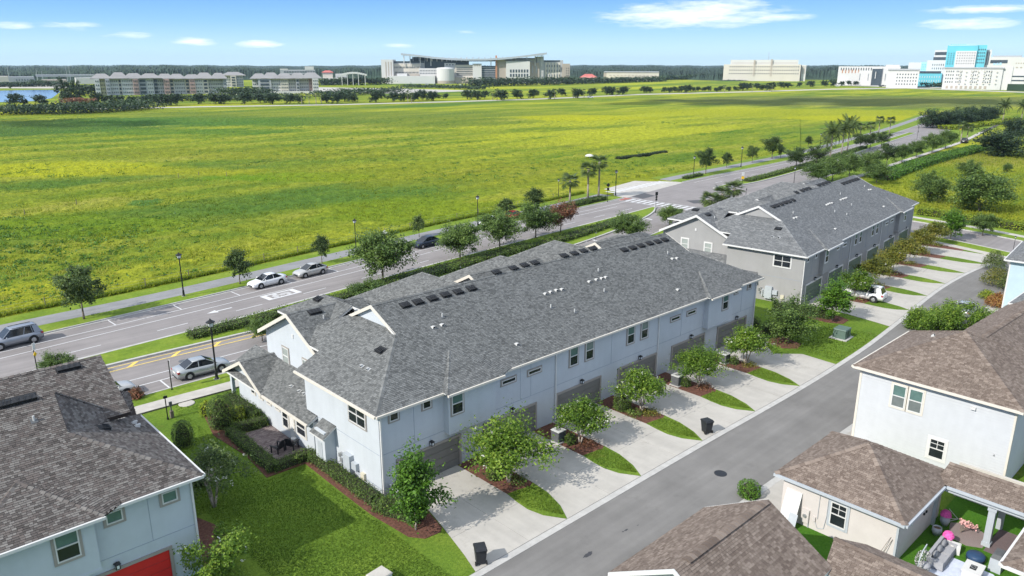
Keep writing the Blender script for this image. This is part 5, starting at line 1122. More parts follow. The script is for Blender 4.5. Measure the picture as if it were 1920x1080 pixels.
for i in range(6):
    xl,yl=7.05+7.15*i,-3.7; X=OB[0]+xl*cB-yl*sB; Y=OB[1]+xl*sB+yl*cB
    place(cr2 if i==0 else au,(X,Y,.03),i*1.7,(.9,.9,.92),labB[i],'crape myrtles along the gray townhouses')
# crape myrtle beside the left house, lilac bush in the bottom left
dk=tree_proto('crape_myrtle_tree','pale-stemmed crape myrtle with sparse white blossoms in the shade beside the left house','tree','oak',3.9,(2.1,2.3,1.3),4200,.08,18,'dome',1.7,34,5,'palebark',22,.11)
dk.location=(*G(402,950),.03)
x,y=G(418,1090); lb=tree_proto('yellow_green_shrub','tall loose yellow-green shrub in front of the left house','shrub','crape',3.1,(1.9,1.8,1.5),5200,.075,19,'vase',.5,24,5,'bark',8,.05); lb.location=(x,y,0)
# street trees
oakA=tree_proto('street_oak_tree','x','tree','oak',5.4,(2.2,2.2,1.9),7200,.11,21,'oval',1.9,46,1,'bark',None,.10)
oakB=tree_proto('street_oak_tree','x','tree','oak',5.0,(1.95,1.95,1.9),6200,.11,22,'cone',1.4,42,1,'bark',None,.09)
medT=tree_proto('median_elm_tree','x','tree','elm',5.6,(3.15,3.15,2.15),12000,.125,23,'oval',1.7,64,1,'bark',None,.12)
def pxh(u,v,vt):   # height of a thing standing at (u,v) reaching up to row vt
    x,y=G(u,v); d=math.hypot(x-CAMX,y-CAMY); r=ray(u,vt); return HC+r[2]*d/math.hypot(r[0],r[1])
def st(proto,H0,u,v,vt,lab,gp,k=1.,wk=1.,seed=[0]):
    seed[0]+=1; h=pxh(u,v,vt); s=h/H0*k; x,y=G(u,v); return place(proto,(x,y,.08),seed[0]*1.9,(s*wk,s*wk,s),lab,gp)
gp='young oaks along the shared path'
for (u,v,vt,p,w_,lab) in ((158,600,503,oakA,1.0,'young oak with dark crown on the verge nearest the parked gray suv'),(450,534,463,oakB,.95,'thin young oak between the lamp post and the white sedan'),(604,496,438,oakB,.75,'small oak behind the silver hatchback'),(786,446,402,oakB,.8,'small dark oak by the navy car across the road'),
    (950,408,370,oakB,1.25,'squat dark oak beside the path where the meadow meets the road'),(1002,398,350,oakB,1.05,'dark pointed oak on the path side, right of the squat one'),(1323,327,279,oakA,.95,'round oak past the crosswalk on the field side, first of two'),(1362,315,284,oakB,.95,'smaller oak right of the round one beyond the crosswalk'),(1410,306,274,oakA,.9,'round oak on the field side between two lamp posts'),(1447,298,257,oakA,1.15,'broad oak on the field side before the palms'),(1463,297,270,oakB,.7,'slim oak touching the broad one before the palms'),(1515,276,254,oakB,1.,'small dark oak by the path left of the tall palms')): st(p,5.4 if p is oakA else 5.0,u,v,vt,lab,gp,1,w_)
gp='elms in the median of the main road'
for (u,v,vt,w_,lab) in ((718,532,436,1.0,'large round elm in the median behind the pale blue roof'),(863,489,420,1.0,'round elm in the median, right of the largest one'),(937,467,399,1.05,'elm in the median, third from the left'),(1004,448,385,1.05,'elm in the median just left of the reddish tree')): st(medT,5.6,u,v,vt,lab,gp,1,w_)
rt=tree_proto('median_elm_tree','reddish brown-leaved tree in the median, right of the green elms','tree','redleaf',5.2,(2.6,2.6,1.9),7000,.12,25,'oval',1.8,44,1,'bark',None,.10); rt.location=(*G(1051,437),.1); s_=pxh(1051,437,381)/5.2; rt.scale=(s_,)*3
gp='oaks beyond the gray townhouses'
for (u,v,vt,w_,lab) in ((1492,317,278,1.5,'flat-crowned oak in the far median, left of a touching pair'),(1530,311,275,1.5,'flat-crowned oak in the far median, right of a touching pair'),(1612,281,251,1.3,'oak under the palms in the far median, left one'),(1631,279,250,1.3,'oak under the palms in the far median, middle one'),(1652,276,248,1.3,'oak under the palms in the far median, right one'),
   (1661,316,270,1.2,'oak with wide crown on the near verge of the far road'),(1690,305,272,1.0,'oak right of the wide one on the near verge'),(1718,295,264,1.0,'oak midway up the near verge of the far road'),(1747,287,252,1.0,'oak on the near verge close to the far bend'),(1772,279,245,1.0,'last oak of the near verge before the black car'),
   (1627,330,285,1.0,'gray-green tree behind the roof of the gray row, right one'),(1592,333,288,1.,'tree rising behind the roof of the gray row, middle one'),(1560,340,296,1.,'tree rising behind the roof of the gray row, left one'),(1842,442,402,1.1,'gray-green oak on the verge of the side street')): st(oakA if w_>=1.2 else medT,5.4 if w_>=1.2 else 5.6,u,v,vt,lab,gp,1,w_*.95)
for (u,v,vt,w_,lab) in ((1534,345,306,1.3,'olive shrub behind the gray roof ridge'),(1178,452,405,1.3,'loose green tree behind the roof end of the pale blue row'),(1255,425,388,1.2,'dark shrub behind the front roof of the gray row'),(1643,345,308,1.2,'dark round shrub behind the gray roof peak'),(700,575,530,1.5,'olive shrub beside the street porch of the pale blue row'),(492,640,600,1.1,'dark tree hidden behind the white gable wall')): st(medT,5.6,u,v,vt,lab,None,1,w_)
bt=tree_proto('meadow_tree','x','tree','elm',7.,(4.0,4.0,3.3),13000,.16,31,'oval',1.2,70,2,'bark',None,.16)
for (u,v,vt,w_,lab) in ((1740,378,322,.95,'green tree on the yellow meadow, left of the larger gnarled tree'),(1835,396,320,1.2,'large gnarled tree on the yellow meadow at right')): st(bt,7.,u,v,vt,lab,None,1,w_)
bd_=tree_proto('dark_meadow_tree','x','tree','dark',7.,(4.3,4.3,3.5),9500,.2,33,'oval',1.,60,1,'bark',None,.16)
for (u,v,vt,w_,lab) in ((1880,292,243,1.5,'wide dark tree at the right edge beside the far road'),(1749,240,205,1.1,'dark tree heading the far row of dark trees at the road bend'),(1776,239,207,1.2,'second dark tree of the far row at the road bend'),(1803,236,202,1.2,'middle dark tree of the far row at the road bend'),(1825,233,200,1.1,'fourth dark tree of the far row at the road bend'),(1850,229,198,1.2,'last dark tree of the far row, next to a date palm'),(1903,255,222,1.2,'dark tree cut by the right edge above the wide one')): st(bd_,7.,u,v,vt,lab,None,1,w_)
x,y=G(1720,318); 
for i,(u,v,vt,w_) in enumerate(((1815,330,300,.7),(1867,350,330,.5),(1888,322,306,.6))): st(bt,7.,u,v,vt,('low green scrub on the yellow meadow near the wide dark tree','small scrub bush on the yellow meadow','scrub bush at the right edge of the yellow meadow')[i],None,1,w_*1.6)
def weeds():
    r=np.random.RandomState(8); cs=[]; 
    while len(cs)<900:
        u,v=r.uniform(-20,1300),r.uniform(222,590); x,y=G(u,v); q=math.sin(x*.05+2)+math.sin(y*.08)+math.sin((x+y)*.031)+r.normal(0,.6)
        if y>S2(x)+5 and q>.5: cs.append((x,y))
    c=np.array(cs); n=34; P=np.repeat(c,n,0); P=np.concatenate([P+r.normal(0,.42,P.shape)*np.array([1.2,1.]),(.15+np.abs(r.normal(0,.22,len(P))))[:,None]],1); V,tb=leaves(P,.15,.5,.3,.6,9,np.clip(r.normal(.35,.2,len(P)),0,1)); stuff(link('meadow_weeds',quadmesh('meadow_weeds',V,tb,'maple')))
weeds()
# palms
def frond(L,droop,w_,n,seed,fan=False):
    r=np.random.RandomState(seed); Vs=[]
    if fan:
        for k in range(n):
            a=-1.25+2.5*k/(n-1); l=L*(.75+.25*math.cos(a)); c,s=math.cos(a),math.sin(a); p0=np.array([L*.45,0,.0]); p1=p0+np.array([c*l*.35,s*l*.35,-.02]); p2=p0+np.array([c*l*.62,s*l*.62,-.10-droop*.3]); q=np.array([-s,c,0])*w_
            Vs.append([p0,p1-q,p2,p1+q])
        Vs.append([[0,-.015,0],[L*.45,-.01,0],[L*.45,.01,0],[0,.015,0]])
    else:
        for k in range(n):
            t=(k+1)/n; x=L*t*(1-.12*t*droop); z=L*(.35*t-droop*.75*t*t); sl_=L*.26*math.sin(pi*min(1,t*.9+.1))+.05
            for sg in (1,-1):
                p0=np.array([x,0,z]); p1=p0+np.array([sl_*.55,sg*sl_*.8,-sl_*.35]); q=np.array([w_,0,0]); Vs.append([p0-q,p0+q,p1+q*.2,p1-q*.2])
            x0=L*(t-1/n)*(1-.12*(t-1/n)*droop); z0=L*(.35*(t-1/n)-droop*.75*(t-1/n)**2); Vs.append([[x0,-.02,z0],[x0,.02,z0],[x,.02,z],[x,-.02,z]])
    V=np.array(Vs); return quadmesh('frond',V,np.clip(r.uniform(.2,.8,len(V)),0,1),'palm')
fd=[frond(2.3,d,.085,14,i) for i,d in enumerate((.25,.6,1.0,1.35))]; ff=[frond(1.5,d,.05,13,9+i,True) for i,d in enumerate((.2,.8))]
def palm(kind,h,seed,label,loc,sc=1.,nf=30,gp=None):
    r=random.Random(seed); t=thing('date_palm' if kind=='date' else 'cabbage_palm' if kind=='sabal' else 'fan_palm_clump',label,'palm tree',loc,r.uniform(0,6),gp,sc); b=MB()
    b.tube([(0,0,-.1),(.05,0,h*.5),(0,.04,h)],[.22,.17,.19],9); b.ball((0,0,h),(.26,.26,.3),8,5); b.obj('trunk','palmbark',t,True)
    for i in range(nf):
        k=i/nf; el=1.15-1.9*k if kind=='date' else 1.3-2.3*k; me=(fd[min(3,int(k*4))] if kind=='date' else ff[0 if k<.5 else 1]); o=link('frond',me,t,(0,0,h+.1)); o.rotation_euler=(r.uniform(-.2,.2),-el*.75,i*2.39996+r.uniform(-.2,.2)); q=r.uniform(.85,1.1)*(1.75 if kind=='date' else 1.45); o.scale=(q,q,q)
    return t
def pp(kind,u,v,vt,lab,seed,nf=30,gp=None):
    h=pxh(u,v,vt); x,y=G(u,v); k=1.2 if kind=='date' else .75; palm(kind,max(1.,h-k),seed,lab,(x,y,.05),1.,nf,gp)
pp('date',1556,300,241,'date palm in the far median, left and lowest of the tall three',1); pp('date',1577,292,236,'date palm in the far median, middle one with slanting trunk',2); pp('date',1588,288,227,'tallest date palm in the far median',3); pp('date',1551,277,258,'short date palm on the field side behind the tall three',4,16)
pp('date',1879,232,193,'date palm at the far bend beside the dark trees',5,26); pp('date',1914,228,194,'date palm at the far bend cut by the right edge',6,26)
for i,(u,v,vt,lab) in enumerate(((1068,381,334,'cabbage palm left of the crosswalk, shortest of three'),(1102,372,313,'cabbage palm left of the crosswalk, middle of three'),(1122,371,299,'tallest cabbage palm by the lamp at the crosswalk'),(1647,250,221,'cabbage palm beyond the far road, left of a pair'),(1667,251,223,'cabbage palm beyond the far road, right of a pair'),(1612,262,234,'cabbage palm behind the far median oaks, left one'),(1630,262,233,'cabbage palm behind the far median oaks, right one'),(1801,265,232,'pale palm by the near side of the far bend, left of a pair'),(1812,266,236,'pale palm by the near side of the far bend, right of a pair'))): pp('sabal',u,v,vt,lab,20+i,26)
for i,(u,v,vt,lab) in enumerate(((1330,400,368,'low fan palm clump behind the gray roof, left part'),(1352,395,358,'fan palm clump behind the gray roof, middle part'),(1374,388,348,'fan palm clump behind the gray roof, right part'))): pp('sabal',u,v,vt,lab,40+i,30)
# hedges
leafbox('hedge',[((-.72,7.3),(-.72,-.4),.36,.75)],330,.048,'hedge',1,label='clipped low hedge along the foot of the end wall with the meters')
leafbox('hedge',[((-.75,-1.3),(.1,-3.75),.42,.95),((-.9,-.7),(-.5,-1.6),.4,.8)],330,.05,'hedge',2,label='clipped hedge enclosing the air conditioner at the near corner')
leafbox('hedge',[((-3.2,14.9),(-3.4,7.6),.40,.62),((-3.4,7.75),(-.55,7.8),.38,.62)],320,.05,'hedge',3,label='l-shaped clipped hedge round the brick patio')
leafbox('hedge',[((-2.9,14.85),(-.55,14.6),.45,.7),((-.9,15.2),(-.9,20.2),.42,.9)],300,.05,'hedge',4,label='clipped hedge between the patio and the street porch')
leafbox('shrub',[((-2.2,15.7),(-1.5,17.4),.45,.8)],300,.06,'hedgeb',5,label='bright yellow-green shrubs behind the patio',cat='shrub')
leafbox('shrub',[((-3.3,18.8),(-2.5,19.7),.5,.9)],260,.06,'hedgeb',6,label='yellow-green bush by the footpath at the corner of the pale blue row',cat='shrub')
def cone_shrub(p,r_,h,seed,label,name='topiary_shrub',matn='hedge',dens=260,leaf=.05,cat='shrub',roundtop=.6,loose=.04):
    t=thing(name,label,cat,(p[0],p[1],0)); rr=np.random.RandomState(seed); n=int(dens*2*pi*r_*h); z=rr.uniform(.02,1,n)**.9; prof=np.sqrt(np.clip(1-np.abs((z-.35)/.65)**(2/roundtop),0,1)) if 1 else 1
    prof=np.where(z<.35,.82+.18*np.sin(z/.35*pi/2),prof); a=rr.uniform(0,2*pi,n); q=prof*(1+.06*np.sin(a*5+z*9)); P=np.stack([r_*q*np.cos(a),r_*q*np.sin(a),z*h],1)+rr.normal(0,loose,(n,3)); P-= np.stack([np.cos(a),np.sin(a),a*0],1)*rr.uniform(0,.12,n)[:,None]*r_
    V,tb=leaves(P,leaf,.35,.4,.6,seed,np.clip(.45+rr.normal(0,.2,n),0,1),out=np.stack([np.cos(a),np.sin(a),z*.8],1)); link('foliage',quadmesh('foliage',V,tb,matn),t); b=MB(); b.lathe([(r_*.6,0),(r_*.78,h*.3),(r_*.6,h*.6),(r_*.2,h*.88)],10); b.obj('branches','hedgecore',t); return t
cone_shrub((-3.15,16.4),.95,2.5,1,'large dark egg-shaped clipped shrub at the patio corner'); cone_shrub(G(345,835),.7,1.9,2,'dark clipped shrub in the shade behind the left house roof'); 
cone_shrub((6.7,-3.0),.55,1.0,3,'dark round shrub under the nearest crape myrtle'); cone_shrub((13.8,-3.2),.4,.8,4,'dark round shrub between the second air conditioner and its tree'); cone_shrub((20.9,-2.2),.7,1.3,5,'dark shrub against the wall under the third crape myrtle'); cone_shrub((28.3,-3.0),.42,.9,6,'dark round shrub by the air conditioner of the fourth driveway'); cone_shrub((35.7,-3.1),.42,.8,7,'dark round shrub by the last air conditioner of the pale blue row')
cone_shrub((1415/1415*16.9,-15.5),.72,1.05,8,'round bright green clipped bush at the alley edge by the ivory garage','round_bush','maple',300,.05,loose=.02)
cone_shrub(G(378,905),.8,1.3,9,'dark shrub at the foot of the left house corner',loose=.1); cone_shrub((44.9,-1.6),.9,1.5,10,'dark shrub at the far corner of the pale blue row',loose=.1); cone_shrub((46.4,1.2),.8,1.0,17,'dark shrub between the two townhouse rows',loose=.1)
leafbox('hedge',[((52.6,2.3),(54.4,-1.6),.5,1.0),((54.4,-1.6),(54.3,-3.4),.5,1.05)],200,.06,'hedge',7,label='clipped hedge at the near corner of the gray townhouses')
bs=[]
for k in range(7): x,y=G(1735+k*21,618+4*math.sin(k*2)-k*1.5); bs.append((x,y))
t=thing('bottlebrush_shrub','large wide green shrub filling the alley edge behind the white house roof','shrub',(*G(1795,622),0)); ox,oy=t.location[:2]
r=np.random.RandomState(77); K=60; cc=np.stack([r.uniform(-1,1,K),r.uniform(-1,1,K),r.uniform(.2,1,K)],1); dirx=np.array([_ux,-_uy,0]); diry=np.array([_uy,_ux,0]); P0=cc[:,:1]*4.6*dirx+cc[:,1:2]*1.6*diry; P0[:,2]=cc[:,2]*2.5*np.sqrt(np.clip(1-(cc[:,0]*.85)**2,0.05,1)); n=26000; i_=r.randint(0,K,n); q=unit(r.normal(size=(n,3))); P=P0[i_]+q*r.uniform(.2,.85,n)[:,None]; P[:,2]=np.abs(P[:,2]); V,tb=leaves(P,.11,.35,.3,.4,7,np.clip(.42+.3*q[:,2]*.6+r.normal(0,.2,n),0,1),out=q); link('foliage',quadmesh('foliage',V,tb,'crape'),t); b=MB()
for k in range(20): b.tube([(P0[k][0]*.3,P0[k][1]*.3,0),tuple(P0[k])],[.05,.02],5)
b.obj('branches','bark',t)
def clump(p,r_,h,n,seed,label,matn,leaf=.1,asp=.25,cat='shrub',name='ornamental_grass_clump'):
    t=thing(name,label,cat,(p[0],p[1],0)); rr=np.random.RandomState(seed); a=rr.uniform(0,2*pi,n); k=rr.uniform(.2,1,n); z=h*(1-k**2*.6)*rr.uniform(.3,1,n); P=np.stack([np.cos(a)*k*r_,np.sin(a)*k*r_,z],1)+rr.normal(0,.08,(n,3)); V,tb=leaves(P,leaf,.4,.1,asp,seed,out=np.stack([np.cos(a),np.sin(a),a*0+.3],1)); link('foliage',quadmesh('foliage',V,tb,matn),t); return t
clump(G(1868,535),1.9,2.3,3000,1,'tall green and bronze flowering clump beside the alley bend','autumn',.12); clump(G(1900,545),1.8,2.6,2600,2,'spiky green yucca clump at the right edge','palm',.2,.12); clump(G(1875,575),1.5,1.6,2200,3,'orange-red cordyline clump near the white house','straw',.22,.12); clump(G(1862,505),1.5,2.6,2200,4,'fan palm bush below the aqua house corner','palm',.2,.12); clump(G(1850,560),.9,1.1,1200,5,'yellow-green flowering clump at the alley edge','hedgeb',.09,.4)
for i,(x,y) in enumerate(((7.5,-4.35),(14.6,-4.25),(21.9,-4.2),(29.2,-4.3),(36.3,-4.3),(20.9,-3.4))): clump((x,y),.75,.42,420,30+i,('straggly ground shrubs in the mulch by driveway two','dry brown ground shrubs in the mulch by driveway three','brown and green ground shrubs under the third crape myrtle','reddish ground shrubs in the mulch by driveway five','sparse ground shrubs at the last driveway bed','low olive shrubs beside the third driveway')[i],('hedge','redleaf','autumn','redleaf','autumn','hedge')[i],.07,.4,'plant','ground_shrub')
for i in range(6):
    xl,yl=7.3+7.15*i,-4.2; clump((OB[0]+xl*cB-yl*sB,OB[1]+xl*sB+yl*cB),.9,.45,300,50+i,'brown ground shrubs under the '+('first','second','third','fourth','fifth','last')[i]+' crape myrtle of the gray row',('redleaf','autumn')[i%2],.09,.4,'plant','ground_shrub')
x,y=G(256,748); clump((x,y),.6,1.0,800,70,'red-bronze shrub beside the corner of the left roof','redleaf',.1,.4); clump(G(218,742),.6,.9,400,71,'green shrub between the left roof and the parked car','hedge',.1,.5); 
x,y=G(110,690); t=st(medT,5.6,112,712,664,'pale green treetop showing over the ridge of the left house',None,1,1.1)
# median hedges and roadside planting
def hedgeline(pts,hw,h,dens,leaf,matn,seed,label,name='hedge'): return leafbox(name,[(pts[i],pts[i+1],hw,h) for i in range(len(pts)-1)],dens,leaf,matn,seed,label=label,rough=.12)
med=lambda x,k=.5:M2(x)+(M1(x)-M2(x))*k
hedgeline([(x,med(x,.5)) for x in (2.5,9,15,22)],.85,.75,120,.085,'hedge',11,'low loose hedge in the median nearest the left end'); hedgeline([(x,med(x,.55)) for x in (22,30,38,46,54)],1.35,.8,85,.10,'hedge',12,'wide dark hedge under the median elms')
hedgeline([(x,med(x,.42)) for x in (54,62,70,78,83)],1.2,.7,75,.10,'hedge',13,'hedge in the median towards the crosswalk'); hedgeline([(x,(Q1(x)+Q2(x))/2) for x in (136,150,165,185,205,230)],.9,.7,50,.13,'hedge',14,'long low hedge in the far median')
hedgeline([(x,S1(x)-1.1) for x in (82,88,94)],.9,.8,90,.1,'hedge',15,'dark shrubs under the cabbage palms'); hedgeline([(x,S1(x)-1.3) for x in (129,133,137)],.6,.7,90,.1,'hedge',16,'small round shrubs by the path past the crosswalk')
hedgeline([G(u,v) for u,v in ((1722,402),(1760,407),(1810,416),(1860,424),(1925,434))],1.1,1.2,55,.13,'hedgeb',17,'tall yellow-green hedge between the side street and the meadow')
hedgeline([G(u,v) for u,v in ((1655,338),(1680,326),(1720,312),(1760,300),(1800,290),(1840,280))],2.2,1.3,22,.2,'maple',18,'band of bright green scrub along the footpath to the far bend')
hedgeline([G(u,v) for u,v in ((1772,243),(1810,240),(1860,233),(1905,228))],3.,1.5,12,.3,'hedgeb',19,'band of yellow-green scrub below the dark trees at the far bend')
hedgeline([G(u,v) for u,v in ((1157,301),(1180,298),(1210,294),(1248,288))],.7,.9,40,.16,'dark',20,'dark line of bushes alone in the meadow')
# distant tree rows: each tree its own thing
fo=tree_proto('parkway_oak_tree','x','tree','dark',7.6,(3.9,3.9,3.4),1700,.40,41,'oval',1.6,34,1,'bark',None,.2)
fp=tree_proto('pine_tree','x','tree','dark',14.,(5.2,5.2,6.6),2400,.5,42,'oval',3.,26,1,'bark',None,.3)
fl=[(28,198,172),(46,197,184),(79,198,175),(183,196,171),(205,196,176),(227,196,177),(249,197,178),(276,197,176),(297,198,175),(312,198,174),(330,198,173),(373,195,172),(405,195,172),(420,195,174),(459,195,170),(488,193,173),(511,195,172),(543,194,174),(561,194,176),(613,193,174),(632,194,172),(647,190,168),(662,192,172),(704,192,169),(738,190,170),(716,184,168),(757,190,171),(775,190,171),(793,188,166),(812,189,168),(835,185,174),(877,186,166),(895,187,167),(908,185,168),(940,188,166),(971,186,165),(999,184,165),(1032,186,165),(1054,180,164),(1083,184,164),(1109,180,163),(1138,178,160),(1148,178,160),(1167,178,160),(1208,174,160),(1218,174,161),(1245,173,162),(1255,174,162),(1266,173,161),(1277,173,159),(1287,174,157),(1300,172,162),(1309,171,161),(1320,171,162),(1329,171,160),(1343,172,163),(1350,171,160),(1366,171,161),(1379,170,161),(1392,170,153),(1402,168,154),(1420,168,154),(1430,169,157),(1443,170,152),(1465,165,152),(1477,165,153),(1498,163,153),(1520,163,150),(1546,162,150),(1562,162,152),(1578,161,151),(1592,160,150),(1604,160,151)]
for i,(u,v,vt) in enumerate(fl): st(fo,7.6,u,v,vt,'dark round oak in the distant row across the meadow','distant row of oaks across the meadow',1,1.05+.25*R.random())
for (u,v,vt,l) in ((125,196,146,'tallest pine beside the lake'),(137,197,150,'pine right of the tallest one beside the lake'),(150,190,152,'third pine beside the lake, smaller and behind'),(20,166,154,'tree on the far shore of the lake')): st(fp,14.,u,v,vt,l,None,1,.8)
for i,(u,v,vt) in enumerate(((566,196,178),(580,196,177),(593,196,178),(603,195,177),(765,192,173),(772,193,174),(924,188,172),(932,188,171),(1040,187,172),(1075,184,170),(1095,183,170),(1155,181,166),(1358,173,161),(1447,172,157),(1410,172,158))): 
    h=pxh(u,v,vt); x,y=G(u,v)
    if i==0: pm=palm('sabal',5.,77,'thin palm among the distant parkway oaks',(x,y,0),1.2,14,'thin palms across the meadow'); KIDS[pm.name]=[(c,[]) for c in kids(pm)]
    else: dup(pm,(x,y,0),i,None,1.0+.3*R.random())
def mass(name,pts,w_,h,n,leaf,matn,seed,label,cat='bushes'):
    """loose thicket along a line of places"""
    r=np.random.RandomState(seed); pts=np.array(pts,float); k=r.randint(0,len(pts)-1,n); t=r.uniform(0,1,n)[:,None]; P2=pts[k]*(1-t)+pts[k+1]*t; cl_=(np.sin(P2[:,0]*.21)+np.sin(P2[:,1]*.17+1)+np.sin(P2[:,0]*.5))*.12+.75; z=r.uniform(0,1,n)**.6*h*cl_; P=np.zeros((n,3)); P[:,:2]=P2+r.normal(0,w_/2,(n,2)); P[:,2]=z
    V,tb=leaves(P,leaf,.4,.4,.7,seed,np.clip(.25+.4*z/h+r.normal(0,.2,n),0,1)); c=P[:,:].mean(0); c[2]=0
    o=link(name,quadmesh(name,V-c,tb,matn),None,tuple(c)); o['kind']='stuff'; return tag(o,label,cat)
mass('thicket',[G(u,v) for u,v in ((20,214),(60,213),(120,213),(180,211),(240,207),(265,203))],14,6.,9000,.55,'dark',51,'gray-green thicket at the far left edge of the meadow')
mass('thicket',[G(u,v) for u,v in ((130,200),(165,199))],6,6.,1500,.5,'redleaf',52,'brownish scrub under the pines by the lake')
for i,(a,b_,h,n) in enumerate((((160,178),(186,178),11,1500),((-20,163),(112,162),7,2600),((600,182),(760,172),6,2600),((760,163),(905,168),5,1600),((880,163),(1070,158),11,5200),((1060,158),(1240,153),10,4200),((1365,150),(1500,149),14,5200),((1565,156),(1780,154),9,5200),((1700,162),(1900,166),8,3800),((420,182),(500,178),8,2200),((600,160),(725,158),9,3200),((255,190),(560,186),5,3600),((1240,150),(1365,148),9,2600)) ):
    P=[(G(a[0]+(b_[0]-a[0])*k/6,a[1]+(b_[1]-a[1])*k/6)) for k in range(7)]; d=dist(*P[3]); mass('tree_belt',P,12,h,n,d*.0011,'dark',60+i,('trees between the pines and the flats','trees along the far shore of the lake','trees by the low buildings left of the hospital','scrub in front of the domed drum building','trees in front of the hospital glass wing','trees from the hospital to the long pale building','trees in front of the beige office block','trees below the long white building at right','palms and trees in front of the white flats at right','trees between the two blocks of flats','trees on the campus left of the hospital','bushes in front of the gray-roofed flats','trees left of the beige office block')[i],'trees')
# forest belt to the horizon
def forest():
    r=np.random.RandomState(5); A=np.radians(np.arange(-44,44,.045)); D=np.concatenate([np.linspace(1400,2300,18),np.linspace(2400,6500,12)]); na,ndp=len(A),len(D)
    aa,dd=np.meshgrid(A+TH,D); dd=dd*(1+.04*np.sin(aa*17)+.03*np.sin(aa*41)); x=CAMX+np.sin(aa)*dd; y=CAMY+np.cos(aa)*dd
    hh=13+2.5*np.sin(aa*9+dd*.002)+2*np.sin(aa*23)+r.uniform(-3.2,3.2,aa.shape)+1.5*np.sin(aa*150); hh[0]=0; hh[1]*=.8
    lf=np.clip((np.degrees(A)+40)/25,0,1)[None,:]; hh=hh*(1.22-.22*lf)
    V=np.stack([x,y,hh],-1).reshape(-1,3); I=np.arange(na*ndp).reshape(ndp,na); Fc=np.stack([I[:-1,:-1],I[:-1,1:],I[1:,1:],I[1:,:-1]],-1).reshape(-1,4)
    me=bpy.data.meshes.new('forest'); me.from_pydata(V.tolist(),[],Fc.tolist()); me.materials.append(M['forest']); me.update(); o=link('forest',me); o['kind']='stuff'; tag(o,'dark wooded belt along the whole horizon','forest')
M['forest']=mat('forest_canopy',(.026,.050,.028),.95,.55,.035,.8,.09,det=9); forest()
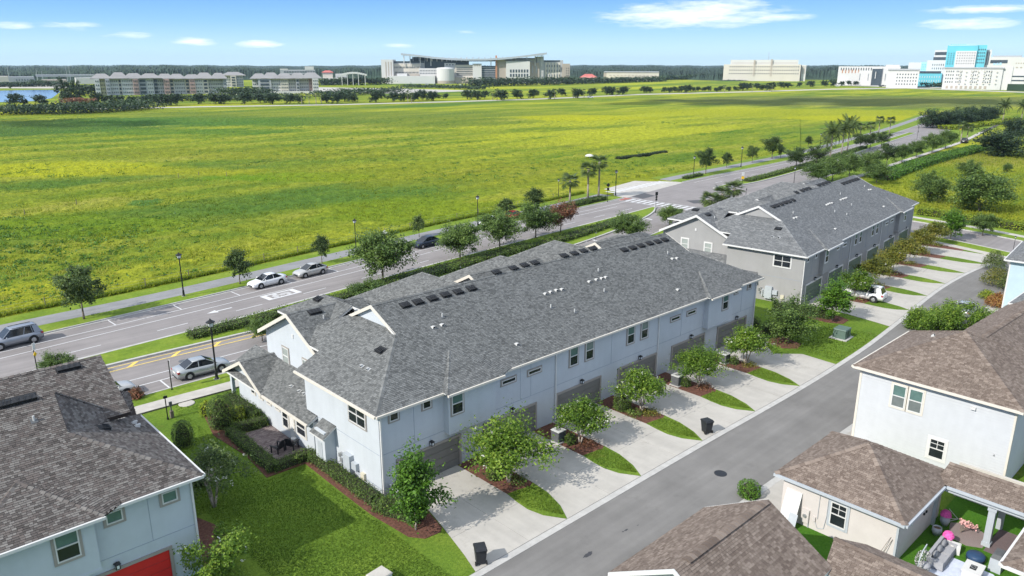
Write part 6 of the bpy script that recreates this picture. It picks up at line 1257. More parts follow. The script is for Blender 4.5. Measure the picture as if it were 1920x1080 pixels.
# ================================================================ VEHICLES
def paint(name,col,metal=.5,rough=.32): 
    if name not in M: M[name]=mat(name,col,rough,.02,2,metal=metal,spec=.5,obj=True)
    return name
def car(label,loc,rz,pm,kind='sedan',cat='car',name='parked_car',group=None,open_=False):
    t=thing(name,label,cat,loc,rz,group)
    if kind=='suv': L,W,H,gc=4.8,1.92,1.74,.30; top=[(-2.4,.95),(-2.33,1.04),(-1.2,1.06),(.55,1.05),(.95,1.04),(1.9,.98),(2.25,.88),(2.4,.70)]; cab=(-2.25,-1.95,.35,1.15); bz=1.04; wr=.37; ax=(-1.42,1.45)
    elif kind=='hatch': L,W,H,gc=4.35,1.78,1.46,.2; top=[(-2.17,.72),(-2.10,.98),(-1.5,.98),(.5,.93),(.9,.92),(1.7,.83),(2.05,.72),(2.17,.55)]; cab=(-2.0,-1.15,.15,1.1); bz=.93; wr=.32; ax=(-1.3,1.32)
    else: L,W,H,gc=4.65,1.80,1.45,.19; top=[(-2.32,.72),(-2.25,.98),(-1.7,1.00),(-1.2,.95),(.6,.91),(1.0,.91),(1.9,.80),(2.2,.68),(2.32,.50)]; cab=(-1.85,-.95,.25,1.15); bz=.93; wr=.33; ax=(-1.36,1.38)
    b=MB(); n=len(top); ring=[]
    for i,(x,z) in enumerate(top):
        f=1-.17*max(0,(abs(x)-L*.30)/(L*.2))**2.2; w_=W/2*f; zb=gc+(.12 if i in (0,n-1) else 0); mid=zb+(z-zb)*.55
        ring.append([(x,-w_*.90,zb),(x,-w_,mid-.12),(x,-w_*.995,mid+.08),(x,-w_*.90,z-.03),(x,-w_*.66,z+.02),(x,w_*.66,z+.02),(x,w_*.90,z-.03),(x,w_*.995,mid+.08),(x,w_,mid-.12),(x,w_*.90,zb)])
    k=10; vs=[p for r_ in ring for p in r_]; fs=[(i*k+j,i*k+(j+1)%k,(i+1)*k+(j+1)%k,(i+1)*k+j) for i in range(n-1) for j in range(k)]+[tuple(range(k-1,-1,-1)),tuple((n-1)*k+j for j in range(k))]
    b.add(vs,fs); bo=b.obj('body',pm,t,True)
    x0,x1,x2,x3=cab; wb,wt=W/2*.88,W/2*.66; g=MB()
    g.add([(x0,-wb*.95,bz-.03),(x3,-wb*.95,bz-.04),(x3,wb*.95,bz-.04),(x0,wb*.95,bz-.03),(x1,-wt,H-.03),(x2,-wt,H-.03),(x2,wt,H-.03),(x1,wt,H-.03)],[(0,3,2,1),(4,5,6,7),(0,1,5,4),(1,2,6,5),(2,3,7,6),(3,0,4,7)]); g.obj('windows','cglass',t)
    r=MB(); xm=(x1+x2)/2
    r.add([(x1-.05,-wt-.02,H-.06),(xm,-wt-.03,H-.02),(x2+.05,-wt-.02,H-.06),(x2+.03,wt+.02,H-.06),(xm,wt+.03,H-.02),(x1-.05,wt+.02,H-.06),(x1+.1,-wt*.7,H),(xm,-wt*.7,H+.03),(x2-.1,-wt*.7,H),(x2-.1,wt*.7,H),(xm,wt*.7,H+.03),(x1+.1,wt*.7,H)],[(0,1,7,6),(1,2,8,7),(2,3,9,8),(3,4,10,9),(4,5,11,10),(5,0,6,11),(6,7,10,11),(7,8,9,10),(0,5,4,1),(1,4,3,2)]); r.obj('roof',pm,t,True)
    for sg in (-1,1):
        p=MB(); y0,y1=sg*(wb*.955),sg*(wt+.012)
        for (a,c) in ((x0+.03,x1+.03),(x3-.02,x2-.0),((x0+x3)/2-.12,(x1+x2)/2-.10)): p.cyl((a,y0,bz-.03),(c,y1,H-.05),.035,.03,6)
        if kind!='sedan': p.cyl((x0+.75,y0,bz-.03),(x1+.55,y1,H-.05),.035,.03,6); p.add([(x0-.0,y0*1.03,bz-.05),(x0+.62,y0*1.03,bz-.05),(x1+.42,y1*1.02,H-.05),(x1-.02,y1*1.02,H-.05),(x0-.0,y0*.93,bz-.05),(x0+.62,y0*.93,bz-.05),(x1+.42,y1*.93,H-.05),(x1-.02,y1*.93,H-.05)],[(0,1,2,3),(7,6,5,4),(0,4,5,1),(1,5,6,2),(2,6,7,3),(3,7,4,0)]) if kind=='suv' else None
        p.obj('pillar',pm,t)
        m=MB(); m.ball((x3-.35,sg*(W/2+.08),bz+.08),(.08,.10,.07),8,5); m.obj('mirror',pm,t,True)
        q=MB(); q.box(-L/2+.02,sg*W*.27,bz-.24,-L/2+.22,sg*W*.45,bz-.08); q.obj('tail_light','lamp_red',t); q=MB(); q.box(L/2-.34,sg*W*.26,.52 if kind!='suv' else .72,L/2-.09,sg*W*.425,.66 if kind!='suv' else .86); q.obj('headlight','lamp_clear',t)
        for x in ax:
            a=MB(); a.cyl((x,sg*(W/2-.30),wr+.02),(x,sg*(W/2+.004),wr+.02),wr+.07,wr+.07,20); a.obj('wheel_arch','blackp',t)
            w0=MB(); w0.cyl((x,sg*(W/2-.2),wr),(x,sg*(W/2+.02),wr),wr,wr*.97,20); wo=w0.obj('wheel','tyre',t); w1=MB(); w1.cyl((x,sg*(W/2+.015),wr),(x,sg*(W/2+.03),wr),wr*.62,wr*.5,12)
            for j in range(5): a_=2*pi*j/5; w1.cyl((x,sg*(W/2+.03),wr),(x+math.cos(a_)*wr*.6,sg*(W/2+.03),wr+math.sin(a_)*wr*.6),.04,.04,4)
            w1.obj('rim','rim',wo)
        q=MB(); 
        for xx in (-.55,.5): q.box(xx,sg*(W/2-.015),bz-.16,xx+.2,sg*(W/2+.02),bz-.12)
        q.obj('door_handle',pm,t)
    q=MB(); q.box(L/2-.10,-.45,gc+.12,L/2+.01,.45,gc+.30); q.obj('grille','blackp',t); q=MB(); q.box(-L/2-.01,-.6,gc+.05,-L/2+.1,.6,gc+.16); q.obj('rear_bumper','blackp',t); q=MB(); q.box(-L/2-.015,-.26,.62,-L/2+.03,.26,.76); q.obj('license_plate','white',t)
    if kind=='suv':
        for sg in (-1,1): q=MB(); q.cyl((x1+.2,sg*wt*.9,H+.03),(x2-.2,sg*wt*.9,H+.03),.025,.025,6); q.obj('roof_rail','black',t)
    return t
paint('silver_paint',(.42,.44,.45)); paint('gray_paint',(.30,.32,.36)); paint('white_paint',(.72,.72,.72),.1); paint('lightsilver_paint',(.50,.49,.47),.4); paint('navy_paint',(.025,.035,.055),.4); paint('red_paint',(.45,.03,.03),.2); paint('black_paint',(.02,.02,.022),.3); paint('pearl_white_paint',(.66,.66,.66),.15)
def ctr(u1,v1,u2,v2,W,side=1):   # centre of a car from two wheel contacts on its near side
    a,b_=G(u1,v1),G(u2,v2); d=Vector((b_[0]-a[0],b_[1]-a[1])).normalized(); q=Vector((-d.y,d.x)); m=Vector(((a[0]+b_[0])/2,(a[1]+b_[1])/2))+q*(W/2)*side; return (m.x,m.y,.012),math.atan2(d.y,d.x)
car('silver sedan parked at the kerb beside the tall lamp post, seen from behind',(-.05,27.75,.012),-.02,'silver_paint')
car('gray suv parked at the left edge on the field side of the road',(-10.4,F(-10.4)-1.25,.012),pi+.10,'gray_paint','suv')
x=16.9; car('white sedan parked on the field side, in front of the silver hatchback',(x,F(x)-1.15,.012),pi+.09,'white_paint')
x=23.1; car('light silver hatchback parked behind the white sedan',(x,F(x)-1.15,.012),pi+.09,'lightsilver_paint','hatch')
x=43.6; car('dark navy car parked by the verge between two median elms',(x,F(x)-1.2,.012),pi+.08,'navy_paint','hatch')
x,y=G(962,412); car('red car half hidden behind the median elms',(x,y+.5,.012),pi+.1,'red_paint','hatch'); x,y=G(925,423); car('white car half hidden behind the second median elm',(x,y+.8,.012),pi+.1,'pearl_white_paint','sedan')
car('silver car behind the corner of the left house roof',(-6.6-1.2,27.9,.012),0,'lightsilver_paint','hatch')
xl,yl=OB[0]+0,0
car('white suv parked nose-in on the second driveway of the gray row',(64.2,-2.6,.035),math.radians(95.8),'white_paint','suv')
car('pale car half hidden behind the large alley shrub',(66.6,-12.6,.012),.12,'silver_paint','sedan'); x,y=G(1808,268); car('black car driving at the far bend',(x,y,.012),.15,'black_paint','suv',name='car')
car('white car parked on the far side of the bend',(*G(1655,262),.012),.2,'white_paint','sedan') if 0 else None
fc=thing('parked_car','distant parked car in the car parks before the flats and hospital','car',(0,0,0),0,'distant parked cars'); q=MB(); q.box(-2.2,-.9,.25,2.2,.9,.95); q.add([(-1.8,-.8,.95),(1.2,-.8,.95),(1.2,.8,.95),(-1.8,.8,.95),(-1.2,-.65,1.45),(.5,-.65,1.45),(.5,.65,1.45),(-1.2,.65,1.45)],[(4,5,6,7),(0,1,5,4),(1,2,6,5),(2,3,7,6),(3,0,4,7)],1); mw=q.mesh('body',['white_paint','cglass']); mk=q.mesh('body',['black_paint','cglass']); ms_=q.mesh('body',['silver_paint','cglass'])
fb_=link('body',mw,fc); fc.location=(*G(448,178),.05); fc.rotation_euler=(0,0,.3)
for i in range(46):
    u,v=[(R.uniform(430,600),R.uniform(172,178)),(R.uniform(640,760),R.uniform(170,174)),(R.uniform(745,870),R.uniform(157,161)),(R.uniform(1570,1700),R.uniform(159,163)),(R.uniform(10,110),R.uniform(159,162))][i%5]
    o=fc.copy(); C.objects.link(o); o.location=(*G(u,v),.05); o.rotation_euler=(0,0,R.choice((-TH,-TH+pi/2))+R.uniform(-.1,.1)); d=fb_.copy(); C.objects.link(d); d.data=R.choice((mw,mw,ms_,mk)); d.parent=o
car('white van driving on the far parkway',(*G(1107,184),.05),-TH,'white_paint','suv',name='van',cat='van')
# ================================================================ STREET FURNITURE
def lamp(u,v,vt,lab,first=[None],H0=5.4):
    x,y=G(u,v); h=pxh(u,v,vt)
    if first[0] is None:
        t=thing('street_lamp',lab,'street lamp',(x,y,.1),0,'black lantern street lamps'); b=MB(); b.lathe([(.19,0),(.19,.12),(.13,.2),(.11,.75),(.08,.85),(.065,4.6),(.09,4.62),(.05,4.7)],12); b.obj('pole','black',t); b=MB(); b.box(-.21,-.21,0,.21,.21,.06); b.obj('base_plate','curb',t)
        b=MB(); b.frus(-.13,-.13,.13,.13,4.72,-.08,5.08); b.obj('lamp_glass','lamp_clear',t); b=MB(); b.lathe([(.1,4.66),(.15,4.74)],8)
        for i in (-1,1):
            for j in (-1,1): b.cyl((i*.13,j*.13,4.70),(i*.21,j*.21,5.1),.018,.018,4)
        b.lathe([(.36,5.07),(.38,5.11),(.20,5.22),(.09,5.30),(.03,5.42)],10); b.obj('lamp_cap','black',t); first[0]=t; t.scale=(h/H0,)*3
        return t
    return dup(first[0],(x,y,.1),0,lab,h/H0)
lamp(407,713,598,'tall black lantern lamp beside the silver sedan')
for u,v,vt,l in ((345,557,474,'black lamp on the verge between the first two young oaks'),(668,472,411,'black lamp above the round median elm'),(896,425,367,'black lamp between the navy car and the squat oak'),(864,522,500,'small lamp head showing over the pale blue roof'),(1117,456,436,'lamp head just over the far end of the pale blue roof'),(1047,372,336,'black lamp left of the shortest cabbage palm'),(1154,368,319,'black lamp right of the tallest cabbage palm'),(1300,332,293,'black lamp on the field side past the crosswalk'),(1389,315,275,'black lamp between two round oaks on the field side'),(1537,277,250,'black lamp by the path before the tall palms'),(1488,348,313,'black lamp rising through the far median oak, near carriageway'),(1899,473,443,'black lamp on the side street lawn at the right edge')): lamp(u,v,vt,l)
def sign(u,v,vt,lab,panels,rz=0,cat='sign',name='street_sign'):
    x,y=G(u,v); h=pxh(u,v,vt); t=thing(name,lab,cat,(x,y,.05),rz); b=MB(); b.cyl((0,0,0),(0,0,h),.045,.04,8); b.cyl((0,0,0),(0,0,.15),.09,.07,8); b.obj('post','black',t)
    for (z,w_,hh,mt,sh) in panels:
        b=MB(); z=h+z
        if sh=='diamond': b.add([(-w_/2,-.06,z),(0,-.06,z+hh/2),(w_/2,-.06,z),(0,-.06,z-hh/2),(-w_/2,-.09,z),(0,-.09,z+hh/2),(w_/2,-.09,z),(0,-.09,z-hh/2)],[(3,2,1,0),(4,5,6,7),(0,1,5,4),(1,2,6,5),(2,3,7,6),(3,0,4,7)])
        else: b.box(-w_/2,-.09,z-hh/2,w_/2,-.06,z+hh/2)
        b.obj('panel',mt,t)
    return t
sign(323,733,676,'black post with narrow white sign seen edge-on near the silver sedan',((-.45,.32,.95,'white','r'),),math.radians(75)); sign(74,716,643,'black post with white and yellow sign above the left roof',((-.25,.3,.6,'white','r'),(-.95,.42,.42,'yellow','diamond')),math.radians(40))
sign(315,787,742,'short black post by the footpath with a dark box on it',((-.1,.3,.2,'black','r'),),0); t=thing('pet_waste_station','brown and gray waste station post beside the short black post','post',(*G(323,783),.02)); b=MB(); b.box(-.12,-.12,0,.12,.12,.55); b.obj('bin','bark',t); b=MB(); b.cyl((0,0,.5),(0,0,1.25),.05,.05,6); b.box(-.11,-.06,.95,.11,.06,1.3); b.obj('post','acgray',t)
tag(MB().lathe([(.62,0),(.62,.03),(.58,.05),(.1,.05)],20,0,(*G(350,757),.01)).obj('access_cover','walkc'),'round pale access cover in the lawn by the footpath','cover'); tag(MB().lathe([(.38,0),(.38,.012),(.1,.012)],20,0,(*G(343,677),.006)).obj('manhole_cover','acgray'),'round brown-gray manhole cover in the near lane behind the silver sedan','manhole cover')
sign(1139,379,344,'black backs of a diamond and a round sign left of the crosswalk',((-.35,.85,.85,'black','diamond'),(-1.15,.5,.5,'black','r')),math.radians(-20)); sign(1229,399,361,'black backs of signs standing in the median at the crosswalk',((-.25,.55,.65,'black','r'),(-.85,.55,.55,'black','diamond'),(-1.3,.4,.35,'black','r')),math.radians(-20))
sign(1391,351,324,'white sign over a yellow sign at the nose of the far median',((-.3,.6,.7,'white','r'),(-1.1,.65,.55,'yellow','r')),math.radians(-30)); sign(1398,372,354,'short black bollard sign behind the gray roof',((-.1,.25,.3,'black','r'),),0); sign(1797,262,238,'yellow diamond warning sign at the far bend',((-.5,1.5,1.5,'yellow','diamond'),),math.radians(-35)); sign(722,452,434,'small white triangular sign above the median elm',((-.2,.8,.8,'white','diamond'),),math.radians(-35)); sign(1305,412,400,'black post at the crosswalk beside the gray roof',((-.1,.3,.5,'black','r'),),0)
sign(1602,297,283,'small black sign on the path side before the tall palms',((-.2,.6,.5,'black','r'),),0); sign(1719,262,233,'dark signal pole with a box at the far bend',((-1.0,.5,.8,'black','r'),(-2.6,.5,.7,'black','r')),0,'signal')
t=thing('wire_fence','thin wire fence with dark posts along the meadow edge','fence',(0,0,0))
fx=[x for x in frange(-16,92,5.4)]; fy=lambda x:S2(x)+3.4
for i,x in enumerate(fx): b=MB(); b.cyl((x,fy(x),0),(x+R.uniform(-.05,.05),fy(x),1.25),.05,.045,6); b.obj('post','bark',t)
for z in (.45,.8,1.15):
    b=MB(); b.tube([(x,fy(x)-.05,z) for x in fx],[.008]*len(fx),4); b.obj('wire','steel',t)
for i,(u,v) in enumerate(((144,385),(190,345),(335,335),(373,331),(425,332),(47,405))): tag(MB().cyl((0,0,0),(0,0,1.2),.07,.06,6).obj('fence_post','bark',None,loc=(*G(u,v),0)),'weathered fence post standing out in the meadow','post','lone posts in the meadow')
t=thing('canopy','small white domed canopy alone in the meadow','canopy',(*G(1105,297),0)); b=MB(); b.lathe([(1.3,.7),(.9,1.05),(.4,1.2),(.05,1.25)],12); b.obj('cover','white',t); b=MB(); [b.cyl((i,j,0),(i,j,.8),.05,.05,5) for i in (-.8,.8) for j in (-.8,.8)]; b.obj('leg','steel',t)
# air conditioners
def ac(p,lab,rz=0):
    t=thing('air_conditioner',lab,'air conditioner',(p[0],p[1],.045),rz,'air conditioner units on the mulch'); b=MB(); b.box(-.46,-.46,0,.46,.46,.07); b.obj('pad','curb',t); b=MB(); b.box(-.37,-.37,.07,.37,.37,.86); 
    for k in range(9): z=.14+k*.078; b.box(-.385,-.36,z,.385,.36,z+.03); b.box(-.36,-.385,z,.36,.385,z+.03)
    b.obj('housing','acgray',t); b=MB(); b.box(-.40,-.40,.86,.40,.40,.90); b.lathe([(.33,.90),(.33,.925),(.29,.925),(.29,.905)],20); b.obj('top','acwhite',t); b=MB(); b.lathe([(.28,.902),(.28,.906),(.02,.906)],20); b.obj('fan_opening','black',t); b=MB()
    for k in range(1,6): b.lathe([(.05*k+.008,.91),(.05*k+.008,.925),(.05*k-.004,.925)],20)
    for k in range(8): a=pi*k/8; b.cyl((-.3*math.cos(a),-.3*math.sin(a),.925),(.3*math.cos(a),.3*math.sin(a),.925),.006,.006,4)
    b.obj('fan_grille','acwhite',t); return t
a=ac((.55,-1.25),'air conditioner behind the hedge at the near corner of the pale blue row'); 
for p,l in (((13.45,-2.35),'air conditioner between the second and third driveways of the pale blue row'),((28.0,-2.35),'air conditioner by the fourth driveway of the pale blue row'),((35.3,-2.35),'air conditioner nearest the far end of the pale blue row')): dup(a,(*p,.045),0,l)
# transformer and utility box
M['green']=mat('transformer_green',(.095,.145,.12),.55,.08,3)
t=thing('transformer_box','green transformer box on a concrete pad on the lawn between the rows','utility box',(49.6,-6.7,.0),.05); b=MB(); b.box(-.95,-.85,0,.95,.85,.10); b.obj('pad','curb',t); b=MB(); b.frus(-.72,-.62,.72,.62,.10,.03,.95); b.obj('cabinet','green',t); b=MB(); b.frus(-.75,-.65,.75,.65,.95,.06,1.04); b.obj('lid','green',t); b=MB(); b.box(-.02,-.635,.15,.02,-.62,.93); b.obj('door_seam','blackp',t)
t=thing('utility_box','pale green-gray utility pedestal lid at the bottom edge of the lawn','utility box',(*G(712,1092),.0),.1); b=MB(); b.box(-.5,-.42,0,.5,.42,.5); b.obj('cabinet','util',t); b=MB(); b.frus(-.54,-.46,.54,.46,.5,.04,.56); b.obj('lid','walkc',t)
def bin_(p,rz,lab):
    t=thing('wheelie_bin',lab,'trash bin',(p[0],p[1],.032),rz,'black wheelie bins'); b=MB(); b.add([(-.24,-.27,.06),(.24,-.27,.06),(.24,.24,.06),(-.24,.24,.06),(-.31,-.37,.95),(.31,-.37,.95),(.31,.34,.95),(-.31,.34,.95)],[(0,3,2,1),(4,5,6,7),(0,1,5,4),(1,2,6,5),(2,3,7,6),(3,0,4,7)]); b.box(-.33,-.39,.88,.33,.36,.95); b.obj('body','blackp',t)
    b=MB(); b.add([(-.33,-.42,.95),(.33,-.42,.95),(.33,.38,.97),(-.33,.38,.97),(-.29,-.38,1.0),(.29,-.38,1.0),(.27,.30,1.07),(-.27,.30,1.07)],[(0,3,2,1),(4,5,6,7),(0,1,5,4),(1,2,6,5),(2,3,7,6),(3,0,4,7)]); b.obj('lid','blackp',t,False); b=MB(); b.cyl((-.28,.42,.98),(.28,.42,.98),.022,.022,6); b.cyl((-.26,.34,.94),(-.26,.42,.98),.02,.02,5); b.cyl((.26,.34,.94),(.26,.42,.98),.02,.02,5); b.obj('handle','blackp',t)
    for s_ in (-1,1): b=MB(); b.cyl((s_*.27,.24,.12),(s_*.33,.24,.12),.12,.12,14); b.obj('wheel','tyre',t)
    b=MB(); b.box(-.08,-.345,.62,.08,-.325,.70); b.obj('label_plate','util',t); return t
bb=bin_((.25,-9.0),math.radians(150),'black wheelie bin at the kerb of the nearest driveway'); dup(bb,(22.35,-8.9,.032),math.radians(160),'black wheelie bin at the kerb by the third grass island')
def chair(p,rz,lab):
    t=thing('lounge_chair',lab,'chair',(p[0],p[1],.045),rz,'black chairs on the patio'); 
    for k in range(5): b=MB(); b.box(-.25,-.25+k*.11,.36-k*.02,.25,-.16+k*.11,.38-k*.02); b.obj('seat_slat','blackp',t)
    for k in range(5): x=-.25+k*.105; b=MB(); b.add([(x,.27,.28),(x+.09,.27,.28),(x+.09,.5,1.0-.03*abs(k-2)),(x,.5,1.0-.03*abs(k-2)),(x,.30,.28),(x+.09,.30,.28),(x+.09,.53,1.0-.03*abs(k-2)),(x,.53,1.0-.03*abs(k-2))],[(0,1,2,3),(7,6,5,4),(0,4,5,1),(1,5,6,2),(2,6,7,3),(3,7,4,0)]); b.obj('back_slat','blackp',t)
    for s_ in (-1,1):
        b=MB(); b.box(s_*.36-.06,-.32,.55,s_*.36+.06,.42,.58); b.obj('armrest','blackp',t)
        for y_ in (-.26,.34): b=MB(); b.box(s_*.31-.035,y_-.035,0,s_*.31+.035,y_+.035,.55); b.obj('leg','blackp',t)
    b=MB(); b.box(-.31,.30,.5,.31,.33,.56); b.obj('stretcher','blackp',t)
    return t
ch=chair((-1.95,10.0),math.radians(200),'black slatted chair on the patio, the one farther from the wall'); dup(ch,(-.95,9.75,.045),math.radians(120),'black slatted chair on the patio next to the wall')
t=thing('patio_table','small white round table beside the wall on the patio','table',(-.62,10.15,.045)); b=MB(); b.lathe([(.2,.48),(.22,.5),(.2,.52)],14); b.obj('table_top','white',t); b=MB(); b.lathe([(.14,0),(.03,.05),(.03,.48)],10); b.obj('pedestal','white',t)
tag(MB().lathe([(.12,0),(.13,.25),(.02,.3)],10,0,(-2.0,14.9,.02)).obj('garden_pot',paint('cobalt_glaze',(.02,.06,.35),0)),'blue garden pot behind the patio hedge','pot')
# ================================================================ DISTANT CAMPUS
M['fw']=mat('far_white_wall',(.56,.555,.54),.8,.04,.05); M['fb']=mat('far_ivory_wall',(.56,.52,.45),.8,.05,.05); M['fg']=mat('far_gray_wall',(.37,.38,.40),.8,.05,.05); M['ft']=mat('far_tan_wall',(.38,.33,.28),.8,.05,.05); M['fr']=mat('far_red_brick',(.40,.28,.245),.85,.08,.05); M['fgl']=mat('far_window_glass',(.055,.07,.085),.2,.2,.2,spec=.5); M['ftq']=mat('turquoise_panel',(.12,.46,.54),.6,.06,.05); M['ftq2']=mat('pale_blue_panel',(.34,.55,.72),.6,.06,.05); M['froof']=mat('far_gray_roof',(.26,.255,.25),.9,.1,.1); M['for']=mat('orange_panel',(.42,.20,.11),.7,.05,.05); M['fred']=mat('salmon_tile_roof',(.50,.14,.12),.8,.1,.2); M['fmet']=mat('curved_metal_roof',(.46,.49,.52),.35,.04,.05,metal=.3); M['fyel']=mat('pale_yellow_panel',(.50,.47,.28),.8,.05,.05)
class Far:
    """a far building in its own frame: x along the view's right, y away; sizes in picture units times metres per unit"""
    def __init__(s,name,label,uc,vb,cat='building'):
        x,y=G(uc,vb); s.k=depth(x,y)/FPX*1.0; s.uc=uc; s.vb=vb; s.ph=math.atan((uc-960)/FPX); s.T=thing(name,label,cat,(x,y,0),-TH-s.ph); s.n=0
        s.k=math.hypot(x-CAMX,y-CAMY)/FPX*(1/math.sqrt(1+((uc-960)/FPX)**2))
    def X(s,u): return (u-s.uc)*s.k*math.cos(s.ph)
    def Zz(s,v): return (s.vb-v)*s.k
    def blk(s,u0,u1,vt,mt,d=30,y=0,vb=None,name='wall'):
        b=MB(); b.box(s.X(u0),y,-.5 if vb is None else s.Zz(vb),s.X(u1),y+d,s.Zz(vt)); return b.obj(name,mt,s.T)
    def grid(s,u0,u1,v0,v1,nc,nr,par,mt='fgl',fx=.45,fy=.42,y=0,name='windows'):
        b=MB(); cw=(u1-u0)/nc; rh=(v1-v0)/nr
        for i in range(nc):
            for j in range(nr):
                u=u0+cw*(i+.5); v=v0+rh*(j+.5); b.box(s.X(u-cw*fx/2),y-.25,s.Zz(v+rh*fy/2),s.X(u+cw*fx/2),y+.05,s.Zz(v-rh*fy/2))
        return stuff(b.obj(name,mt,par))
    def hip(s,u0,u1,ve,vr,d,y=0,ov=1.2,mt='froof'):
        x0,x1,z0,z1=s.X(u0)-ov,s.X(u1)+ov,s.Zz(ve),s.Zz(vr); y0,y1=y-ov,y+d+ov; i=min((x1-x0)*.3,(y1-y0)*.5); b=MB(); b.add([(x0,y0,z0),(x1,y0,z0),(x1,y1,z0),(x0,y1,z0),(x0+i,(y0+y1)/2,z1),(x1-i,(y0+y1)/2,z1),(x0,y0,z0-.5),(x1,y0,z0-.5),(x1,y1,z0-.5),(x0,y1,z0-.5)],[(0,1,5,4),(1,2,5),(2,3,4,5),(3,0,4),(9,8,7,6),(0,6,7,1),(1,7,8,2),(2,8,9,3),(3,9,6,0)]); return b.obj('roof',mt,s.T)
def flats(label,uc,vb,segs,ve,vr,d):
    f=Far('apartment_block',label,uc,vb)
    for (u0,u1,mt,bal) in segs:
        off=R.uniform(-5,3); w_=f.blk(u0,u1,ve,mt,d,off)
        if bal: f.grid(u0+.5,u1-.5,ve+1,vb-1,1,4,w_,'fgl',.7,.6,off,'balcony')
        else: f.grid(u0+.7,u1-.7,ve+1,vb-1.5,max(2,int((u1-u0)/3.2)),4,w_,'fgl',.42,.42,off)
    us=[s_[0] for s_ in segs]+[segs[-1][1]]; n=max(1,int((us[-1]-us[0])/24)); st_=(us[-1]-us[0])/n
    for i in range(n): f.hip(us[0]+i*st_-R.uniform(0,6),us[0]+(i+1)*st_+R.uniform(0,5),ve-R.uniform(0,.8),vr+1.2+R.uniform(-2.2,1.6),d,-3)
    return f
flats('long gray-roofed block of flats at far left, nearest the lake',243,178,((183,192,'fw',0),(192,202,'fyel',0),(202,210,'fg',0),(210,225,'fw',0),(225,231,'fb',1),(231,252,'fw',0),(252,262,'fr',0),(262,278,'fg',1),(278,290,'fw',0),(290,300,'fg',1)),149,139,26)
flats('gray-roofed block of flats with red brick bays at far left, second one',372,176,((300,312,'fw',0),(312,322,'fr',0),(322,330,'fb',1),(330,350,'fw',0),(350,358,'fb',1),(358,368,'fr',0),(368,382,'fw',0),(382,392,'fb',1),(392,420,'fw',0),(420,426,'fg',0)),149,139,28)
flats('end of a block of flats behind the second one, right of it',440,163,((424,434,'fw',0),(434,444,'fb',1),(444,457,'fg',0)),143,137,30)
f=flats('block of flats with a white ground floor, left of the hospital',540,175,((477,488,'fw',0),(488,511,'fg',1),(511,528,'fw',0),(528,542,'fb',0),(542,556,'fw',0),(556,562,'fg',1),(562,580,'fw',0),(580,586,'fr',0),(586,597,'fw',0)),149,139,34); f.blk(513,600,171,'fw',4,-4)
f=Far('office_building','gray box-shaped building behind the flats left of the hospital',570,160); w_=f.blk(529,592,133,'fg',30); f.grid(535,592,134,144,12,2,w_,'fgl',.8,.4); f.blk(529,543,131,'fw',10,vb=134,name='roof_plant'); f.blk(574,590,127,'fw',10,vb=134,name='roof_plant')
f=Far('low_building','long low beige building beyond the lake at the far left',30,158); w_=f.blk(-20,18,144,'fb',40); w2=f.blk(18,66,145,'fg',40); f.grid(30,66,148,153,7,1,w2)
f=Far('low_building','flat white and pink buildings left of the pines',105,158); f.blk(80,126,150,'ft',40); f.blk(143,186,147,'fw',30); f.blk(70,185,142,'fg',30,60,146)
f=Far('villa_building','small beige building with red roof patches between flats and hospital',628,158); w_=f.blk(607,625,137,'fb',25); f.blk(604,630,147,'fw',20,-10); f.grid(606,629,149,155,5,1,w_,y=-10); f.hip(607,625,137,134,25,mt='fred'); f.blk(630,650,140,'fw',25)
f=Far('arched_canopy','pale arched roof canopy left of the hospital',664,160); b=MB(); 
for i in range(12): u=640+48*i/12; z=f.Zz(141-4*math.sin(pi*(i+.5)/12)); b.box(f.X(u),0,z-2,f.X(u+4),25,z)
b.obj('roof','fw',f.T); [f.blk(u,u+1,141,'fw',1,name='column') for u in (642,652,662,672,684)]
# hospital
f=Far('hospital_building','large ivory hospital with sweeping curved metal roof and white drum at the horizon',895,156)
w_=f.blk(724,745,115,'fw',40,-5); f.grid(730,744,118,150,3,1,w_,'ft',.35,.95,-5); w_=f.blk(745,800,118,'fg',50,8); f.grid(745,800,117.5,121,1,1,w_,'fgl',1.,.9,8); w2=f.blk(744,792,122,'fb',40,4); f.grid(746,791,125,132,18,1,w2,y=4); f.grid(746,791,134,141,18,1,w2,y=4); w2=f.blk(790,823,130,'fw',40,2); f.grid(791,822,132,141,11,2,w2,y=2); f.blk(735,820,143,'fw',30,-22); f.blk(752,770,139,'fw',20,-12); f.blk(775,792,140,'ft',10,-14)
w_=f.blk(795,880,117,'fgl',40,14,name='glass_hall'); f.grid(800,880,112,118,9,1,w_,'fw',.2,1.,14,'mullions'); w_=f.blk(836,856,121,'fw',20,2); f.grid(838,854,122,126,3,1,w_,y=2)
b=MB(); b.lathe([(f.k*16,-.5),(f.k*16,f.Zz(131)),(f.k*14.5,f.Zz(129)),(f.k*2,f.Zz(128))],28,0,(f.X(838.5),-14,0)); b.obj('drum','fw',f.T); b=MB(); b.lathe([(f.k*16.1,0),(f.k*16.1,f.Zz(151)),(f.k*15.5,f.Zz(151))],28,0,(f.X(838.5),-14,0)); b.obj('drum_base','ft',f.T)
w_=f.blk(855,888,124,'fb',40,0); f.grid(857,888,128,143,1,5,w_,'fgl',.95,.45); w_=f.blk(887,903,122,'fw',40,-3); f.grid(889,901,123,127,3,1,w_,'ft',.5,.6,-3); w_=f.blk(903,930,126,'fgl',40,0); f.grid(903,930,127,149,1,6,w_,'fg',1.,.25,y=0,name='floor_bands'); f.blk(853,888,146,'ft',20,-14)
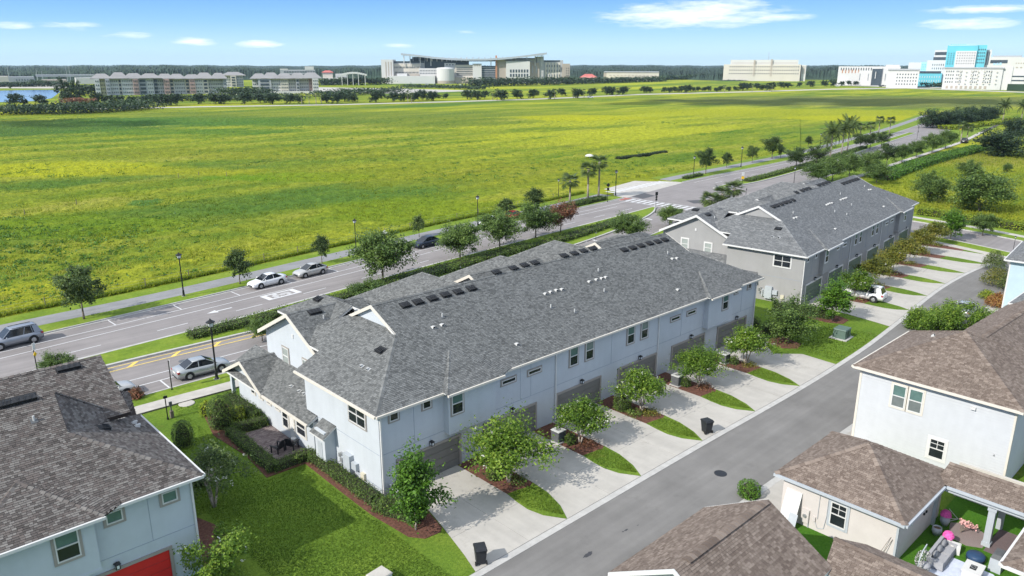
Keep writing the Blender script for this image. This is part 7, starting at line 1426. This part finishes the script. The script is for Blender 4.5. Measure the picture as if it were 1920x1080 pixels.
w_=f.blk(930,950,112,'ft',30,0); f.blk(928,931,108,'for',3,-2,name='mast'); w2=f.blk(947,990,118,'fw',40,-4); f.grid(953,988,131,146,7,2,w2,'fgl',.6,.7,-4); f.blk(950,1000,114,'fb',30,8); f.blk(990,1008,120,'ft',30,4); f.grid(992,1006,124,140,2,1,w2,'fg',.3,.8,3.8)
w_=f.blk(1003,1016,110,'fg',30,6); f.grid(1003,1016,106,150,5,1,w_,'fw',.3,1.,6,'fins'); w_=f.blk(1016,1052,116,'fg',40,10); f.grid(1017,1046,116,119,1,1,w_,'fgl',1.,.9,10); f.grid(1018,1048,120,148,5,1,w_,'fb',.6,1.,10,'piers'); f.grid(1020,1048,122,147,6,3,w_,'fgl',.25,.5,9.6); w_=f.blk(1050,1064,122,'ft',40,6); f.grid(1056,1063,128,145,2,4,w_,y=6)
b=MB(); pr=[(760,104.2),(790,107),(820,110.5),(850,112.8),(880,113.6),(910,113.4),(935,112.2),(960,110),(985,107.2),(1005,104.6),(1020,102.8)]
for i in range(len(pr)-1):
    (a,za),(c,zc)=pr[i],pr[i+1]; x0,x1,z0,z1=f.X(a),f.X(c),f.Zz(za),f.Zz(zc); t0=2.6; b.add([(x0,-8,z0-t0),(x1,-8,z1-t0),(x1,55,z1-t0),(x0,55,z0-t0),(x0,-8,z0),(x1,-8,z1),(x1,55,z1),(x0,55,z0)],[(0,3,2,1),(4,5,6,7),(0,1,5,4),(2,3,7,6),(1,2,6,5),(3,0,4,7)])
b.obj('curved_roof','fmet',f.T); b=MB()
for u,vt in ((764,106),(775,107),(793,109),(812,112),(920,114),(945,113),(965,111),(985,109),(1000,107),(1012,105)): b.cyl((f.X(u),2,f.Zz(126)),(f.X(u),2,f.Zz(vt)),.6,.6,6)
b.obj('roof_columns','fw',f.T); f.blk(772,948,113.5,'fgl',6,30,118,'clerestory_glass'); f.blk(776,812,110.2,'fgl',6,30,118,'clerestory_glass'); f.blk(960,1003,112,'fgl',6,30,118,'clerestory_glass'); f.grid(772,948,110,118,16,1,f.T,'fmet',.12,1.,29.6,'mullions')
# others
f=Far('office_building','long low pale building between the hospital and the beige block',1184,152); w_=f.blk(1138,1233,137,'fb',40); f.blk(1133,1138,138,'ft',30); f.blk(1133,1233,135.6,'fg',42,-1,137,'roof'); f.grid(1142,1230,141,144,13,1,w_,'ft',.5,.5); f=Far('low_building','low building with salmon red roof right of the hospital',1103,154); f.blk(1092,1115,145,'fw',20); f.hip(1088,1118,146,140,24,mt='fred')
f=Far('office_building','wide beige office block with two rows of windows and an antenna',1430,152); w_=f.blk(1356,1496,123,'fb',50); f.grid(1366,1494,124,142,32,3,w_,'fgl',.45,.3); w2=f.blk(1368,1491,115,'fw',46,2,123); f.grid(1370,1490,119,122,40,1,w2,'ft',.5,.5,2); f.grid(1411,1414,115,143,1,1,w_,'ft',1.,1.,-.3); f.grid(1442,1445,114,143,1,1,w_,'ft',1.,1.,-.3); w_=f.blk(1498,1506,124,'fw',40,8); f.grid(1499,1505,125,140,2,1,w_,'ft',.4,.9,8); b=MB(); b.cyl((f.X(1437),20,f.Zz(115)),(f.X(1437),20,f.Zz(102)),.35,.2,5); b.cyl((f.X(1435),20,f.Zz(103)),(f.X(1439),20,f.Zz(103)),.2,.2,5); b.obj('antenna','steel',f.T)
f=Far('office_building','long white building with orange window bays left of the turquoise buildings',1625,160); w_=f.blk(1569,1682,127,'fw',40); f.grid(1572,1632,129,134,13,1,w_,'fgl',.35,.9); f.grid(1574,1610,131,140,6,1,w_,'for',.3,.7); f.blk(1655,1680,124,'fw',30,1,128); w2=f.blk(1632,1650,129,'fgl',30,-2); f.grid(1632,1650,129,131,1,1,w2,'fw',1,1,-2); f.grid(1600,1662,136,148,4,1,w_,'fw',.08,1.,-3,'columns')
f=Far('apartment_building','white flats with gray roof left of the low turquoise building',1690,165); w_=f.blk(1661,1719,134,'fw',35); f.grid(1677,1717,138,161,8,4,w_,'fgl',.35,.4); f.blk(1661,1720,131.5,'fg',38,-1,134,'roof')
f=Far('children_clinic_building','low turquoise building with dark top floor among the white buildings',1740,163); w_=f.blk(1714,1762,139,'ftq',40); f.grid(1716,1760,142,156,10,2,w_,'fw',.25,.5); f.grid(1716,1760,135,139.5,1,1,w_,'fgl',1.,.9); w_=f.blk(1696,1722,120,'fw',40,30); w2=f.blk(1720,1731,119,'ftq2',40,29); f.grid(1721,1730,122,134,3,3,w2,'ftq',.4,.5,29); w2=f.blk(1731,1765,116,'fw',40,28); f.grid(1740,1764,121,134,6,2,w2,'fgl',.3,.5,28)
f=Far('hospital_tower','tall turquoise and white hospital tower at right on the horizon',1802,160); w_=f.blk(1766,1822,90,'ftq',30); f.blk(1783,1821,100,'fw',30,-1.5,name='white_panel'); f.grid(1768,1782,102,124,3,6,w_,'fgl',.35,.5); f.grid(1785,1820,101,124,8,5,w_,'fgl',.3,.4,-1.5); w2=f.blk(1821,1838,90,'ftq',30,2); f.grid(1823,1837,95,123,4,5,w2,'fgl',.5,.45,2); f.grid(1768,1820,89,91,1,1,w_,'ftq2',1.,1.); w_=f.blk(1743,1767,98,'fw',34,6); f.grid(1744,1767,101,107,1,1,w_,'fgl',1.,.9,6); f.grid(1742,1767,110,117,1,1,w_,'fgl',1.,.9,6); w_=f.blk(1838,1848,98,'fw',40,10); f.grid(1839,1846,101,124,2,1,w_,'fgl',.4,1.,10); f.grid(1770,1800,87.5,89,9,1,w_,'ftq',.5,.8,10,'roof_plant')
f=Far('apartment_building','white balcony flats below the turquoise tower',1820,168); w_=f.blk(1765,1873,131,'fw',34)
for (a,c) in ((1768,1785),(1788,1800),(1815,1830),(1838,1855)): f.grid(a,c,133,158,4,4,w_,'fgl',.4,.4)
f.grid(1790,1868,133,160,7,4,w_,'fb',.25,.25,-1.5,'balcony'); f.blk(1763,1875,129,'fg',36,-1,131,'roof'); f.grid(1770,1850,161,167,9,1,w_,'ft',.5,.8)
f=Far('parking_garage','white parking garage with dark open bands at the right edge',1905,169); w_=f.blk(1873,1960,131,'fw',40,-2); f.grid(1878,1960,141,163,1,3,w_,'fgl',1.,.30,-2); f.blk(1873,1893,128,'fw',10,-3); 
f=Far('medical_building','wide gray and white building behind the parking garage at the right edge',1890,158); w_=f.blk(1845,1960,110,'fw',40,60); f.grid(1846,1880,112,124,1,1,w_,'fgl',1.,.5,60); f.grid(1852,1870,119,125,3,1,w_,'ftq2',.7,.8,60); f.grid(1895,1960,119,123,14,1,w_,'ft',.5,.5,60); f.blk(1850,1905,107,'fg',30,62,110,'roof_plant'); f.grid(1880,1960,126,137,10,2,w_,'ft',.5,.4,60)
f=Far('hedge_wall','clipped dark green hedge in front of the parking garage','1905' and 1905,170,'hedge'); f.blk(1888,1960,158,'forest',6,-12,name='foliage')
# thin masts on the left horizon
for i,(u,v0,v1) in enumerate(((72,158,131),(82,158,135),(128,158,125),(134,158,125),(19,158,128))):
    f=Far('mast','slender white mast above the low buildings beyond the lake',u,v0,'mast'); f.T['group']='slender masts beyond the lake'; b=MB(); b.cyl((0,0,0),(0,0,f.Zz(v1)),.35,.2,5); b.obj('pole','steel',f.T)
# ================================================================ GRASS STUFF
def tufts(name,pts,h,wd,nb,matn,seed,tab):
    r=np.random.RandomState(seed); n=len(pts); Vs=[];Tb=[]
    for k in range(nb):
        a=r.uniform(0,2*pi,n); lean=r.uniform(.1,.75,n)*h; hh=h*r.uniform(.55,1.2,n); d=np.stack([np.cos(a),np.sin(a)],1); q=np.stack([-d[:,1],d[:,0]],1)*(wd*r.uniform(.6,1.3,n))[:,None]
        A=np.zeros((n,3));B=np.zeros((n,3));T=np.zeros((n,3)); A[:,:2]=pts[:,:2]-q; B[:,:2]=pts[:,:2]+q; T[:,:2]=pts[:,:2]+d*lean[:,None]; z=pts[:,2]; A[:,2]=z;B[:,2]=z;T[:,2]=z+hh; Vs.append(np.stack([A,B,T],1)); Tb.append(np.clip(tab+r.normal(0,.12,n),0,1))
    V=np.concatenate(Vs); T=np.concatenate(Tb); return stuff(link(name,quadmesh(name,V,T,matn)))
def pxpts(n,u0,u1,v0,v1,seed,ok,z=0.):
    r=np.random.RandomState(seed); out=[]
    while len(out)<n:
        u=r.uniform(u0,u1); v=v0+(v1-v0)*r.uniform(0,1)**1.0; p=G(u,v,z)
        if ok(*p): out.append((p[0],p[1],z))
    return np.array(out)
def vnoise(x,y,s,seed):
    r=np.random.RandomState(seed); g_=r.uniform(-1,1,(256,256)); X=x/s; Y=y/s; i=np.floor(X).astype(int); j=np.floor(Y).astype(int); fx=X-i; fy=Y-j; fx=fx*fx*(3-2*fx); fy=fy*fy*(3-2*fy); i&=255; j&=255; i1=(i+1)&255; j1=(j+1)&255
    return (g_[i,j]*(1-fx)+g_[i1,j]*fx)*(1-fy)+(g_[i,j1]*(1-fx)+g_[i1,j1]*fx)*fy
def meadow():
    vs_=np.concatenate([np.linspace(610,300,330),np.linspace(299,222,110)]); us_=np.linspace(-40,1500,820); uu,vv=np.meshgrid(us_,vs_); dx=(uu-960)/FPX; dy=(540-vv)/FPX; Y_=_c+dy*_s; Z_=-_s+dy*_c; X=dx*_ux+Y_*_uy; Y=-dx*_uy+Y_*_ux; t=-HC/Z_; x=CAMX+X*t; y=CAMY+Y*t
    s2=np.array([S2(float(q)) for q in np.linspace(-400,700,2200)]); s2v=np.interp(x,np.linspace(-400,700,2200),s2)
    edge=np.clip((y-s2v-2.8)/1.2,0,1); edge*=np.where((x>97)&(x<126)&(y<76),0,1)
    h=.20*vnoise(x,y,2.1,1)+.16*vnoise(x+y*.3,y,.9,2)+.16*vnoise(x,y,5.5,3)+.10*vnoise(x,y,.45,5); h=(h+.30)*edge; h=np.where(edge>0,np.maximum(h,.0)*1.0,-.06)
    V=np.stack([x,y,h],-1); n0,n1=V.shape[:2]; I=np.arange(n0*n1).reshape(n0,n1); Fc=np.stack([I[:-1,:-1],I[:-1,1:],I[1:,1:],I[1:,:-1]],-1).reshape(-1,4); ok=(edge.reshape(-1)[Fc].max(1)>0); Fc=Fc[ok]
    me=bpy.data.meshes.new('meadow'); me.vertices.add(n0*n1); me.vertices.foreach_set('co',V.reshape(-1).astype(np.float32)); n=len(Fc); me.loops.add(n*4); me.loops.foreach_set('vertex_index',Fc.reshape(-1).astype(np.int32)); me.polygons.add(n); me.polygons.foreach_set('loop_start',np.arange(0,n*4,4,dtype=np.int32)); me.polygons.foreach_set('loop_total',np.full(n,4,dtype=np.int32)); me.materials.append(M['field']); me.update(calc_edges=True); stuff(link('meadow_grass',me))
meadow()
okF=lambda x,y: y>S2(x)+3.0 and (x<97 or x>125)
p=pxpts(45000,-30,1500,205,600,1,okF); p[:,2]=.12; tb=.42+.22*np.sin(p[:,0]*.045+p[:,1]*.03)+.2*np.sin(p[:,1]*.11-p[:,0]*.02)
tufts('meadow_tufts',p,.38,.10,2,'tuft',1,tb)
p=pxpts(5000,1640,1930,290,440,2,lambda x,y:x>118 and y<W2(x)-4 and x>CSx(y)+13); tufts('meadow_tufts',p,.4,.12,3,'tuft',3,np.full(len(p),.6))
e_=[(x,S2(x)+3.1+abs(R.gauss(0,.5)),0) for x in [R.uniform(-30,97) for _ in range(5200)]]; tufts('tall_grass_edge',np.array(e_),.55,.09,3,'tuft',4,np.full(len(e_),.25))
def inA(x,y): return (x<-1.6 or (43<x<52.8 and x>43 and y<-.2)) and not(-11.2<x and x<-8.6 and y<6) and x>-11 and not(-4.3<x<0 and 7<y<20) and y<24 and y>AI(x)+.1 if x<0 else (43.2<x<53 and AI(x)+.1<y<.0)
p=pxpts(26000,330,900,750,1090,5,inA); tufts('lawn_blades',p,.07,.022,2,'tuftg',5,.5+.15*np.sin(p[:,0]*.9+p[:,1]*.6))
p=pxpts(5000,1400,1660,560,700,6,lambda x,y:43.2<x<53 and AI(x)+.1<y<.5); tufts('lawn_blades',p,.09,.04,2,'tuftg',6,np.full(len(p),.5))
r=[];
for i in range(5):
    x0=7.15*i; 
    for _ in range(1500):
        t_=R.random(); w_=math.sin(pi*min(1,.25+t_*.75))*1.15 if t_<1 else 0; xc=x0+6.85; r.append((xc+R.uniform(-w_,w_)*.85,-5.2-t_*3.7,.05))
tufts('lawn_blades',np.array(r),.07,.03,2,'tuftg',8,np.full(len(r),.55))
# cumulus clouds overhead: their shadows are the dark bands on the far meadow
M['cloud']=mat('cloud_white',(.85,.87,.9),1.,.03,.01)
def cloud(u,v,hw,hd,label,H=620,seed=1):
    x,y=G(u,v); k=H/math.tan(SEL); cx,cy=x+math.cos(SAZ)*k,y+math.sin(SAZ)*k; rr=random.Random(seed); b=MB()
    for i in range(46): a=rr.uniform(0,2*pi); q=math.sqrt(rr.random()); dx,dy=q*math.cos(a)*hw,q*math.sin(a)*hd; s_=rr.uniform(.10,.2)*hw*.7; b.ball((dx*_ux+dy*_uy,-dx*_uy+dy*_ux,rr.uniform(0,12)*(1-q)),(s_,s_*.7,s_*.25),10,6,0,.12)
    t=tag(b.obj('cloud','cloud',None,True,(cx,cy,H)),label,'cloud'); t['kind']='structure'; return t
cloud(1700,191,240,42,'broad white cumulus cloud over the right of the meadow',640,3); cloud(60,232,70,22,'white cumulus cloud over the left of the meadow',560,4)
# ================================================================ AIR
HZ=bpy.data.materials.new('haze_air'); HZ.use_nodes=True; ht=HZ.node_tree; ht.nodes.clear(); ho=ht.nodes.new('ShaderNodeOutputMaterial'); hv=ht.nodes.new('ShaderNodeVolumePrincipled'); hv.inputs['Density'].default_value=HAZE; hv.inputs['Color'].default_value=(.66,.86,1.,1); hv.inputs['Anisotropy'].default_value=.2; ht.links.new(hv.outputs[0],ho.inputs['Volume'])
if HAZE>0:
    b=MB(); b.box(-7300,-7300,-1.2,7300,7300,86); b.m=[0]*6; me=bpy.data.meshes.new('haze'); me.from_pydata(b.v,[],b.f); me.materials.append(HZ); o=link('haze',me); o['kind']='stuff'
